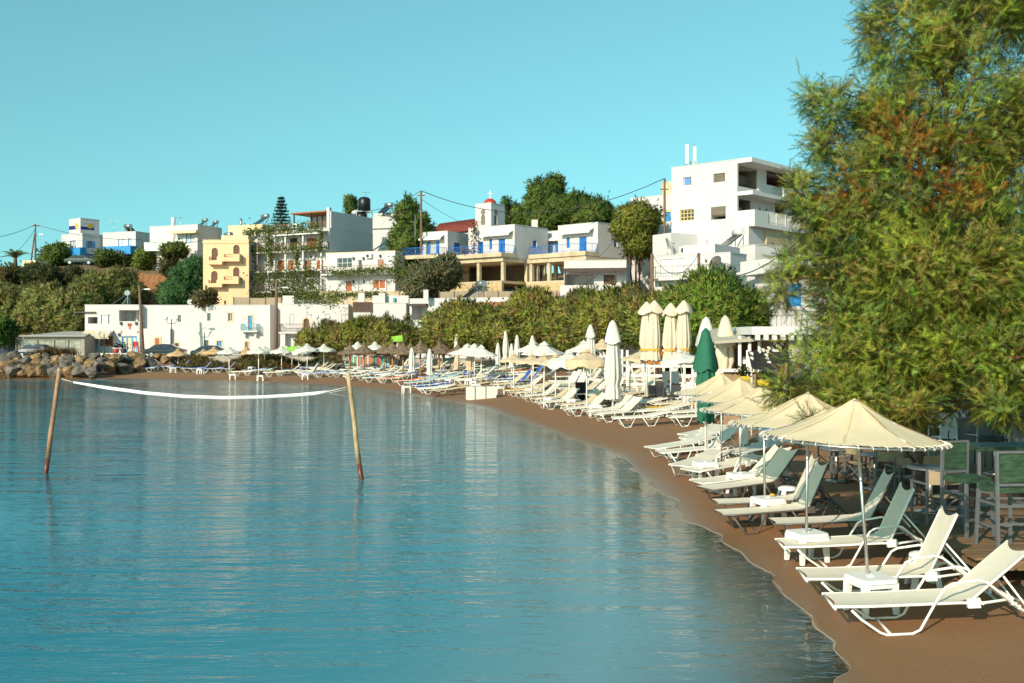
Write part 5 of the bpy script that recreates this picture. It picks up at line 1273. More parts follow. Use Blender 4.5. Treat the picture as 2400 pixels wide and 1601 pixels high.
for row, (py, Yd) in enumerate(((884,85.3),(874,86.3),(861,87.4),(848,88.6),(839,90.2))):
    px = -40+rnd.uniform(0,15)
    while px < 450:
        edge = 884 if px < 205 else (884-(px-205)*.15 if px < 330 else 865-(px-330)*.13)
        rp = rnd.uniform(12,21)*(1 if row < 4 else .85)
        yy = py+rnd.uniform(-4,4)
        if yy+rp*.35 < edge and not (px > 330 and row < 2) and not (px > 445): boulder(px, yy, Yd+(max(0,px-230)*.045), rp*(1 if px < 330 else .8), i); i += rnd.choice((1,2,3,5))
        px += rp*rnd.uniform(1.35,1.8)
# quay wall along the road edge
WALLG = M('quay_concrete', (.42,.38,.32), .9, .15, 1, .3, 8, stain=.15)
def wall_line(name, label, pts, h0, h1, th, mat):
    mb = MB()
    for (a, b) in zip(pts[:-1], pts[1:]): mb.bar((a[0],a[1],(h0+h1)/2), (b[0],b[1],(h0+h1)/2), th, h1-h0)
    o = mb.build(name, mat, None); tag(o, label, 'wall')
X = lambda px, Yd: (px-CX)/FPX*Yd
wall_line('quay_wall', 'low concrete quay wall behind the breakwater rocks', [(X(-300,101),101),(X(200,101),101),(X(640,102.5),102.5)], .6, 1.62, .35, WALLG)
wall_line('promenade_wall', 'low concrete promenade wall behind the thatched umbrellas', [(X(640,102.5),102.0),(X(800,97),97),(X(960,93),93),(X(1100,87),87)], .6, 1.55, .3, WALLG)
# coloured picket fence: each picket its own piece
fr_ = empty('picket_fence', (X(822,91),91,gz(X(822,91),91)), 'fence of pickets painted in many colours behind the thatched umbrellas', 'fence')
cl = [M('picket_%s' % n_, c, .6) for n_, c in (('red',(.42,.05,.04)),('green',(.06,.30,.12)),('teal',(.04,.33,.36)),('orange',(.55,.16,.03)),('pink',(.50,.12,.12)),('white',(.6,.58,.5)))]
for k in range(34):
    px = 822+k*3.1; Yd = 91-.03*k; x = X(px,Yd); z = CAMZ-(857-HY)/FPX*Yd; mb = MB(); mb.box((x-.045,Yd-.02,z-.5),(x+.045,Yd+.02,z+.85+rnd.uniform(-.05,.05))); mb.build('picket', cl[rnd.randrange(6)], fr_)
mb = MB(); a = (X(822,91),91.05,CAMZ-(838-HY)/FPX*91); b = (X(926,90),90.03,CAMZ-(838-HY)/FPX*90); mb.bar(a,b,.06,.18); mb.build('rail', TEAL, fr_)
# utility poles
def pole(name, label, a, b, r0=.16, r1=.10, arms=(), mat=None, group='wooden utility poles'):
    a = Vector(a); b = Vector(b); z = gz(a.x, a.y)
    a = a+(a-b).normalized()*max(0, (a.z-z)+.5) if a.z > z else Vector((a.x,a.y,z-.3))
    r_ = empty(name, (a.x,a.y,max(z,a.z)), label, 'utility pole', group)
    mb = MB(); mb.tube([a, a.lerp(b,.5), b], [r0,(r0+r1)/2,r1], 8); mb.build('shaft', mat or WOODP, r_)
    for kind, t in arms:
        c = a.lerp(b, t)
        if kind == 'lamp':
            mb = MB(); mb.tube([c, c+Vector((.3,-.2,.35)), c+Vector((.9,-.5,.4))], .03, 5); mb.build('lamp_arm', METAL, r_); mb = MB(); mb.box(c+Vector((.8,-.65,.28)), c+Vector((1.4,-.4,.42))); mb.build('lamp_head', METAL, r_)
        elif kind == 'arm':
            mb = MB(); mb.box(c+Vector((-.45,-.08,-.06)), c+Vector((.45,.08,.06))); mb.build('cross_arm', WOODP, r_)
            for dx in (-.35,.35): mb = MB(); mb.tube([c+Vector((dx,0,.05)),c+Vector((dx,0,.25))], .05, 6); mb.build('insulator', WHITE2, r_)
    return b
PT = {}
PT['l'] = pole('utility_pole', 'dark wooden utility pole with lamp on the upper left cliff', P(83,632,146), P(83,526,146), arms=(('lamp',.72),('arm',.97)))
pole('utility_pole', 'wooden brace leaning against the upper left utility pole', P(70,632,146.4), P(81,548,146.2), .12, .1)
PT['tav'] = pole('utility_pole', 'tilted wooden utility pole in front of the tavern corner', P(335,818,115), P(326,668,115), .2, .14, arms=(('lamp',.9),))
PT['mid'] = pole('utility_pole', 'wooden utility pole between the long house and the arched door house', P(647,820,112), P(648,655,112), .2, .14, arms=(('lamp',.86),))
PT['c'] = pole('utility_pole', 'tall wooden utility pole in front of the cypress', P(987,640,125), P(987,447,125), .17, .12, arms=(('arm',.97),))
pole('utility_pole', 'shorter post standing beside the tall pole at the cypress', P(974,640,126), P(973,503,126), .1, .08, mat=METAL)
PT['r'] = pole('utility_pole', 'wooden utility pole in front of the white house with blue door', P(1558,545,112), P(1557.5,418,112), .17, .12, arms=(('arm',.93),('lamp',.78)))
PT['s'] = pole('utility_pole', 'stout wooden pole rising from the tamarisks with cables', P(1528,705,72), P(1528,595,72), .15, .12, arms=(('arm',.8),))
PT['t'] = pole('utility_pole', 'wooden pole top above the blue canopy', P(1638,660,76), P(1638,593,76), .13, .11)
def cable(label, pts, r=.03, sag=.5):
    mb = MB()
    for a, b in zip(pts[:-1], pts[1:]):
        a, b = Vector(a), Vector(b); n = 14
        mb.tube([a.lerp(b, k/n)+Vector((0,0,-4*sag*(k/n)*(1-k/n))) for k in range(n+1)], r, 4)
    o = mb.build('power_cable', DARKM, None); tag(o, label, 'cable', 'overhead cables')
cable('overhead cable from the upper left pole to the left edge', [PT['l'], P(-40,560,130)], .035, .4)
cable('overhead cable from the upper left pole across the hotel fronts', [PT['l'], P(330,562,146), P(490,560,134)], .03, .6)
cable('slack cable hanging left of the upper left pole', [PT['l']+Vector((0,0,-.6)), P(-30,590,140)], .03, 2.0)
cable('overhead cable between the black water tanks and the tall pole', [P(850,495,139), PT['c']], .035, .6)
cable('long overhead cable from the tall pole past the bell tower to the right pole', [PT['c'], PT['r']], .04, 3.2)
cable('thin cable falling from the tall pole towards the church roof', [PT['c']+Vector((0,0,-1)), P(1105,530,134)], .025, .3)
cable('cable from the right pole to the unfinished block', [PT['r'], P(1578,445,101)], .03, .2)
cable('cable crossing from the stout pole to the blue canopy pole', [PT['s'], PT['t']], .025, 1.5)
cable('heavy cable sweeping up from the canopy pole towards the retaining wall', [PT['t']+Vector((0,0,-1.4)), P(1900,540,52)], .035, 1.2)
cable('cable from the stout pole down across the villas', [PT['s']+Vector((0,0,-1.2)), P(1405,640,90), P(1250,700,100)], .03, .8)
cable('cable rising from the brown canopied house to the end wall', [P(1330,665,104), P(1460,540,118)], .025, .4)
# lamp posts with globes
GLOBE = M('lamp_globe', (.72,.70,.66), .25, .05, 4)
def globe_lamp(px, ptop, pbase, Yd, label, n=2, mat=None):
    b = P(px, pbase, Yd); b.z = gz(b.x, b.y); t = P(px, ptop, Yd)
    r_ = empty('street_lamp', tuple(b), label, 'street lamp', 'street lamps on the quay'); m_ = mat or M('lamp_green', (.03,.06,.05), .5)
    mb = MB(); mb.tube([b, b+Vector((0,0,.6)), b+Vector((0,0,.62)), t], [.14,.12,.07,.05], 8); mb.build('post', m_, r_)
    for k in range(n):
        a = math.pi*k+(0 if n == 2 else math.pi*k/2); d = Vector((math.cos(a),math.sin(a)*.3,0))
        mb = MB(); mb.tube([t+Vector((0,0,-.5)), t+d*.4+Vector((0,0,-.45)), t+d*.6+Vector((0,0,-.1))], .03, 5); o = mb.build('arm', m_, r_)
        mb = MB(); mb.sphere(t+d*.6+Vector((0,0,.12)), .21, 12, 8); mb.build('globe', GLOBE, r_)
globe_lamp(402,748,836,112,'tall twin globe street lamp in front of the long white house')
globe_lamp(479,780,836,112,'slim twin globe street lamp beside the parked dark car',2)
globe_lamp(757,746,836,104,'dark green globe street lamp in front of the tamarisks',2)
globe_lamp(244,782,836,117,'dark lantern post on the tavern terrace',2)
# parked cars
def car(px, Yd, rz, label, mat):
    x = X(px,Yd); r_ = empty('parked_car', (x,Yd,gz(x,Yd)), label, 'car', 'cars parked on the quay road', rz)
    prof = [(-2.05,.35),(-2.1,.62),(-1.95,.86),(-1.55,.93),(-.95,1.32),(-.2,1.42),(.65,1.38),(1.25,1.02),(1.85,.88),(2.08,.66),(2.08,.36)]
    def hw(z): return .84 if z < .95 else .84-(z-.95)*.42
    n = len(prof); mb = MB()
    mb.add([(x_,-hw(z_),z_) for x_,z_ in prof]+[(x_,hw(z_),z_) for x_,z_ in prof], [tuple(reversed(range(n))),tuple(range(n,2*n))]+[(i_,(i_+1)%n,n+(i_+1)%n,n+i_) for i_ in range(n)], False)
    mb.build('body', mat, r_, (0,0,0))
    for s_ in (-1,1):
        for a in ((-1.35,-.35),(-.27,.55)):
            q = [(a[0],.98),(a[1],.98),(a[1],1.34 if a[1]<.3 else 1.31),(max(a[0],-.85),1.30)]
            mb = MB(); vs = [(u,s_*(hw(z_)+.006),z_) for u,z_ in q]; mb.add(vs, [(0,1,2,3)] if s_ < 0 else [(3,2,1,0)]); mb.build('side_window', GLASS, r_, (0,0,0))
        for wx in (-1.3,1.3):
            mb = MB(); mb.cyl((wx,s_*.70,.32),(wx,s_*.87,.32),.32,14); o = mb.build('wheel', BLACKP, r_, (0,0,0)); mb = MB(); mb.cyl((wx,s_*.871,.32),(wx,s_*.885,.32),.19,10); mb.build('rim', METAL, o, (0,0,0))
        mb = MB(); mb.box((-2.1,s_*.6-.15,.62),(-2.02,s_*.6+.15,.76)); mb.build('headlight', GLASSW, r_, (0,0,0))
        mb = MB(); mb.box((2.0,s_*.62-.14,.66),(2.09,s_*.62+.14,.82)); mb.build('tail_light', RED, r_, (0,0,0))
    mb = MB(); mb.add([(-1.5,-.7,.96),(-1.0,-.66,1.29),(-1.0,.66,1.29),(-1.5,.7,.96)],[(3,2,1,0)]); mb.v=[(a-.02,b,c+.02) for a,b,c in mb.v]; mb.build('windscreen', GLASS, r_, (0,0,0))
    mb = MB(); mb.add([(1.2,-.7,1.05),(.68,-.66,1.36),(.68,.66,1.36),(1.2,.7,1.05)],[(0,1,2,3)]); mb.v=[(a+.02,b,c+.015) for a,b,c in mb.v]; mb.build('rear_window', GLASS, r_, (0,0,0))
CARD = M('dark_car_paint', (.02,.028,.035), .2, .1, 4, spec=.7)
car(388,109.5,R(8),'dark grey parked car in front of the orange door',CARD)
car(496,110,R(6),'dark parked car half hidden behind the tan umbrellas',M('navy_car_paint',(.02,.035,.06),.2,.1,4,spec=.7))
car(88,107,R(4),'dark blue parked car behind the rocks and dry grass',M('navy_car_paint',(.02,.035,.06),.2,.1,4,spec=.7))
x_ = car(190,146,R(5),'dark green car parked on the cliff top by the hotel',M('green_car_paint',(.02,.05,.04),.3))
# tavern terrace furniture
for k,(px,lab) in enumerate(((272,'red flower tub with dark plant on the tavern terrace'),(290,'dark leafed pot plant beside the blue glass doors'))):
    x = X(px,119.3); r_ = empty('plant_tub', (x,119.3,1.62), lab, 'plant pot'); mb = MB(); mb.lathe([(0,0),(.28,0),(.4,.5),(.34,.5),(.3,.42),(0,.42)],10); mb.build('tub', RED if k == 0 else DARKM, r_, (0,0,0))
    pp = rng.normal(size=(70,3))*np.array([.3,.25,.22])+np.array([x,119.3,2.45]); foliage('leaves', pp, rng.normal(size=(70,3)), rng.uniform(.2,.35,70), np.full((70,3),(.05,.08,.02)), LEAFT, LEAF, r_)
def plain_chair(x, y, z, rz, label, mat, group, sc=1.0, name='chair'):
    r_ = empty(name, (x,y,z), label, 'chair', group, rz); S_ = sc
    mb = MB(); mb.box((-.22*S_,-.22*S_,.43*S_),(.22*S_,.22*S_,.47*S_)); mb.build('seat', mat, r_, (0,0,0))
    mb = MB(); mb.box((-.22*S_,.19*S_,.5*S_),(.22*S_,.23*S_,.9*S_)); mb.build('backrest', mat, r_, (0,0,0))
    for sx in (-.2,.2):
        for sy in (-.2,.2): mb = MB(); mb.bar((sx*S_,sy*S_,0),(sx*S_,sy*S_,(.43 if sy < 0 else .9)*S_), .035*S_); mb.build('leg', mat, r_, (0,0,0))
    return r_
for px,rz in ((318,.4),(324,2.6)): plain_chair(X(px,119.4),119.4,1.62,rz,'red chair on the tavern terrace',RED,'red chairs on the tavern terrace',1.5)
# ------------------------------------------------------------ beach furniture
FABW = M('sling_white', (.80,.74,.62), .75, .05, 8, .3, 260, trans=.12); FRW = M('white_tube', (.78,.76,.70), .35, .05, 8)
FRB = M('brown_tube', (.10,.075,.065), .4, .15, 8); FABB = M('sling_blue', (.02,.09,.36), .75, .1, 8); FABL = M('sling_pale_blue', (.30,.48,.52), .75, .1, 8)
FABO = M('sling_orange', (.60,.12,.03), .75, .1, 8); FABY = M('sling_yellow', (.62,.34,.04), .75, .1, 8); FABC = M('sling_cream', (.62,.50,.32), .75, .08, 8)
def sling(mb, prof, w, waist=.05, n=9):
    """fabric strip along prof [(x,z)], width w, with edges curved in at both ends"""
    m = len(prof); rows = []
    for i, (x, z) in enumerate(prof):
        row = []
        for k in range(n):
            t = k/(n-1)*2-1; e = waist*(1-t*t)
            dx = e if i == 0 else (-e*.9 if i == m-1 else 0)
            row.append((x+dx*(1 if i == 0 else .7), t*w/2, z-.018*(1-t*t)+(dx*.9*0)))
        rows.append(row)
    if m > 1:     # end of the backrest: scoop follows the slope
        a, b = Vector((prof[-2][0],0,prof[-2][1])), Vector((prof[-1][0],0,prof[-1][1])); d = (b-a).normalized()
        for k in range(n):
            t = k/(n-1)*2-1; e = waist*1.3*(1-t*t); rows[-1][k] = (prof[-1][0]-d.x*e, t*w/2, prof[-1][1]-d.z*e)
    vs = [p for r_ in rows for p in r_]
    fs = [(i*n+k, (i+1)*n+k, (i+1)*n+k+1, i*n+k+1) for i in range(m-1) for k in range(n-1)]
    mb.add(vs, fs, True); mb.add([(x,y,z-.008) for x,y,z in vs], [f[::-1] for f in fs], True)
def lounger_proto(label, fab, fr, ang=38, near=False, seat=1.38, back=.78, w=.62, group=None, arms=True):
    r_ = empty('sun_lounger', (0,0,0), label, 'sun lounger', group)
    sh_ = .34; a = R(ang); hx, hz = seat, sh_+.03; tx, tz = hx+back*math.cos(a), hz+back*math.sin(a)
    pr = [(0,sh_+.03),(.35,sh_+.02),(.8,sh_+.01),(hx-.15,sh_+.015),(hx,hz+.02)]+[(hx+back*f*math.cos(a), hz+.02+back*f*math.sin(a)) for f in (.3,.65,1.0)]
    if not near: pr = [(x, z+.035) for x, z in pr]
    mb = MB(); sling(mb, pr, w-.03 if near else w+.02, .07 if near else .04, 9 if near else 5)
    if not near:      # padded mat edge
        n_ = len(pr)
        for s_ in (-1,1): mb.add([(x,s_*(w/2+.01),z) for x,z in pr]+[(x,s_*(w/2+.01),z-.045) for x,z in pr], [(i,i+1,n_+i+1,n_+i) for i in range(n_-1)] if s_ > 0 else [(n_+i,n_+i+1,i+1,i) for i in range(n_-1)])
    mb.build('sling', fab, r_, (0,0,0))
    nr = 8 if near else 5; rr = .017 if near else .020
    for s_ in (-1,1):
        y = s_*w/2
        mb = MB(); mb.tube([(-.01,y,sh_+.02),(.4,y,sh_+.005),(hx-.12,y,sh_),(hx+.10,y,sh_-.015),(hx+.45,y,sh_+.02)], rr, nr); mb.build('side_rail', fr, r_, (0,0,0))
        mb = MB(); mb.tube([(hx,y,hz),(hx+back*.5*math.cos(a),y,hz+back*.5*math.sin(a)),(tx,y,tz)], rr, nr); mb.build('back_rail', fr, r_, (0,0,0))
        yo = s_*(w/2+.035)
        if near and arms:
            pts = [(.20,yo,sh_-.02),(.30,yo,sh_-.13),(.50,yo,.05),(.57,yo,.02),(.86,yo,.02),(.95,yo,.06),(1.14,yo,sh_+.02),(1.26,yo,sh_+.19),(1.34,yo,sh_+.23),(1.62,yo,sh_+.26),(1.72,yo,sh_+.23),(hx+.78,yo,.02)]
            mb = MB(); mb.tube(pts, .016, nr); mb.build('leg', fr, r_, (0,0,0))
        else:
            for x0 in (.18, hx-.32):
                mb = MB(); mb.tube([(x0,yo,sh_),(x0+.19,yo,.02),(x0+.41,yo,.02),(x0+.60,yo,sh_)], .018, nr); mb.build('leg', fr, r_, (0,0,0))
    mb = MB()
    for x0, z0 in ((.02,sh_+.0),(.62,.02),(hx+.12,sh_-.015),(hx+.44,sh_+.02)):
        mb.tube([(x0,-w/2-.02,z0),(x0,w/2+.02,z0)], .016, nr)
        if near: mb.build('cross_bar', fr, r_, (0,0,0)); mb = MB()
    if not near: mb.build('cross_bar', fr, r_, (0,0,0))
    if near:
        mb = MB()
        for s_ in (-1,1):
            y = s_*(w/2-.05); mb.tube([(hx+back*.55*math.cos(a),y,hz+back*.55*math.sin(a)-.01),(hx+.62,y,sh_-.10),(hx+.72,y,sh_-.16)], .014, 6)
            mb.build('backrest_support', fr, r_, (0,0,0)); mb = MB()
            mb.box((hx-.05,s_*w/2-.03,sh_-.06),(hx+.09,s_*w/2+.03,sh_+.05)); mb.build('hinge', fr, r_, (0,0,0)); mb = MB()
        mb = MB()
        for s_ in (-1,1):
            for k in range(5): mb.box((hx+.42+k*.07,s_*(w/2+.035)-.012,.30-k*.05),(hx+.45+k*.07,s_*(w/2+.035)+.012,.345-k*.05))
        mb.build('notch', fr, r_, (0,0,0))['kind'] = 'stuff'
    return r_
def ground_tilt(o, x, y, L_=1.4):
    """rest on the sloping sand: head end and foot end both touch"""
    rz = o.rotation_euler.z; c, s_ = math.cos(rz), math.sin(rz)
    z0, z1 = gz(x+.5*c, y+.5*s_), gz(x+L_*c, y+L_*s_)
    t = math.atan2(z1-z0, L_-.5); o.rotation_euler.y = -t; o.location = (x, y, z0-.5*math.tan(t)-.005)
def place(proto, x, y, rz, label=None, group=None, used=[]):
    if proto.name in used: o = copy_tree(proto)
    else: o = proto; used.append(proto.name)
    o.rotation_euler = (0,0,rz); ground_tilt(o, x, y)
    if label: o['label'] = label
    if group: o['group'] = group
    return o
# prototypes for the crowded beach
LG = {'far': 'sun loungers on the far beach', 'mid': 'sun loungers on the middle beach'}
PR = {}
for key, fab, fr, ang, lab in (('w35',FABW,FRW,36,'white lounger with half raised back on the crowded beach'),('w8',FABW,FRW,6,'white lounger lying almost flat on the crowded beach'),('w55',FABW,FRW,55,'white lounger with steep back on the crowded beach'),
    ('b6',FABB,FRW,5,'dark blue lounger lying flat on the far beach'),('b50',FABB,FRW,48,'dark blue lounger with raised back on the far beach'),('l20',FABL,FRW,12,'pale blue lounger on the far beach'),('o5',FABO,FRW,5,'orange lounger near the thatched umbrellas'),
    ('y5',FABY,FRW,4,'yellow lounger lying flat on the middle beach'),('c30',FABC,FRW,30,'cream lounger with raised back on the middle beach'),('c5',FABC,FRB,5,'cream lounger with brown frame on the middle beach')):
    PR[key] = lounger_proto(lab, fab, fr, ang, group='sun loungers on the crowded beach')
taken = []
def free(x, y, r=1.0):
    for a, b in taken:
        if (a-x)**2*.45+(b-y)**2 < r*r: return False
    return True
def put(key, px, py, rz, force=True, lab=None):
    g = G(px, py)
    if not force and not free(g.x, g.y, 1.05): return None
    taken.append((g.x+.8, g.y)); return place(PR[key], g.x, g.y, rz, lab)
# front row of the middle beach
PR['front'] = lounger_proto('white lounger lying flat at the water end of the middle beach', FABW, FRW, 8, group='sun loungers on the crowded beach'); put('front',1437,1003,R(3))
for px,py,k,a in ((1392,992,'w35',22),(1372,984,'w35',20),(1322,978,'w35',22),(1312,968,'c30',20),(1262,962,'w35',24),(1252,952,'c30',22),(1226,945,'w35',24),(1205,936,'c30',22)): put(k,px,py,R(a))
put('y5',1182,930,R(14)); put('y5',1505,978,R(8)); put('w8',1490,984,R(10)); put('w8',1560,990,R(12)); put('w8',1450,965,R(12)); put('c5',1420,955,R(10)); put('w8',1568,1000,R(8))
PR['lone'] = lounger_proto('low cream lounger with brown legs standing alone near the water', FABC, FRB, 4, group='sun loungers on the crowded beach'); put('lone',1005,931,R(8)); put('b6',968,916,R(4)); put('b6',975,922,R(6)); put('w8',985,925,R(4)); put('l20',950,910,R(20)); put('o5',925,905,R(6)); put('o5',882,899,R(4)); put('l20',850,897,R(3)); put('l20',805,893,R(2)); put('c5',1065,918,R(10))
put('b50',1180,905,R(20)); put('b6',1140,900,R(6)); put('b6',1108,896,R(4)); put('b6',1040,896,R(4)); put('l20',1015,893,R(12)); put('w55',1310,920,R(30)); put('w55',1296,915,R(35)); put('w35',1330,930,R(25))
for px,py,k in ((355,868,'b6'),(395,869,'b50'),(425,872,'b6'),(445,873,'b50'),(318,872,'b6'),(470,873,'b6'),(500,873,'b50'),(543,881,'w8'),(568,877,'b6'),(590,878,'l20'),(618,883,'w8'),(648,879,'w35'),(662,876,'b6'),(690,880,'w8'),(706,885,'b6'),(735,885,'b6'),(755,880,'w8'),(776,884,'l20'),(800,886,'w8')): put(k,px,py,R(rnd.uniform(-4,8)))
# the crowd behind
n_ = 0; tries = 0
while n_ < 120 and tries < 2500:
    tries += 1
    px = rnd.uniform(690,1600); lo = 866+max(0,(px-1000))*.045; hi = np.interp(px,[690,900,1050,1200,1400,1600],[884,892,905,922,955,985])
    py = rnd.uniform(lo, hi)
    k = rnd.choice(['w8','w8','w35','w35','w55','c5','c30','w8'] + (['b6','b50','l20','o5'] if px < 1250 else ['c30','y5','w35']))
    if put(k, px, py, R(rnd.uniform(2,26) if px > 900 else rnd.uniform(-6,10)), False): n_ += 1
for p_ in PR.values():      # prototypes that were never placed are not left at the origin
    if abs(p_.location.x)+abs(p_.location.y) < 1e-6:
        for c_ in KIDS[p_.name]: bpy.data.objects.remove(c_)
        bpy.data.objects.remove(p_)
# ---- umbrellas
CANW = M('canvas_white', (.72,.70,.64), .8, .05, 5, .2, 120, trans=.2); CANB = M('canvas_beige', (.66,.52,.34), .8, .06, 5, .2, 120, trans=.2); CANO = M('canvas_tan', (.62,.40,.20), .8, .08, 5, trans=.2)
CANG = M('canvas_green', (.015,.13,.075), .75, .15, 5, .2, 100, trans=.1); THATCH = M('thatch', (.13,.085,.05), .95, .45, 5, 2.0, 30, rgb2=(.20,.14,.09)); LIME = M('lime_cloth', (.30,.62,.06), .7, trans=.2)
def open_umbrella(px, ya, yb, half, mat, label, group, n=8, val=.16, drop=None, name='beach_umbrella', polemat=None, tilt=0, vent=True, Yd=None):
    g = G(px, yb) if Yd is None else Vector((X(px,Yd), Yd, gz(X(px,Yd),Yd))); k = FPX/g.y
    H = CAMZ-(ya-HY)/k-g.z; rad = half/k; drop = drop if drop else rad*.42
    r_ = empty(name, tuple(g), label, 'umbrella', group, rnd.uniform(0,.8)); pm = polemat or FRW
    mb = MB(); m = 5; vs = []; N_ = n*4
    for j in range(m+1):
        f = j/m
        for q in range(N_):
            t = 2*math.pi*q/N_; seg = (q % 4)/4; cosf = math.cos(math.pi/n)/math.cos((seg-.5)*2*math.pi/n)     # straight sided panels
            sag = .06*rad*math.sin(math.pi*f)+.03*rad*(1-abs(seg*2-1))*f
            rr = rad*f*cosf; vs.append((rr*math.cos(t), rr*math.sin(t), H-drop*f-sag))
    for q in range(N_):
        t = 2*math.pi*q/N_; seg = (q % 4)/4; cosf = math.cos(math.pi/n)/math.cos((seg-.5)*2*math.pi/n); rr = rad*cosf
        vs.append((rr*math.cos(t)*1.005, rr*math.sin(t)*1.005, H-drop-val*(.85+.3*(seg in (.25,.5)))-.03*rad*(1-abs(seg*2-1))))
    fs = [(j*N_+q, j*N_+(q+1)%N_, (j+1)*N_+(q+1)%N_, (j+1)*N_+q) for j in range(m+1) for q in range(N_)]
    mb.add(vs, [f[::-1] for f in fs], True); mb.build('canopy', mat, r_, (0,0,0))
    if vent:
        mb = MB(); mb.lathe([(rad*.26,H-drop*.26+.02),(rad*.14,H-.02*rad),(.02,H+.09)][::-1], n, smooth=False); mb.build('vent_cap', mat, r_, (0,0,0))
    mb = MB(); mb.tube([(0,0,-.3),(0,0,H-.03)], .024*max(1,min(1.6,g.y/40)), 6); mb.build('pole', pm, r_, (0,0,0))
    mb = MB()
    for q in range(n):
        t = 2*math.pi*q/n; e = Vector((rad*math.cos(t),rad*math.sin(t),H-drop-.02)); mb.tube([(0,0,H-.05),(e.x*.5,e.y*.5,H-drop*.5-.05*rad-.02),e], .012, 4); mb.tube([(0,0,H-drop*1.35),(e.x*.5,e.y*.5,H-drop*.5-.06*rad)], .01, 4)
    mb.build('ribs', pm, r_, (0,0,0))
    if tilt: r_.rotation_euler = (0,tilt,0)
    return r_
UG = 'open umbrellas on the far beach'
for px,ya,yb in ((417,819,864),(477,820,862),(502,814,864),(578,815,863)): open_umbrella(px,ya,yb,27,CANO,'small tan canvas umbrella on the far beach below the long white house',UG)
for px,ya,yb in ((537,813,881),(606,812,883),(620,812,866),(660,812,868),(672,813,865),(720,807,874),(759,808,872)): open_umbrella(px,ya,yb,28,CANW,'open white canvas umbrella on the far beach',UG)
for px,ya in ((838,803),(879,803),(700,812)): open_umbrella(px,ya,866,30,CANW,'open white umbrella behind the thatched umbrellas',UG)
MG = 'open umbrellas on the middle beach'
for px,ya,yb,hf,lab in ((1096,808,890,48,'white umbrella of the tight row beside the wrapped white box, farthest from the box'),(1112,808,896,48,'white umbrella in the middle of the tight row beside the wrapped white box'),(1128,811,904,50,'white umbrella nearest the wrapped white box')): open_umbrella(px,ya,yb,hf,CANW,lab,MG,4,.06)
open_umbrella(1276,803,907,62,CANW,'broad white umbrella in front of the tamarisks',MG,4,.06); open_umbrella(1250,801,898,50,CANW,'white umbrella half hidden behind the broad white one',MG,4,.06)
open_umbrella(1368,800,900,52,CANW,'white umbrella behind the two tall wrapped umbrellas',MG,4,.06); open_umbrella(1412,797,892,44,CANB,'small beige umbrella far behind the tall wrapped umbrellas',MG,4,.08)
for px,ya,yb,hf,lab in ((1204,830,921,34,'smallest beige umbrella at the far end of the beige row'),(1246,831,934,38,'second beige umbrella of the receding beige row'),(1275,832,943,40,'third beige umbrella of the receding beige row'),(1302,833,951,42,'beige umbrella just behind the two large pale ones')): open_umbrella(px,ya,yb,hf,CANB,lab,MG,6,.1)
open_umbrella(1334,824,966,52,CANW,'pale umbrella with hanging valance beside the large beige one',MG,6,.3); open_umbrella(1375,821,972,54,CANB,'large beige umbrella with hanging valance over the front loungers',MG,6,.3)
open_umbrella(1512,815,944,62,CANB,'wide beige umbrella in front of the white railed platform',MG,8,.08); open_umbrella(1609,821,966,48,CANW,'tilted white umbrella beside the green parasol',MG,8,.14,tilt=-.12)
# thatched umbrellas
def thatched(px, ya, yb, i):
    g = G(px, yb); k = FPX/g.y; H = CAMZ-(ya-HY)/k-g.z; rad = 1.02
    r_ = empty('thatched_umbrella', tuple(g), 'dark thatched reed umbrella on a wooden pole', 'umbrella', 'thatched umbrellas', i*1.3)
    mb = MB(); n = 28; prof = [(.05,H),(.07,H-.15),(.16,H-.32),(.34,H-.50),(.62,H-.68),(rad,H-.86),(rad*1.03,H-.97)]; vs = []
    for j,(a,z) in enumerate(prof):
        for q in range(n):
            t = 2*math.pi*q/n; e = rnd.uniform(-1,1)*(.035 if j < 6 else .07); vs.append((a*math.cos(t)*(1+e*.5), a*math.sin(t)*(1+e*.5), z+e*.6))
    fs = [(j*n+q,(j+1)*n+q,(j+1)*n+(q+1)%n,j*n+(q+1)%n) for j in range(6) for q in range(n)]
    mb.add(vs, fs, False); mb.add([(x*.97,y*.97,z-.06) for x,y,z in vs], [f[::-1] for f in fs], False)
    for q in range(26): t = rnd.uniform(0,6.28); mb.bar((0,0,H-.1),(.07*math.cos(t),.07*math.sin(t),H+rnd.uniform(.05,.2)), .015)
    mb.build('thatch', THATCH, r_, (0,0,0)); mb = MB(); mb.tube([(0,0,-.3),(0,0,H-.3)], .07, 8); mb.build('pole', M('thatch_pole',(.36,.20,.09),.8,.25,8), r_, (0,0,0))
for i,(px,ya,yb) in enumerate(((820,803,872),(853,800,877),(900,802,868),(920,799,877),(936,795,864),(945,800,884),(962,800,868),(985,795,890),(1029,799,876),(1037,797,868),(1073,802,878),(884,806,866))): thatched(px,ya,yb,i)
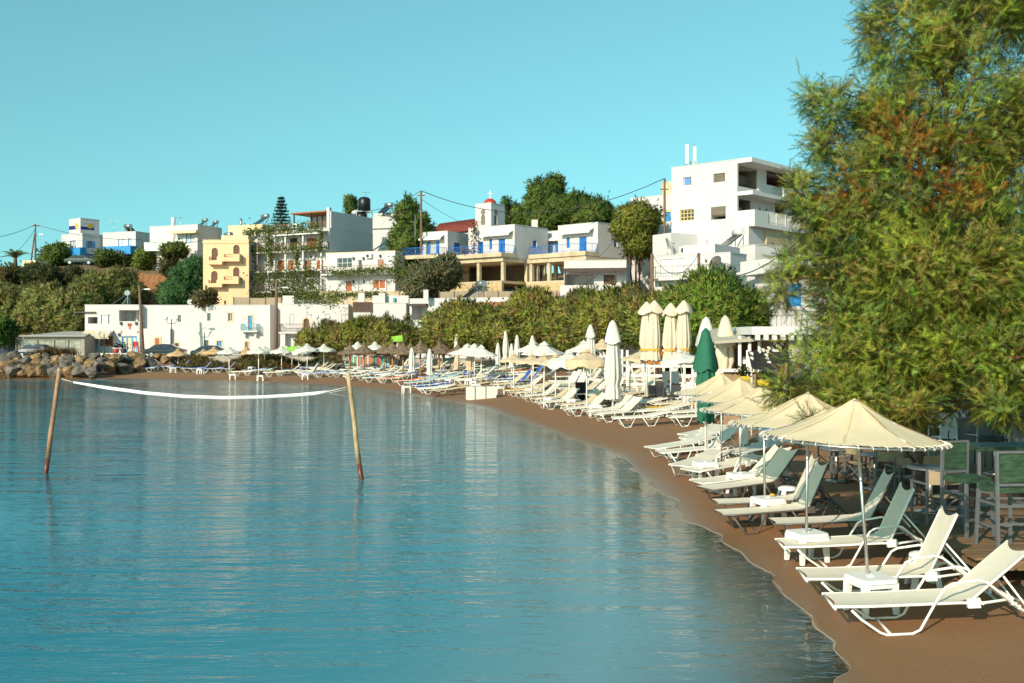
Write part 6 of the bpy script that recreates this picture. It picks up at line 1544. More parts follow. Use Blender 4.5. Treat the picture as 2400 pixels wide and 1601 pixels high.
# closed umbrellas
def closed(px, ya, yb, label, mat, wid=.30, body=.72, folds=9, hood=.0, tie=None, group='closed beach umbrellas', Yd=None, ybot=None, flare=1.0, name='closed_umbrella', polemat=None, seed=0):
    g = G(px, yb) if Yd is None else Vector((X(px,Yd), Yd, gz(X(px,Yd),Yd))); k = FPX/g.y
    H = CAMZ-(ya-HY)/k-g.z; zb = H*(1-body) if ybot is None else CAMZ-(ybot-HY)/k-g.z
    r_ = empty(name, tuple(g), label, 'umbrella', group, rnd.uniform(0,6)); rs = random.Random(seed+int(px))
    mb = MB(); n = folds*4; prof = [(.03,1.0),(.28,.975),(.44,.92),(.58,.82),(.78,.63),(.96,.42),(1.0,.27),(.76,.17),(.86,.09),(1.02*flare,.0)]; vs = []
    ph = [rs.uniform(-.25,.25) for _ in range(folds+1)]
    for j,(a,f) in enumerate(prof):
        for q in range(n):
            t = 2*math.pi*q/n; s_ = (q % 4); e = (1.0,.88,.66,.88)[s_] if j > 1 else 1
            e *= 1+ph[q//4]*(.5 if j > 2 else 0)+rs.uniform(-.04,.04)
            vs.append((wid*a*e*math.cos(t), wid*a*e*math.sin(t), zb+(H-zb)*f-(rs.uniform(0,.10) if j == 9 else 0)))
    fs = [(j*n+q,(j+1)*n+q,(j+1)*n+(q+1)%n,j*n+(q+1)%n) for j in range(9) for q in range(n)]
    mb.add(vs, fs, True); o = mb.build('folded_canopy', mat, r_, (0,0,0))
    if tie: mb = MB(); z = zb+(H-zb)*.17; mb.lathe([(wid*.84,z-.05),(wid*.86,z+.05)], 16); mb.build('strap', tie, o, (0,0,0))
    if hood:
        mb = MB(); vs = []; pf = [(.03,H+.08),(wid*.38,H-.03),(wid*.66,H-hood*.35),(wid*.92,H-hood*.75),(wid*1.06,H-hood)]
        for j,(a,z) in enumerate(pf):
            for q in range(16):
                t = 2*math.pi*q/16; e = 1+(.14*math.sin(4*t+1) if j > 2 else 0); vs.append((a*e*math.cos(t),a*e*math.sin(t),z-(.12*abs(math.sin(2*t)) if j == 4 else 0)))
        mb.add(vs, [(j*16+q,(j+1)*16+q,(j+1)*16+(q+1)%16,j*16+(q+1)%16) for j in range(4) for q in range(16)], True); mb.build('hood', mat, r_, (0,0,0))
    mb = MB(); mb.tube([(0,0,-.3),(0,0,H-.1)], .035, 6); mb.build('pole', polemat or FRW, r_, (0,0,0))
    return r_
WG = 'closed white umbrellas among the thatched ones'
for px,ya,yb,lab,w_,bd in ((965,815,897,'closed white umbrella in front of the thatched umbrellas, standing by blue loungers',.26,.66),(1007,817,900,'closed white umbrella with flared hem behind the lone cream lounger',.24,.70),
    (1007,766,866,'tall closed white umbrella rising above the thatched roofs',.28,.75),(1070,783,872,'closed white umbrella tip behind a thatched roof',.26,.72),(1101,820,890,'closed beige umbrella under the white row',.30,.66),(1072,828,880,'half closed drooping beige umbrella among loungers',.28,.7),
    (1167,803,884,'narrow closed white umbrella left of the taller one',.22,.68),(1185,775,878,'tallest narrow closed white umbrella before the tamarisks',.26,.68),(1199,805,884,'short closed white umbrella between two taller ones',.22,.7),(1212,785,880,'closed white umbrella beside the broad white one',.26,.72),(1248,786,880,'closed white umbrella tip above the broad white umbrella',.28,.7)):
    closed(px,ya,yb,lab,CANB if 'beige' in lab else CANW,w_,bd,7,group=WG,flare=1.25)
TG2 = 'tall wrapped umbrellas'
closed(1384,764,905,'tall white umbrella wrapped with a loose pointed hood',CANW,.31,.62,9,.65,group=TG2)
closed(1436,755,977,'tall white umbrella wrapped with hood standing among the front loungers',CANW,.35,.80,9,.8,group=TG2,flare=.9)
for px,ya,lab in ((1516,711,'tall closed beige parasol overlapping its neighbour, shorter of the two'),(1534,708,'tall closed beige parasol overlapping its neighbour, taller of the two'),(1572,714,'tall closed beige parasol between the overlapping pair and the tallest one'),(1603,708,'tallest closed beige parasol beside the white wrapped one')):
    closed(px,ya,0,lab,CANB if px == 0 else M('canvas_ecru',(.70,.60,.46),.8,.06,5,.2,120,trans=.15),.37,.62,10,.42,FABY,TG2,Yd=46+(1603-px)*.01,ybot=842)
closed(1655,748,0,'white wrapped parasol behind the green one',CANW,.37,.6,9,.9,None,TG2,Yd=38,ybot=880)
closed(1700,745,0,'pale wrapped parasol with long loose cover beside the bar',M('canvas_ecru',(.70,.60,.46)),.36,.62,8,.95,None,TG2,Yd=36,ybot=885,flare=1.1)
closed(1654,776,0,'dark green closed parasol with long hanging cloth',CANG,.30,.75,8,1.0,None,TG2,Yd=27.5,ybot=985,flare=.8)
for px,py,Yd in ((684,822,92),(931,797,90)):
    c = P(px,py,Yd); r_ = empty('cloth_canopy', (c.x,c.y,gz(c.x,c.y)), 'lime green cloth shade '+('behind the white far umbrellas' if px < 800 else 'behind the thatched umbrellas'), 'canopy'); mb = MB()
    mb.add([c+Vector(v) for v in ((-.5,0,.30),(.4,.3,.42),(.5,0,-.12),(-.45,-.3,-.16))], [(0,1,2,3)]); mb.add([c+Vector(v)+Vector((0,.03,-.02)) for v in ((-.5,0,.30),(.4,.3,.42),(.5,0,-.12),(-.45,-.3,-.16))], [(3,2,1,0)]); mb.build('cloth', LIME, r_); mb = MB(); mb.tube([(c.x,c.y+.05,gz(c.x,c.y)-.2),c+Vector((0,.05,.3))], .03, 6); mb.build('pole', FRW, r_)
# small plastic tables
PLW = M('white_plastic', (.80,.79,.76), .35, .04, 4)
def table_proto(label, w=.50, h=.46, hole=True, round_=False, group=None):
    r_ = empty('plastic_stool' if round_ else 'side_table', (0,0,0), label, 'stool' if round_ else 'table', group); mb = MB()
    if round_:
        mb.lathe([(.0,h),(.13,h),(.155,h-.015),(.165,h-.05),(.155,h-.06)][::-1], 22); mb.build('seat', PLW, r_, (0,0,0))
        for q in range(4):
            t = math.pi/2*q+.4; a0 = Vector((.135*math.cos(t),.135*math.sin(t),h-.04)); b0 = Vector((.205*math.cos(t),.205*math.sin(t),0)); mb = MB(); mb.bar(b0,a0,.075,.03,(math.cos(t),math.sin(t),0)); mb.build('leg', PLW, r_, (0,0,0))
        mb = MB(); mb.tube([(.165*math.cos(t),.165*math.sin(t),h*.55) for t in [2*math.pi*k/14 for k in range(14)]], .014, 5, True); mb.build('ring', PLW, r_, (0,0,0))
        mb = MB(); 
        for k in range(-4,5): mb.box((-.11*math.cos(k*.3),k*.027-.006,h+.001),(.11*math.cos(k*.3),k*.027+.006,h+.005))
        mb.build('grip_ribs', PLW, r_, (0,0,0))
    else:
        pts = []
        for (cx_,cy_,a0) in ((1,1,0),(-1,1,90),(-1,-1,180),(1,-1,270)):
            for k in range(5): t = R(a0+k*22.5); pts.append((cx_*(w/2-.07)+.07*math.cos(t), cy_*(w/2-.07)+.07*math.sin(t)))
        mb.prism(pts, h-.05, h-.012); mb.prism([(x*.97,y*.97) for x,y in pts], h-.0125, h); mb.build('top', PLW, r_, (0,0,0))
        mb = MB(); mb.lathe([(.05,h),(.05,h+.012),(.028,h+.012),(.028,h)], 14); mb.build('pole_collar', PLW, r_, (0,0,0))
        for sx in (-1,1):
            for sy in (-1,1): mb = MB(); x0,y0 = sx*(w/2-.05),sy*(w/2-.05); mb.add([(x0-.045*sx,y0+.03*sy,h-.05),(x0+.04*sx,y0+.03*sy,h-.05),(x0+.04*sx,y0-.055*sy,h-.05),(x0-.045*sx,y0-.055*sy,h-.05),(x0-.01*sx,y0+.04*sy,0),(x0+.045*sx,y0+.04*sy,0),(x0+.045*sx,y0-.015*sy,0),(x0-.01*sx,y0-.015*sy,0)],[(0,1,2,3),(7,6,5,4),(0,4,5,1),(1,5,6,2),(2,6,7,3),(3,7,4,0)]); mb.build('leg', PLW, r_, (0,0,0))
        mb = MB()
        for sy in (-1,1): mb.box((-w/2+.08,sy*(w/2-.03)-.01,h-.11),(w/2-.08,sy*(w/2-.03)+.01,h-.05)); mb.box((sy*(w/2-.03)-.01,-w/2+.08,h-.11),(sy*(w/2-.03)+.01,w/2-.08,h-.05))
        mb.build('apron', PLW, r_, (0,0,0))
    return r_
TP = table_proto('white plastic side table standing among the crowded loungers', group='small tables on the crowded beach'); first = True
for px,py in ((1100,905),(1112,910),(1115,918),(1245,930),(1262,926),(952,922),(545,890),(610,893),(405,874),(470,877),(590,872),(715,890),(1170,925),(1345,960),(1290,955),(1395,975),(900,893),(1055,905),(1500,960),(1385,905)):
    g = G(px,py); o = TP if first else copy_tree(TP); first = False; o.location = g; o.rotation_euler = (0,0,rnd.uniform(0,1.5))
# wrapped box, bin, platform, misc
g = G(1098,938); r_ = empty('wrapped_box', tuple(g), 'white wrapped box tied with dark straps on the sand', 'box', None, R(14))
mb = MB(); mb.box((0,0,0),(1.55,.7,.72)); mb.build('cover', M('white_tarp',(.72,.69,.62),.6,.08,3,.5,8), r_, (0,0,0))
for x in (.35,.95): mb = MB(); mb.box((x,-.012,-.0),(x+.04,-.002,.73)); mb.box((x,-.012,.721),(x+.04,.7,.732)); mb.build('strap', DARKM, r_, (0,0,0))
g = G(1362,938); r_ = empty('litter_bin', tuple(g), 'tall black litter bin among the loungers', 'bin'); mb = MB(); mb.lathe([(0,0),(.24,0),(.30,.85),(.32,.87),(.30,.9),(.26,.9),(.25,.5),(0,.5)],16); mb.build('body', BLACKP, r_, (0,0,0)); mb = MB(); mb.tube([(.31*math.cos(t),.31*math.sin(t),.88) for t in [2*math.pi*k/16 for k in range(16)]], .02, 5, True); mb.build('rim', BLACKP, r_, (0,0,0))
# white railed bar platform
a = G(1470,925); r_ = empty('bar_platform', tuple(a), 'white timber bar platform with cross rails and orange curtain', 'platform'); TW = M('white_timber',(.76,.73,.67),.7,.08,5)
W_ = 4.6; k = lambda x,y,z: (a.x+x, a.y+y, a.z+z)
for i in range(5):
    for y in (0,2.6): mb = MB(); mb.box(k(W_*i/4-.06,y-.06,-.2),k(W_*i/4+.06,y+.06,2.35 if i in (0,2,4) else 1.55)); mb.build('post', TW, r_)
for z in (.55,1.0,1.5):
    mb = MB(); mb.bar(k(0,-.07,z),k(W_,-.07,z),.04,.14); mb.build('rail', TW, r_)
for x in (0,W_): mb = MB(); mb.bar(k(x,0,1.5),k(x,2.6,1.5),.04,.14); mb.bar(k(x,0,1.0),k(x,2.6,1.0),.04,.14); mb.build('side_rail', TW, r_)
mb = MB(); mb.box(k(-.05,-.02,.38),k(W_+.05,2.7,.46)); mb.build('deck', M('deck_wood',(.30,.19,.11),.8,.25,5,.3,12), r_)
mb = MB()
for i in range(16):
    x = 1.2+i*.14; mb.box(k(x,2.45+.05*(i%2),1.55),k(x+.14,2.5+.05*(i%2),2.25))
mb.build('curtain', M('orange_cloth',(.62,.20,.02),.8,.3,4,trans=.2), r_)
for i in range(4): mb = MB(); mb.box(k(2.5,-.3-.28*i,.38-.1*i),k(3.2,-.05-.28*i,.42-.1*i)); mb.build('step', TW, r_)
# dark chairs beside it, turquoise chairs further off
for px,py,rz in ((1535,950,.4),(1552,955,2.2),(1568,958,1.2),(1580,950,-.5),(1545,940,3),(1592,945,.2)):
    g = G(px,py); plain_chair(g.x,g.y,g.z,rz,'dark chair beside the white railed platform',DARKM,'dark chairs beside the platform')
for px,py in ((1052,862),(1060,865),(1044,866),(1066,862)):
    g = G(px,py); plain_chair(g.x,g.y,g.z,rnd.uniform(0,6),'turquoise chair under the white row of umbrellas',TEAL,'turquoise chairs',1.1)
# white A frame easel and printed board
g = G(1478,935); r_ = empty('a_frame', tuple(g), 'white timber A frame standing by the platform', 'frame'); mb = MB(); mb.bar((-.45,0,-.1),(0,0,1.7),.07); mb.bar((.45,0,-.1),(0,0,1.7),.07); mb.bar((0,.6,-.1),(0,0,1.7),.07); mb.bar((-.25,0,.6),(.25,0,.6),.06); mb.build('legs', TW, r_, (0,0,0))
g = G(1572,935); r_ = empty('printed_board', tuple(g), 'white banner board with blue and red print by the bar fence', 'sign', None, R(6)); mb = MB(); mb.box((-.42,-.03,0),(.42,.03,1.35)); mb.build('board', WHITE2, r_, (0,0,0))
for i,(x,z,c) in enumerate(((-.15,.6,BLUE),(.1,.72,RED),(0,.5,DARKM),(.12,.4,BLUE),(-.1,.85,RED),(-.05,.3,DARKM))): mb = MB(); mb.box((x-.07,-.036,z-.05),(x+.07,-.031,z+.06)); mb.build('print', c, r_, (0,0,0))
# ------------------------------------------------------------ foreground
def Gh(px, py, h):
    """sight line meets a level h above the sand"""
    dx = (px-CX)/FPX; dz = -(py-HY)/FPX; Y = 2400*(3.2-h)/(py-HY)
    for _ in range(30): Y = .5*Y+.5*(CAMZ-(gz(dx*Y, Y)+h))/(-dz)
    return Vector((dx*Y, Y, gz(dx*Y, Y)+h))
def proj(p): return CX+p[0]/p[1]*FPX, HY+(CAMZ-p[2])/p[1]*FPX
def fit(foot, head, seat=1.55, back=.84, w=.62):
    """turn and recline that put foot corner and head corner of a lounger where the photo shows them"""
    best = None
    c = Gh(foot[0], foot[1], .37)
    for a in range(-10, 66, 2):
        ca, sa = math.cos(R(a)), math.sin(R(a)); bx, by = c.x-sa*w/2, c.y+ca*w/2
        z0, z1 = gz(bx+.5*ca, by+.5*sa), gz(bx+1.4*ca, by+1.4*sa); sl = (z1-z0)/.9
        for ang in range(2, 66, 3):
            tx = seat+back*math.cos(R(ang)); tz = .39+back*math.sin(R(ang))
            hx, hy = proj((bx+tx*ca+sa*w/2, by+tx*sa-ca*w/2, z0+sl*(tx-.5)+tz))
            e = (hx-head[0])**2+(hy-head[1])**2
            if best is None or e < best[0]: best = (e, bx, by, a, ang)
    return best
NG = 'sun loungers in the front row'
NL = [((1958,1420),(2428,1290),FRW,'white lounger with curved armrests and low back beside the timber deck',1),((1891,1357),(2264,1192),FRW,'white lounger with raised back behind the square plastic table',1),((1840,1283),(2156,1140),FRW,'white lounger with shaded steep back and white frame',1),
      ((1818,1229),(2110,1104),FRB,'white lounger with brown frame, dappled raised back and no armrests',0),((1697,1208),(1954,1081),FRB,'brown framed white lounger in front of two plastic stools',0),((1682,1182),(1932,1068),FRB,'brown framed white lounger carrying a yellow flower',0),
      ((1674,1147),(1879,1048),FRB,'brown framed white lounger beside the shaded plastic chair',0),((1654,1131),(1862,1046),FRW,'white framed lounger with bright back behind the shaded plastic chair',1),((1642,1103),(1810,1076),FRW,'white lounger lying flat with low curved arms',1),((1624,1089),(1722,1070),FRW,'white lounger lying flat behind the near plastic table',0),
      ((1556,1060),(1741,998),FRW,'white lounger with half raised back under the far cream umbrellas',0),((1547,1049),(1690,1028),FRW,'flat white lounger beside the half raised one near the water',0),((1632,1018),(1716,1006),FRW,'flat white lounger near the hanging green cloth',0),((1638,1026),(1712,1010),FRW,'flat white lounger behind the pair near the water',0),
      ((1735,1060),(1850,1040),FRW,'tangled white lounger lying flat below the middle cream umbrella',1)]
for ft, hd, fr, lab, arm in NL:
    e, bx, by, a, ang = fit(ft, hd)
    o = lounger_proto(lab, FABW, fr, ang, True, 1.55, .84, group=NG, arms=bool(arm)); o.rotation_euler = (0,0,R(a)); ground_tilt(o, bx, by)
# tables and stools
for i,(px,py,rot,lab) in enumerate(((2041,1350,.25,'square white plastic table at the foot of the big cream umbrella'),(1891,1246,.3,'white plastic table at the foot of the second cream umbrella'),(1800,1166,.3,'white plastic table with a yellow flower at the third umbrella'),(1736,1109,.2,'white plastic table at the fourth umbrella'),(1653,1082,.2,'white plastic table nearest the water edge'))):
    t_ = table_proto(lab, .50, .46, group='plastic tables in the front row'); c = Gh(px,py,.46); t_.location = (c.x,c.y,c.z-.46); t_.rotation_euler = (0,0,rot)
for px,py,rot,lab in ((2164,1295,.3,'round white plastic stool between the two nearest loungers'),(1846,1141,.5,'tall white plastic stool behind the brown framed lounger'),(1822,1092,.9,'shaded white plastic stool under the third umbrella')):
    t_ = table_proto(lab, .33, .46, round_=True, group='plastic stools in the front row'); c = Gh(px,py,.46); t_.location = (c.x,c.y,c.z-.46); t_.rotation_euler = (0,0,rot); t_.scale = (1.15,1.15,1)
c = Gh(1803,1160,.47); r_ = empty('yellow_flower', (c.x+.03,c.y-.1,c.z), 'small yellow flower lying on a plastic table', 'flower'); mb = MB()
for k in range(8): t = k*.785; mb.sphere((.03*math.cos(t),.03*math.sin(t),.02),(.022,.022,.014),6,4)
mb.sphere((0,0,.03),(.02,.02,.015),6,4); mb.build('petals', M('yellow_petal',(.75,.42,.01),.6), r_, (0,0,0))
# laced cream umbrellas
CANC = M('canvas_cream', (.82,.68,.46), .8, .05, 3, .25, 180, trans=.22); ROPE = M('white_rope', (.75,.70,.60), .8)
def laced(base, apex, rad, label, drop=.50, tx=0.0, ty=0.0, seed=0):
    r_ = empty('cream_umbrella', tuple(base), label, 'umbrella', 'laced cream umbrellas'); b = Vector(base); A = Vector(apex)
    T = lambda p: A+(Matrix.Rotation(ty,3,'Y') @ (Matrix.Rotation(tx,3,'X') @ Vector(p)))
    n = 8; sub = 6; N_ = n*sub; m = 9; mb = MB(); vs = []; sg = random.Random(seed); w0 = .35+.1*seed
    for j in range(m+1):
        f = max(.02, j/m)
        for q in range(N_):
            t = 2*math.pi*q/N_+w0; u = (q % sub)/sub; dip = 4*u*(1-u)
            rr = rad*f*(1-.035*dip*f); z = -drop*(f*.86+.14*f**.5)+.035*math.sin(math.pi*f)*-1-.030*dip*math.sin(math.pi*min(1,f*1.1))*1.0
            z += .006*math.sin(t*11+f*9+seed)
            vs.append(T((rr*math.cos(t), rr*math.sin(t), z)))
    fs = [(j*N_+q,(j+1)*N_+q,(j+1)*N_+(q+1)%N_,j*N_+(q+1)%N_) for j in range(m) for q in range(N_)]
    mb.add(vs, fs, True); mb.add([T((0,0,.01))]+vs[:N_], [(0,1+q,1+(q+1)%N_) for q in range(N_)], True); o = mb.build('canopy', CANC, r_)
    for k in range(n):      # doubled seam strips
        mb = MB(); sv = []
        for j in range(m+1):
            p0 = vs[j*N_+k*sub]; p1 = vs[j*N_+(k*sub+1)%N_]; d = (p1-p0); d = d.normalized()*min(.018, d.length*.45) if d.length > 1e-6 else d
            sv += [p0-d*.9+Vector((0,0,.011)), p0+d*.9+Vector((0,0,.011))]
        mb.add(sv, [(j*2,(j+1)*2,(j+1)*2+1,j*2+1) for j in range(m)], True); mb.build('seam', M('canvas_seam',(.72,.55,.32),.8), o)
    mb = MB(); ring = [T((1.035*rad*math.cos(2*math.pi*k/48+w0),1.035*rad*math.sin(2*math.pi*k/48+w0),-drop-.02)) for k in range(48)]; mb.tube(ring, .014, 7, True); mb.build('rim_hoop', STEEL, r_)
    mb = MB()
    for k in range(44):
        t = 2*math.pi*(k+.3)/44+w0; t2 = t+.05
        mb.tube([T((.965*rad*math.cos(t),.965*rad*math.sin(t),-drop+.012)),T((1.03*rad*math.cos(t2),1.03*rad*math.sin(t2),-drop+.004)),T((1.055*rad*math.cos(t2),1.055*rad*math.sin(t2),-drop-.02)),T((1.03*rad*math.cos(t2+.01),1.03*rad*math.sin(t2+.01),-drop-.042)),T((.98*rad*math.cos(t+.04),.98*rad*math.sin(t+.04),-drop-.004))], .006, 4)
    mb.build('lacing', ROPE, r_)['kind'] = 'stuff'
    for k in range(n):
        t = 2*math.pi*k/n+w0; mb = MB(); mb.tube([T((0,0,-.06)),T((rad*.5*math.cos(t),rad*.5*math.sin(t),-drop*.52-.05)),T((1.03*rad*math.cos(t),1.03*rad*math.sin(t),-drop-.02))], .011, 5); mb.build('rib', STEEL, r_)
    mb = MB(); mb.tube([b+(b-A).normalized()*.5, A-(A-b).normalized()*.04], .021, 10); mb.build('pole', STEEL, r_)
    mb = MB(); mb.sphere(A-(A-b).normalized()*.06, .05, 10, 6); mb.build('hub', STEEL, r_)
for i,(bx,by,bh,ax,ay,rad,lab,tx,ty) in enumerate(((2040,1343,.46,2003,934,1.10,'largest cream laced umbrella leaning over the square plastic table',0,.035),(1889,1248,.46,1894,919,1.12,'second cream laced umbrella partly hidden by tamarisk sprays',0,.02),(1793,1160,.46,1789,902,1.10,'third cream laced umbrella in the front row',0,.03),(1735,1105,.46,1735,884,1.10,'fourth cream laced umbrella in the front row',0,.01),(1691,1110,0,1691,874,1.10,'farthest cream laced umbrella beside the green parasol',0,.0))):
    c = Gh(bx,by,bh); dpt = c.y; b = Vector((c.x,c.y,c.z-bh)); A = P(ax,ay,dpt+.02)
    laced(b, A, rad, lab, .50, tx, ty, i)
# timber deck at the right, plank by plank
DECK = M('deck_plank', (.20,.12,.06), .8, .35, 3, .5, 20, stretch=(.4,6,3)); ZD_ = .62
dk = empty('timber_deck', (9.2,15.3,ZD_-.15), 'weathered timber deck carrying the bar chairs', 'deck'); plank = None
for k in range(26):
    y = 13.35+k*.158; mb = MB(); x0 = 6.05+rnd.uniform(-.03,.03); mb.box((x0,y,ZD_-.035+rnd.uniform(-.003,.003)),(12.4,y+.148,ZD_+rnd.uniform(-.004,.004))); mb.build('plank', DECK, dk)
mb = MB(); mb.box((6.2,13.37,ZD_-.17),(12.3,13.45,ZD_-.037)); mb.build('joist', DECK, dk); mb = MB(); mb.box((6.12,13.46,ZD_-.17),(6.2,17.4,ZD_-.037)); mb.build('joist', DECK, dk)
for x in (6.2,7.6,9.1,10.6,12.1):
    for y in (13.5,15.5,17.2): mb = MB(); mb.box((x,y,min(gz(x,y),ZD_)-.3),(x+.1,y+.1,ZD_-.171 if True else 0)); mb.build('stump', DECK, dk)
# raised terrace behind it
tr_ = empty('raised_terrace', (10.6,20.5,1.05), 'raised timber terrace behind the bar chairs', 'terrace'); mb = MB(); mb.box((8.3,17.6,.1),(14.5,17.7,1.0)); mb.box((8.3,17.71,.1),(8.4,23.5,1.0)); mb.build('fascia', M('dark_board',(.07,.045,.03),.85,.3,3), tr_)  # black-brown fascia: the dark shade at the terrace front is in its colour
for k in range(38): y = 17.6+k*.158; mb = MB(); mb.box((8.25,y,1.002),(14.6,y+.15,1.045)); mb.build('plank', DECK, tr_)
# green bar chairs and table
GRN = M('green_painted_wood', (.018,.048,.027), .6, .5, 4, .4, 14, rgb2=(.036,.078,.040), stretch=(1,1,4)); GREYM = M('grey_steel', (.20,.21,.22), .45, .15, 8, metal=.5)
def bar_chair(x, y, z, rz, label):
    r_ = empty('bar_chair', (x,y,z), label, 'bar chair', 'green bar chairs', rz); w, sh_ = .23, .80
    mb = MB(); mb.box((-w,-w,sh_),(w,w,sh_+.05)); mb.box((-w-.01,-w-.01,sh_-.02),(w+.01,w+.01,sh_)); mb.build('seat', GRN, r_, (0,0,0))
    mb = MB(); mb.box((-w+.035,w-.02,sh_+.12),(w-.035,w+.02,sh_+.50)); mb.build('backrest', GRN, r_, (0,0,0))
    for sx in (-1,1):
        mb = MB(); mb.bar((sx*w,w+.03,0),(sx*w,w,sh_+.54),.04); mb.build('leg', GREYM, r_, (0,0,0)); mb = MB(); mb.bar((sx*(w+.02),-w-.03,0),(sx*w,-w,sh_-.021),.04); mb.build('leg', GREYM, r_, (0,0,0))
    for zz in (.53,.09): mb = MB(); mb.bar((-w,w,sh_+zz),(w,w,sh_+zz),.035); mb.build('back_rail', GREYM, r_, (0,0,0))
    for zz,dy in ((.25,-1),(.36,1),(.60,1)): mb = MB(); mb.bar((-w,dy*w,zz),(w,dy*w,zz),.03); mb.build('stretcher', GREYM, r_, (0,0,0))
    for sx in (-1,1):
        for zz in (.31,.62): mb = MB(); mb.bar((sx*w,-w,zz),(sx*w,w,zz),.03); mb.build('stretcher', GREYM, r_, (0,0,0))
def onz(px, py, z):
    Y = FPX*(CAMZ-z)/(py-HY); return (px-CX)/FPX*Y, Y
x,y = onz(2352,1283,ZD_); bar_chair(x,y,ZD_,R(185),'green bar chair with tall back at the deck edge')
x,y = onz(2266,1252,ZD_); bar_chair(x,y,ZD_,R(20),'green bar chair half hidden in shade beside the canvas chairs')
x,y = onz(2372,1212,ZD_); r_ = empty('bar_table', (x,y,ZD_), 'dark green painted bar table behind the green chairs', 'table'); mb = MB(); mb.box((-.75,-.38,1.10),(.95,.38,1.16)); mb.build('top', GRN, r_, (0,0,0))
for sx,sy in ((-.68,-.32),(-.68,.32),(.88,-.32),(.88,.32)): mb = MB(); mb.bar((sx,sy,0),(sx,sy,1.10),.05); mb.build('leg', GREYM, r_, (0,0,0))

for sy in (-.32,.32): mb = MB(); mb.bar((-.68,sy,.25),(.88,sy,.25),.03); mb.build('stretcher', GREYM, r_, (0,0,0))
# canvas director chairs
CVS = M('tan_canvas', (.44,.34,.22), .85, .1, 6, .3, 160, trans=.12)
def director(x, y, z, rz, label):
    r_ = empty('director_chair', (x,y,z), label, 'chair', 'canvas director chairs', rz); w = .28
    mb = MB(); n = 8
    vs = [(-w+2*w*k/n, .24+.03*math.sin(math.pi*k/n), zz) for zz in (.64,.86) for k in range(n+1)]
    for k in range(n+1): q = vs[n+1+k]; vs[n+1+k] = (q[0],q[1],q[2]-.025*math.sin(math.pi*k/n))
    f = [(k,k+1,n+2+k,n+1+k) for k in range(n)]; mb.add(vs, f, True); mb.add([(a,b+.006,c_) for a,b,c_ in vs], [q[::-1] for q in f], True); mb.build('backrest', CVS, r_, (0,0,0))
    mb = MB(); vs = [(-w+2*w*k/n, yy, .45-.03*math.sin(math.pi*k/n)) for yy in (-.22,.20) for k in range(n+1)]; mb.add(vs, [(k,k+1,n+2+k,n+1+k) for k in range(n)], True); mb.add([(a,b,c_-.006) for a,b,c_ in vs], [q[::-1] for q in f], True); mb.build('seat', CVS, r_, (0,0,0))
    for s_ in (-1,1):
        mb = MB(); mb.bar((s_*w,.24,.0),(s_*w,.25,.87),.03); mb.build('back_post', GREYM, r_, (0,0,0)); mb = MB(); mb.bar((s_*w,-.22,.0),(s_*w,-.22,.64),.03); mb.build('front_post', GREYM, r_, (0,0,0))
        mb = MB(); mb.bar((s_*w,-.24,.65),(s_*w,.25,.65),.05,.022); mb.build('armrest', GREYM, r_, (0,0,0)); mb = MB(); mb.bar((s_*w,-.25,.02),(s_*w,.27,.02),.03); mb.build('foot_bar', GREYM, r_, (0,0,0))
        mb = MB(); mb.bar((-w*s_,-.2*1,.05),(w*s_,-.2,.44),.025); mb.bar((-w*s_,.18,.05),(w*s_,.18,.44),.025); mb.build('cross_leg', GREYM, r_, (0,0,0))
for px,py,zz,rz,lab in ((2194,1228,ZD_,R(186),'tan canvas director chair with low seat nearest the green chairs'),(2160,1178,ZD_,R(190),'tan canvas director chair in the middle of the chair row'),(2118,1168,None,R(182),'tan canvas director chair next to the steel table leg'),(2078,1150,None,R(175),'shaded canvas director chair behind the table leg'),(1990,1128,None,R(20),'folded canvas chair in the shade below the big umbrella'),(1955,1112,None,R(200),'shaded canvas chair farthest along the row'),(2020,1132,None,R(110),'canvas chair turned sideways in the shade')):
    if zz is None: g = Gh(px,py,0); director(g.x,g.y,g.z,rz,lab)
    else: x,y = onz(px,py,zz); director(x,y,zz,rz,lab)
def pedestal(px, py, zz, label, h=.74):
    if zz is None: g = Gh(px,py,0)
    else: g = Vector((*onz(px,py,zz),zz))
    r_ = empty('pedestal_table', tuple(g), label, 'table'); mb = MB(); mb.tube([(0,0,.03),(0,0,h-.02)], .04, 10); mb.build('column', STEEL, r_, (0,0,0)); mb = MB(); mb.lathe([(0,.0),(.24,0),(.24,.02),(.08,.05),(0,.05)][::-1], 18); mb.build('base', STEEL, r_, (0,0,0)); mb = MB(); mb.lathe([(0,h-.03),(.36,h-.03),(.37,h-.015),(.36,h),(0,h)][::-1], 24); mb.build('top', GREYM, r_, (0,0,0))
pedestal(2050,1146,None,'steel pedestal table beside the shaded canvas chairs'); pedestal(2180,1200,ZD_,'steel pedestal table behind the tan canvas chair'); pedestal(1960,1128,None,'steel pedestal table under the big cream umbrella')
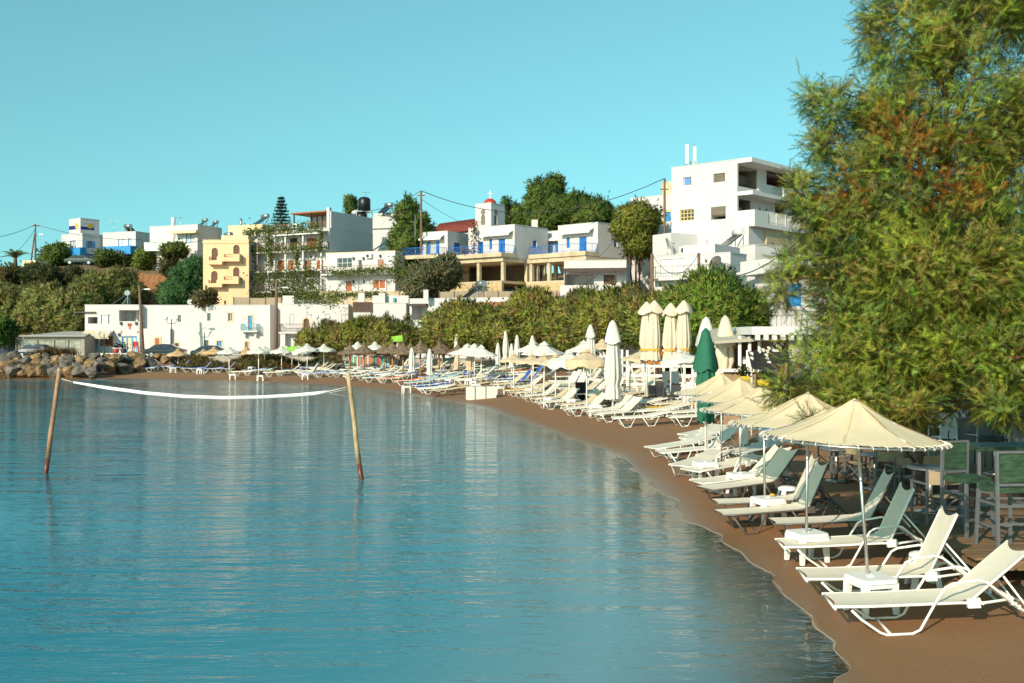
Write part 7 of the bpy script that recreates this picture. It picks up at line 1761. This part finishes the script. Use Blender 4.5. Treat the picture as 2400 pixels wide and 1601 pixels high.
# aluminium terrace chairs
TXT = M('grey_textilene', (.16,.165,.17), .6, .1, 40); TXW = M('white_textilene', (.72,.70,.66), .6, .05, 40)
def alu(x, y, z, rz, label, fab):
    r_ = empty('terrace_chair', (x,y,z), label, 'chair', 'aluminium terrace chairs', rz); w = .25; fm = METAL if fab is TXT else FRW
    mb = MB(); mb.box((-w+.02,.20,.46),(w-.02,.212,.92)); mb.build('backrest', fab, r_, (0,0,0)); mb = MB(); mb.box((-w+.02,-.24,.43),(w-.02,.21,.442)); mb.build('seat', fab, r_, (0,0,0))
    for s_ in (-1,1): mb = MB(); mb.tube([(s_*w,.27,0),(s_*w,.23,.45),(s_*w,.21,.94)], .016, 6); mb.build('leg', fm, r_, (0,0,0)); mb = MB(); mb.tube([(s_*w,-.26,0),(s_*w,-.25,.64),(s_*w,.20,.66)], .016, 6); mb.build('leg', fm, r_, (0,0,0))
    mb = MB(); mb.tube([(-w,.21,.93),(w,.21,.93)], .016, 6); mb.tube([(-w,-.25,.43),(w,-.25,.43)], .016, 6); mb.build('frame', fm, r_, (0,0,0))
for px,yy,rz,lab,fab in ((2219,20.6,R(185),'white terrace chair beside the grey ones',TXW),(2265,19.6,R(176),'grey terrace chair next to the white chair',TXT),(2310,18.9,R(180),'grey terrace chair beside the little round table',TXT),(2385,18.3,R(178),'grey terrace chair at the end of the row',TXT)): alu((px-CX)/FPX*yy,yy,1.045,rz,lab,fab)
g = ((2332-CX)/FPX*18.4,18.4,1.045); r_ = empty('pedestal_table', g, 'little round terrace table with a purple ashtray', 'table'); mb = MB(); mb.tube([(0,0,.02),(0,0,.62)], .03, 8); mb.build('column', STEEL, r_, (0,0,0)); mb = MB(); mb.lathe([(0,.62),(.30,.62),(.30,.645),(0,.645)][::-1], 20); mb.build('top', DARKM, r_, (0,0,0)); mb = MB(); mb.lathe([(0,0),(.2,0),(.2,.02),(0,.02)][::-1],16); mb.build('base', STEEL, r_, (0,0,0))
r_ = empty('ashtray', (g[0]+.1,g[1]-.1,g[2]+.645), 'purple ashtray on the little terrace table', 'ashtray'); mb = MB(); mb.lathe([(0,0),(.06,0),(.065,.03),(.05,.03),(.045,.012),(0,.012)],12); mb.build('bowl', M('purple_plastic',(.08,.02,.18),.4), r_, (0,0,0))
# restaurant terrace behind the tree
rt = empty('restaurant_terrace', (12.0,26,1.2), 'restaurant terrace with white lattice fence, orange boards and brown deck', 'restaurant'); ORB = M('orange_board',(.55,.19,.03),.7,.15,4); BLC = M('blue_cloth',(.015,.13,.50),.7,.15,4)
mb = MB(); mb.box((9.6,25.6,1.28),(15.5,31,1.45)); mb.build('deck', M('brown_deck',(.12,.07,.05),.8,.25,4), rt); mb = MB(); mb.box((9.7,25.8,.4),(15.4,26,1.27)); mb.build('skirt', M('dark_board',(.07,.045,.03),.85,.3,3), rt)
for k in range(8):
    x = 9.75+k*.72; mb = MB(); mb.box((x-.06,25.62,1.45),(x+.06,25.74,2.16)); mb.build('post', TW, rt)
    if k < 7: mb = MB(); mb.add([(x+.38,25.68,2.12),(x+.54,25.68,2.12),(x+.66,25.68,1.82),(x+.50,25.68,1.82),(x+.38,25.72,2.12),(x+.54,25.72,2.12),(x+.66,25.72,1.82),(x+.50,25.72,1.82)],[(3,2,1,0),(4,5,6,7),(0,1,5,4),(2,3,7,6),(1,2,6,5),(3,0,4,7)]); mb.build('board', ORB, rt)
for z in (1.78,): mb = MB(); mb.box((9.7,25.60,z),(15.2,25.66,z+.09)); mb.build('rail', TW, rt)
mb = MB(); mb.box((9.6,25.5,2.17),(15.4,25.95,2.28)); mb.build('counter', M('brown_deck',(.12,.07,.05)), rt)
for k in range(7):
    mb = MB(); x = 10.1+k*.72; mb.box((x-.14,26.2,1.46),(x+.14,26.4,2.0)); mb.build('blue_chair_back', BLC, rt)
for x,m_ in ((10.1,ORANGE),(11.3,TW),(12.3,ORANGE)): mb = MB(); mb.box((x,25.55,2.281),(x+.55,25.85,2.52)); mb.build('flower_box', m_, rt)
mb = MB(); mb.box((9.7,30.5,1.46),(15.4,30.7,3.9)); mb.build('back_wall', M('dim_wall',(.30,.22,.15),.8), rt); mb = MB(); mb.box((9.3,25.2,3.9),(15.8,31,4.05)); mb.build('roof', M('brown_deck',(.12,.07,.05)), rt)
for x in (9.6,12.4,15.2): mb = MB(); mb.box((x,25.25,2.29),(x+.14,25.39,3.9)); mb.build('roof_post', TW, rt)
# beach bar hut with reed roof
ZI = zone(1640,740,7.347); YB = 36.0; bq = lambda x,y,Yd=YB: P(*ZI(x,y),Yd)
hb = bq(700,900); hut = empty('beach_bar', (hb.x,YB,gz(hb.x,YB)), 'beach bar hut with reed roof, white posts and brown doors', 'bar'); gz0 = gz(hb.x,YB)
REEDR = M('reed_roof',(.46,.42,.34),.95,.25,5,1.0,12, stretch=(8,1,1)); a = bq(230,215); b = bq(1110,190); c = bq(1060,380)
mb = MB(); e0 = bq(150,430); e1 = bq(1080,375)
mb.add([(a.x,YB+2.2,a.z),(b.x,YB+2.2,b.z),(e1.x,YB-1.2,e1.z),(e0.x,YB-1.2,e0.z),(a.x,YB+2.2,a.z-.12),(b.x,YB+2.2,b.z-.12),(e1.x,YB-1.2,e1.z-.10),(e0.x,YB-1.2,e0.z-.10)],[(0,3,2,1),(4,5,6,7),(2,3,7,6),(0,1,5,4),(1,2,6,5),(3,0,4,7)]); mb.build('roof', REEDR, hut)
mb = MB(); p0 = bq(850,250,YB-1.5); p1 = bq(1700,170,YB-1.5); mb.box((p0.x,YB-1.9,p0.z-.15),(p1.x+1,YB+1,p0.z+.12)); mb.build('flat_canopy', WHITE2, hut)
mb = MB()
for k in range(18): x = p0.x+.1+k*.28; mb.box((x,YB-2.2,p0.z-.33),(x+.10,YB-1.91,p0.z-.16))
mb.build('pergola_slats', TW, hut)
for x0 in (690,860,1030,1300,1560): p = bq(x0,600,YB-1.0); mb = MB(); mb.tube([(p.x,YB-1.0,gz0-.2),(p.x,YB-1.0,e1.z+.05)], .06, 8); mb.build('post', TW, hut)
p0 = bq(420,450); p1 = bq(1700,450); mb = MB(); mb.box((p0.x,YB+1.2,gz0-.3),(p1.x,YB+1.35,e1.z+.1)); mb.build('back_wall', M('hut_wall',(.34,.22,.13),.85,.2,2), hut)
for x0,x1 in ((600,640),(740,840),(900,1010)): q0 = bq(x0,400,YB+1.1); q1 = bq(x1,880,YB+1.1); mb = MB(); mb.box((q0.x,YB+1.12,gz0-.1),(q1.x,YB+1.19,q0.z)); mb.build('door', BROWN, hut)
q0 = bq(360,935,YB-1.4); q1 = bq(1300,965,YB-1.4); mb = MB(); mb.box((q0.x,YB-1.6,q1.z),(q1.x,YB-1.25,q0.z+.04)); mb.build('counter', TW, hut); mb = MB(); mb.box((q0.x+.1,YB-1.45,gz0-.2),(q1.x-.1,YB-1.35,q1.z-.002)); mb.build('counter_front', M('hut_wall',(.34,.22,.13)), hut)
q0 = bq(735,705,YB); q1 = bq(830,830,YB); mb = MB(); mb.box((q0.x,YB-.1,q1.z),(q1.x,YB-.05,q0.z)); mb.build('menu_panel', TW, hut)
# black sail with white grommets
BLK = M('black_sail',(.030,.028,.027),.7,.15,3); sl = empty('shade_sail', tuple(bq(950,900,34)-Vector((0,0,.9))), 'black shade sail with white eyelets beside the beach bar', 'sail')
V4 = [bq(825,620,33.6), bq(1470,430,35.0), bq(1490,900,33.5), bq(900,915,32.6)]
mb = MB(); n = 8
def bil(u,v): return V4[0]*(1-u)*(1-v)+V4[1]*u*(1-v)+V4[2]*u*v+V4[3]*(1-u)*v+Vector((0,.25*math.sin(math.pi*u)*math.sin(math.pi*v),-.05*math.sin(math.pi*u)))
vs = [bil(i/n,j/n) for j in range(n+1) for i in range(n+1)]; f = [(j*(n+1)+i,(j+1)*(n+1)+i,(j+1)*(n+1)+i+1,j*(n+1)+i+1) for j in range(n) for i in range(n)]
mb.add(vs, f, True); mb.add([v+Vector((0,.012,0)) for v in vs], [q[::-1] for q in f], True); mb.build('cloth', BLK, sl)
for u,v in ((.08,.16),(.30,.1),(.06,.42),(.55,.06),(.52,.2),(.5,.36),(.52,.52),(.55,.7),(.66,.12),(.7,.25),(.8,.1),(.78,.3),(.86,.2),(.4,.08),(.9,.08)):
    p = bil(u,v); mb = MB(); mb.cyl(p+Vector((0,-.01,0)), p+Vector((0,-.03,0)), .07, 10); mb.build('eyelet', WHITE2, sl)
mb = MB()
for v in (V4[0],V4[1],V4[2],V4[3]): mb.tube([(v.x,v.y+.06,gz(v.x,v.y)-.2),(v.x,v.y+.06,v.z+.05)], .035, 6)
mb.build('posts', TW, sl)
YEL = M('yellow_plastic',(.68,.48,.03),.5,.1,4)
for x0,y0,lab in ((755,1070,'yellow planter box behind the far cream umbrellas, nearer the wrapped parasol'),(1090,1130,'yellow planter box behind the third cream umbrella')):
    p = bq(x0,y0,31.0); g0 = gz(p.x,31); r_ = empty('planter', (p.x,31,g0), lab, 'planter'); hz_ = p.z+.05-g0; mb = MB(); mb.add([(-.13,-.1,hz_-.2),(.13,-.1,hz_-.2),(.13,.1,hz_-.2),(-.13,.1,hz_-.2),(-.17,-.13,hz_),(.17,-.13,hz_),(.17,.13,hz_),(-.17,.13,hz_)],[(0,3,2,1),(4,5,6,7),(0,1,5,4),(1,2,6,5),(2,3,7,6),(3,0,4,7)]); mb.build('box', YEL, r_, (0,0,0)); mb = MB(); mb.box((-.12,-.09,0),(.12,.09,hz_-.201)); mb.build('stand', TW, r_, (0,0,0))
    pp = rng.normal(size=(120,3))*np.array([.12,.08,.09])+np.array([p.x,31,g0+hz_+.12]); foliage('plant', pp, rng.normal(size=(120,3))+np.array([0,0,.6]), rng.uniform(.08,.16,120), np.array([(.12,.17,.03)])*rng.uniform(.6,1.4,(120,1)), LEAFT, LEAF, r_)
p = bq(1350,1200,28.5); g0 = gz(p.x,28.5); r_ = empty('ride_toy', (p.x,28.5,g0), 'red and blue plastic ride toy beside the tamarisk', 'toy'); mb = MB(); mb.box((-.08,-.12,.2),(.10,.12,1.35)); mb.sphere((.0,0,1.45),(.16,.14,.16),10,6); mb.build('body', RED, r_, (0,0,0)); mb = MB(); mb.box((-.35,-.2,.5),(.35,.2,.7)); mb.build('seat', BLC, r_, (0,0,0)); mb = MB(); mb.box((-.2,-.25,0),(.5,.25,.2)); mb.build('base', M('orange_plastic',(.65,.17,.02),.5), r_, (0,0,0))
pf = empty('picket_fence', (X(1636,41),41,gz(X(1636,41),41)), 'pale driftwood picket fence beside the green parasol', 'fence')
for k in range(8): x = X(1604+k*9,41); z0 = gz(x,41); mb = MB(); mb.tube([(x,41,z0-.2),(x+rnd.uniform(-.02,.02),41,z0+1.3+rnd.uniform(-.12,.12))], .06, 6); mb.build('picket', TW, pf)
mb = MB(); mb.bar((X(1602,41),41.08,gz(X(1602,41),41)+.8),(X(1669,41),41.08,gz(X(1669,41),41)+.8),.05,.08); mb.build('rail', TW, pf)
# ------------------------------------------------------------ volleyball posts and net tape in the water
PW1 = M('net_post_red', (.26,.115,.06), .75, .45, 5, .4, 14, rgb2=(.34,.20,.12), stretch=(1,1,.5)); PW2 = M('net_post_tan', (.34,.22,.12), .75, .4, 5, .4, 14, rgb2=(.42,.30,.17), stretch=(1,1,.5)); WETW = M('wet_wood', (.11,.035,.02), .35, .3, 6)
def netpost(base, top, Yd, mat, label):
    b = P(*base,Yd); t = P(*top,Yd); d = (b-t).normalized(); r_ = empty('net_post', (b.x,b.y,0), label, 'post', 'net posts standing in the water')
    mb = MB(); k = [b.lerp(t,f)+Vector((rnd.uniform(-.012,.012),rnd.uniform(-.012,.012),0)) for f in (.14,.35,.55,.8,1)]; mb.tube(k, [.062,.060,.058,.055,.053], 10); mb.build('shaft', mat, r_)
    mb = MB(); mb.tube([b+d*2.2, b, k[0]+(t-b)*.002], [.066,.064,.0625], 10); mb.build('wet_foot', WETW, r_); mb = MB(); mb.tube([t+(b-t)*.02+Vector((.056*math.cos(a),.056*math.sin(a),0)) for a in [k*.785 for k in range(8)]], .008, 4, True); mb.build('cord_knot', ROPE, r_); return t
Yl, Yr = 8400/(1109-790), 8400/(1122-790)
t1 = netpost((107,1109),(140,862),Yl,PW1,'reddish wooden net post leaning right at the end away from the beach'); t2 = netpost((847,1122),(815,872),Yr,PW2,'tan wooden net post with red wet foot, nearer the beach')
nt_ = empty('net_tape', tuple((t1+t2)/2), 'white sagging volleyball net tape strung between the two posts', 'net')
key = [(172,896),(250,909),(340,921),(430,929),(520,932.5),(610,931),(690,926.5),(740,922),(772,917)]
def tp(i, dy=0):
    px,py = key[i]; f = (px-140)/(815-140); return P(px,py+dy,Yl+(Yr-Yl)*f)
mb = MB(); vs = []; n = len(key)
for i in range(n):
    hgt_ = .042 if 0 < i < n-1 else .022; c = tp(i); tw = .3*math.sin(i*.9); up = Vector((0,math.sin(tw),math.cos(tw)))
    vs += [c+up*hgt_+Vector((0,-.008,0)), c-up*hgt_+Vector((0,-.008,0)), c-up*hgt_+Vector((0,.008,0)), c+up*hgt_+Vector((0,.008,0))]
mb.add(vs, [(i*4+k,(i+1)*4+k,(i+1)*4+(k+1)%4,i*4+(k+1)%4) for i in range(n-1) for k in range(4)]+[(0,1,2,3),((n-1)*4+3,(n-1)*4+2,(n-1)*4+1,(n-1)*4)], True); mb.build('tape', M('white_vinyl',(.82,.81,.79),.4,.03,3), nt_)
mb = MB(); a = P(144,888,Yl); b = P(813,907,Yr); mb.tube([a, tp(0)], .008, 5); mb.tube([tp(n-1), b], .008, 5); mb.tube([tp(n-1,4), P(814,912,Yr)], .005, 4); mb.tube([P(816,930,Yr), P(790,925,Yr), tp(n-1,6)], .003, 4); mb.build('cord', ROPE, nt_)
# ------------------------------------------------------------ the big tamarisk on the right
def big_tree():
    bx_, by_ = 7.1, 17.9; bz = gz(bx_,by_)
    r_ = empty('tamarisk_tree', (bx_,by_,bz), 'huge feathery tamarisk with orange dried patches overhanging the cream umbrellas', 'tree')
    lobes = [LB(2270,250,17.8,210,260),LB(2150,420,17.4,200,220),LB(2050,560,17.2,150,170),LB(2190,660,16.8,210,180),LB(2350,640,16.6,170,230),LB(2005,770,16.8,115,130),LB(1935,870,16.5,95,80),LB(2080,850,16.4,150,110),LB(2230,850,16.2,130,90),LB(2370,860,15.6,110,100),
             LB(2130,70,18,110,190),LB(2300,-80,18,220,220),LB(1970,480,17.2,80,110),LB(2060,250,17.6,80,110),LB(2440,400,17.2,170,260),LB(1985,650,17,80,110),LB(2500,750,15.6,120,200)]
    thin = [LB(1948,260,17.2,42,55),LB(1900,215,17.2,22,28),LB(1930,340,17.2,40,30),LB(1905,500,17,45,55),LB(1880,440,17,28,30),LB(2045,25,17.8,28,40),LB(1850,645,16.6,28,45),LB(1835,690,16.5,26,26),LB(1880,610,16.7,30,20),LB(1905,990,14.6,14,26),LB(1840,905,16,35,35),LB(2135,955,15.6,60,40),LB(2340,950,15.2,50,35),LB(2040,935,15.8,60,35),LB(1960,935,16,50,30)]
    mb = MB(); base = Vector((bx_,by_,bz-.2)); prev = None
    trunk = [base, base+Vector((-.1,-.25,1.2)), base+Vector((-.25,-.6,2.6)), base+Vector((.05,-.5,4.2)), base+Vector((.4,-.2,6.2)), base+Vector((.5,0,8.3))]
    mb.tube(trunk, [.15,.11,.095,.085,.06,.02], 9); mb.build('trunk', M('grey_bark',(.13,.10,.085),.9,.3,6,.8,14,stretch=(1,1,.3)), r_)
    for i, l in enumerate(lobes+thin):
        c = Vector(l[:3]); z = min(max(c.z-base.z-1.0, 1.0), 7.6); k = 0
        while k < 4 and trunk[k+1].z-base.z < z: k += 1
        f = max(0,min(1,(z-(trunk[k].z-base.z))/(trunk[k+1].z-trunk[k].z))); s_ = trunk[k].lerp(trunk[k+1], f)
        e = c+(c-s_).normalized()*l[3]*.55; mid = s_.lerp(e,.5)+Vector((0,0,.35)); r0 = .05 if i < len(lobes) else .026
        mb = MB(); mb.tube([s_,s_.lerp(mid,.5)+Vector((0,0,.12)),mid,mid.lerp(e,.5)+Vector((0,0,.05)),e], [r0,r0*.8,r0*.6,r0*.4,.006], 6)
        for q in range(7):
            t = rnd.uniform(.35,.95); a = mid.lerp(e,(t-.35)/.65) if t > .4 else s_.lerp(mid,.9); d = Vector((rnd.gauss(0,1),rnd.gauss(0,1),rnd.gauss(-.1,.7))).normalized()*l[3]*rnd.uniform(.5,.95)
            mb.tube([a,a+d*.5+Vector((0,0,.06)),a+d], [r0*.3,r0*.2,.004], 4)
        mb.build('branch', M('red_bark',(.17,.075,.045),.85,.3,6,.5,14), r_)
    FT = [tpl_feather(21,.023,s,.38) for s in (1,2)]
    pal = [(0.108,0.138,0.017),(0.143,0.166,0.019),(0.079,0.109,0.017),(0.165,0.173,0.026),(0.129,0.109,0.026),(0.156,0.122,0.031),(0.092,0.122,0.031)]
    p, d, s_, c = scatter(lobes, 38, .33, 1320, pal, .27, (0,-.05,-.30), (.45,1.0), jit=.4, rough=1.0, gdw=.15)
    p2, d2, s2, c2 = scatter(thin, 24, .18, 230, pal, .24, (-.1,0,-.05), (.1,1.0), jit=.4, rough=1.1, gdw=.1)
    p = np.concatenate([p,p2]); d = np.concatenate([d,d2]); s_ = np.concatenate([s_,s2]); c = np.concatenate([c,c2])*np.array([1.0,1.06,1.1])
    # dried orange sprays in a few places of the crown
    for (qx,qy,qY,rad,pr) in ((2165,262,15.6,.42,.5),(2250,300,15.3,.5,.4),(2320,350,15.3,.5,.4),(2265,425,15.2,.42,.45),(2215,370,15.3,.4,.35),(2110,250,15.8,.4,.35),(2060,440,15.8,.4,.25),(2340,430,15.3,.4,.4),(1990,420,16,.35,.3),(2330,250,15.6,.4,.35)):
        q = np.array(P(qx,qy,qY)); dist = np.linalg.norm((p-q)*np.array([1,.22,1]), axis=1); m = (dist < rad*rng.uniform(.5,1.2,len(p))) & (rng.random(len(p)) < pr)
        c[m] = np.array([(.55,.19,.025)])*rng.uniform(.6,1.2,(m.sum(),1))
    h_ = len(p)//2; order = rng.permutation(len(p)); 
    for k, sel in enumerate((order[:h_], order[h_:])): foliage('crown', p[sel], d[sel], s_[sel], c[sel], FT[k], LEAF, r_)
big_tree()

# ------------------------------------------------------------ the person behind the umbrellas
def skin_mesh(name, pts, edges, radii, mat, parent, sub=1):
    me = bpy.data.meshes.new(name); me.from_pydata(pts, edges, []); o = bpy.data.objects.new(name, me); COL.objects.link(o); me.materials.append(mat)
    o.parent = parent; KIDS.setdefault(parent.name, []).append(o)
    m = o.modifiers.new('skin', 'SKIN'); m.use_smooth_shade = True
    for i, v in enumerate(me.skin_vertices[0].data): v.radius = (radii[i], radii[i]*.85); v.use_root = (i == 0)
    if sub: sm_ = o.modifiers.new('smooth', 'SUBSURF'); sm_.levels = sub; sm_.render_levels = sub
    return o
def person():
    x, y = X(1311,80), 80.0; z = gz(x,y)
    r_ = empty('person', (x,y,z), 'person in white cap, open white shirt and dark trousers standing under the tamarisks', 'person', None, R(-20))
    SK = M('skin', (.36,.20,.13), .6)
    pt = [(0,0,.95),(0,0,1.15),(0,0,1.36),(0,0,1.47),(0,-.02,1.60),(0,-.03,1.70),(.10,0,.90),(.12,-.02,.50),(.12,.02,.08),(.12,-.12,.03),(-.10,0,.90),(-.13,.0,.50),(-.13,.03,.08),(-.13,-.10,.03),
          (.19,0,1.38),(.27,.03,1.12),(.22,-.14,.95),(.20,-.20,.90),(-.19,0,1.38),(-.28,.02,1.12),(-.30,-.12,.90),(-.30,-.16,.83)]
    ed = [(0,1),(1,2),(2,3),(3,4),(4,5),(0,6),(6,7),(7,8),(8,9),(0,10),(10,11),(11,12),(12,13),(2,14),(14,15),(15,16),(16,17),(2,18),(18,19),(19,20),(20,21)]
    rad = [.14,.13,.15,.055,.09,.08,.085,.06,.04,.035,.085,.06,.04,.035,.055,.042,.032,.03,.055,.042,.032,.03]
    skin_mesh('body', pt, ed, rad, SK, r_)
    skin_mesh('trousers', [(0,0,.97),(.10,0,.90),(.12,-.02,.50),(.12,.02,.12),(-.10,0,.90),(-.13,0,.50),(-.13,.03,.12)], [(0,1),(1,2),(2,3),(0,4),(4,5),(5,6)], [.16,.10,.085,.075,.10,.085,.075], M('dark_trousers',(.03,.03,.035),.8), r_)
    skin_mesh('shirt', [(0,0,1.02),(0,0,1.18),(0,0,1.37),(.19,0,1.38),(.265,.03,1.16),(-.19,0,1.38),(-.275,.02,1.16)], [(0,1),(1,2),(2,3),(3,4),(2,5),(5,6)], [.165,.155,.17,.075,.065,.075,.065], M('white_shirt',(.72,.70,.66),.8), r_)
    mb = MB(); mb.lathe([(.001,1.80),(.06,1.79),(.10,1.74),(.105,1.68)], 12, (0,-.03,0)); mb.box((-.07,-.22,1.68),(.07,-.12,1.695)); mb.build('cap', M('white_shirt',(.72,.70,.66)), r_, (0,0,0))
    mb = MB(); mb.sphere((0,-.125,1.62),(.016,.025,.022),8,5); mb.build('nose', SK, r_, (0,0,0))
    for s_ in (-1,1): mb = MB(); mb.sphere((s_*.035,-.112,1.645),(.012,.008,.008),6,4); mb.build('eye', DARKM, r_, (0,0,0)); mb = MB(); mb.sphere((s_*.09,-.03,1.62),(.012,.02,.03),6,4); mb.build('ear', SK, r_, (0,0,0))
    for bx,by,bz,s_ in ((.20,-.20,.90,1),(-.30,-.16,.83,-1)):
        for k in range(5): f = skin_mesh('finger', [(bx+.012*(k-2),by,bz-.01),(bx+.013*(k-2),by-.03,bz-.05-.004*(2-abs(k-2))),(bx+.012*(k-2),by-.03,bz-.085-.004*(2-abs(k-2)))], [(0,1),(1,2)], [.010,.009,.008], SK, r_, 0)
person()
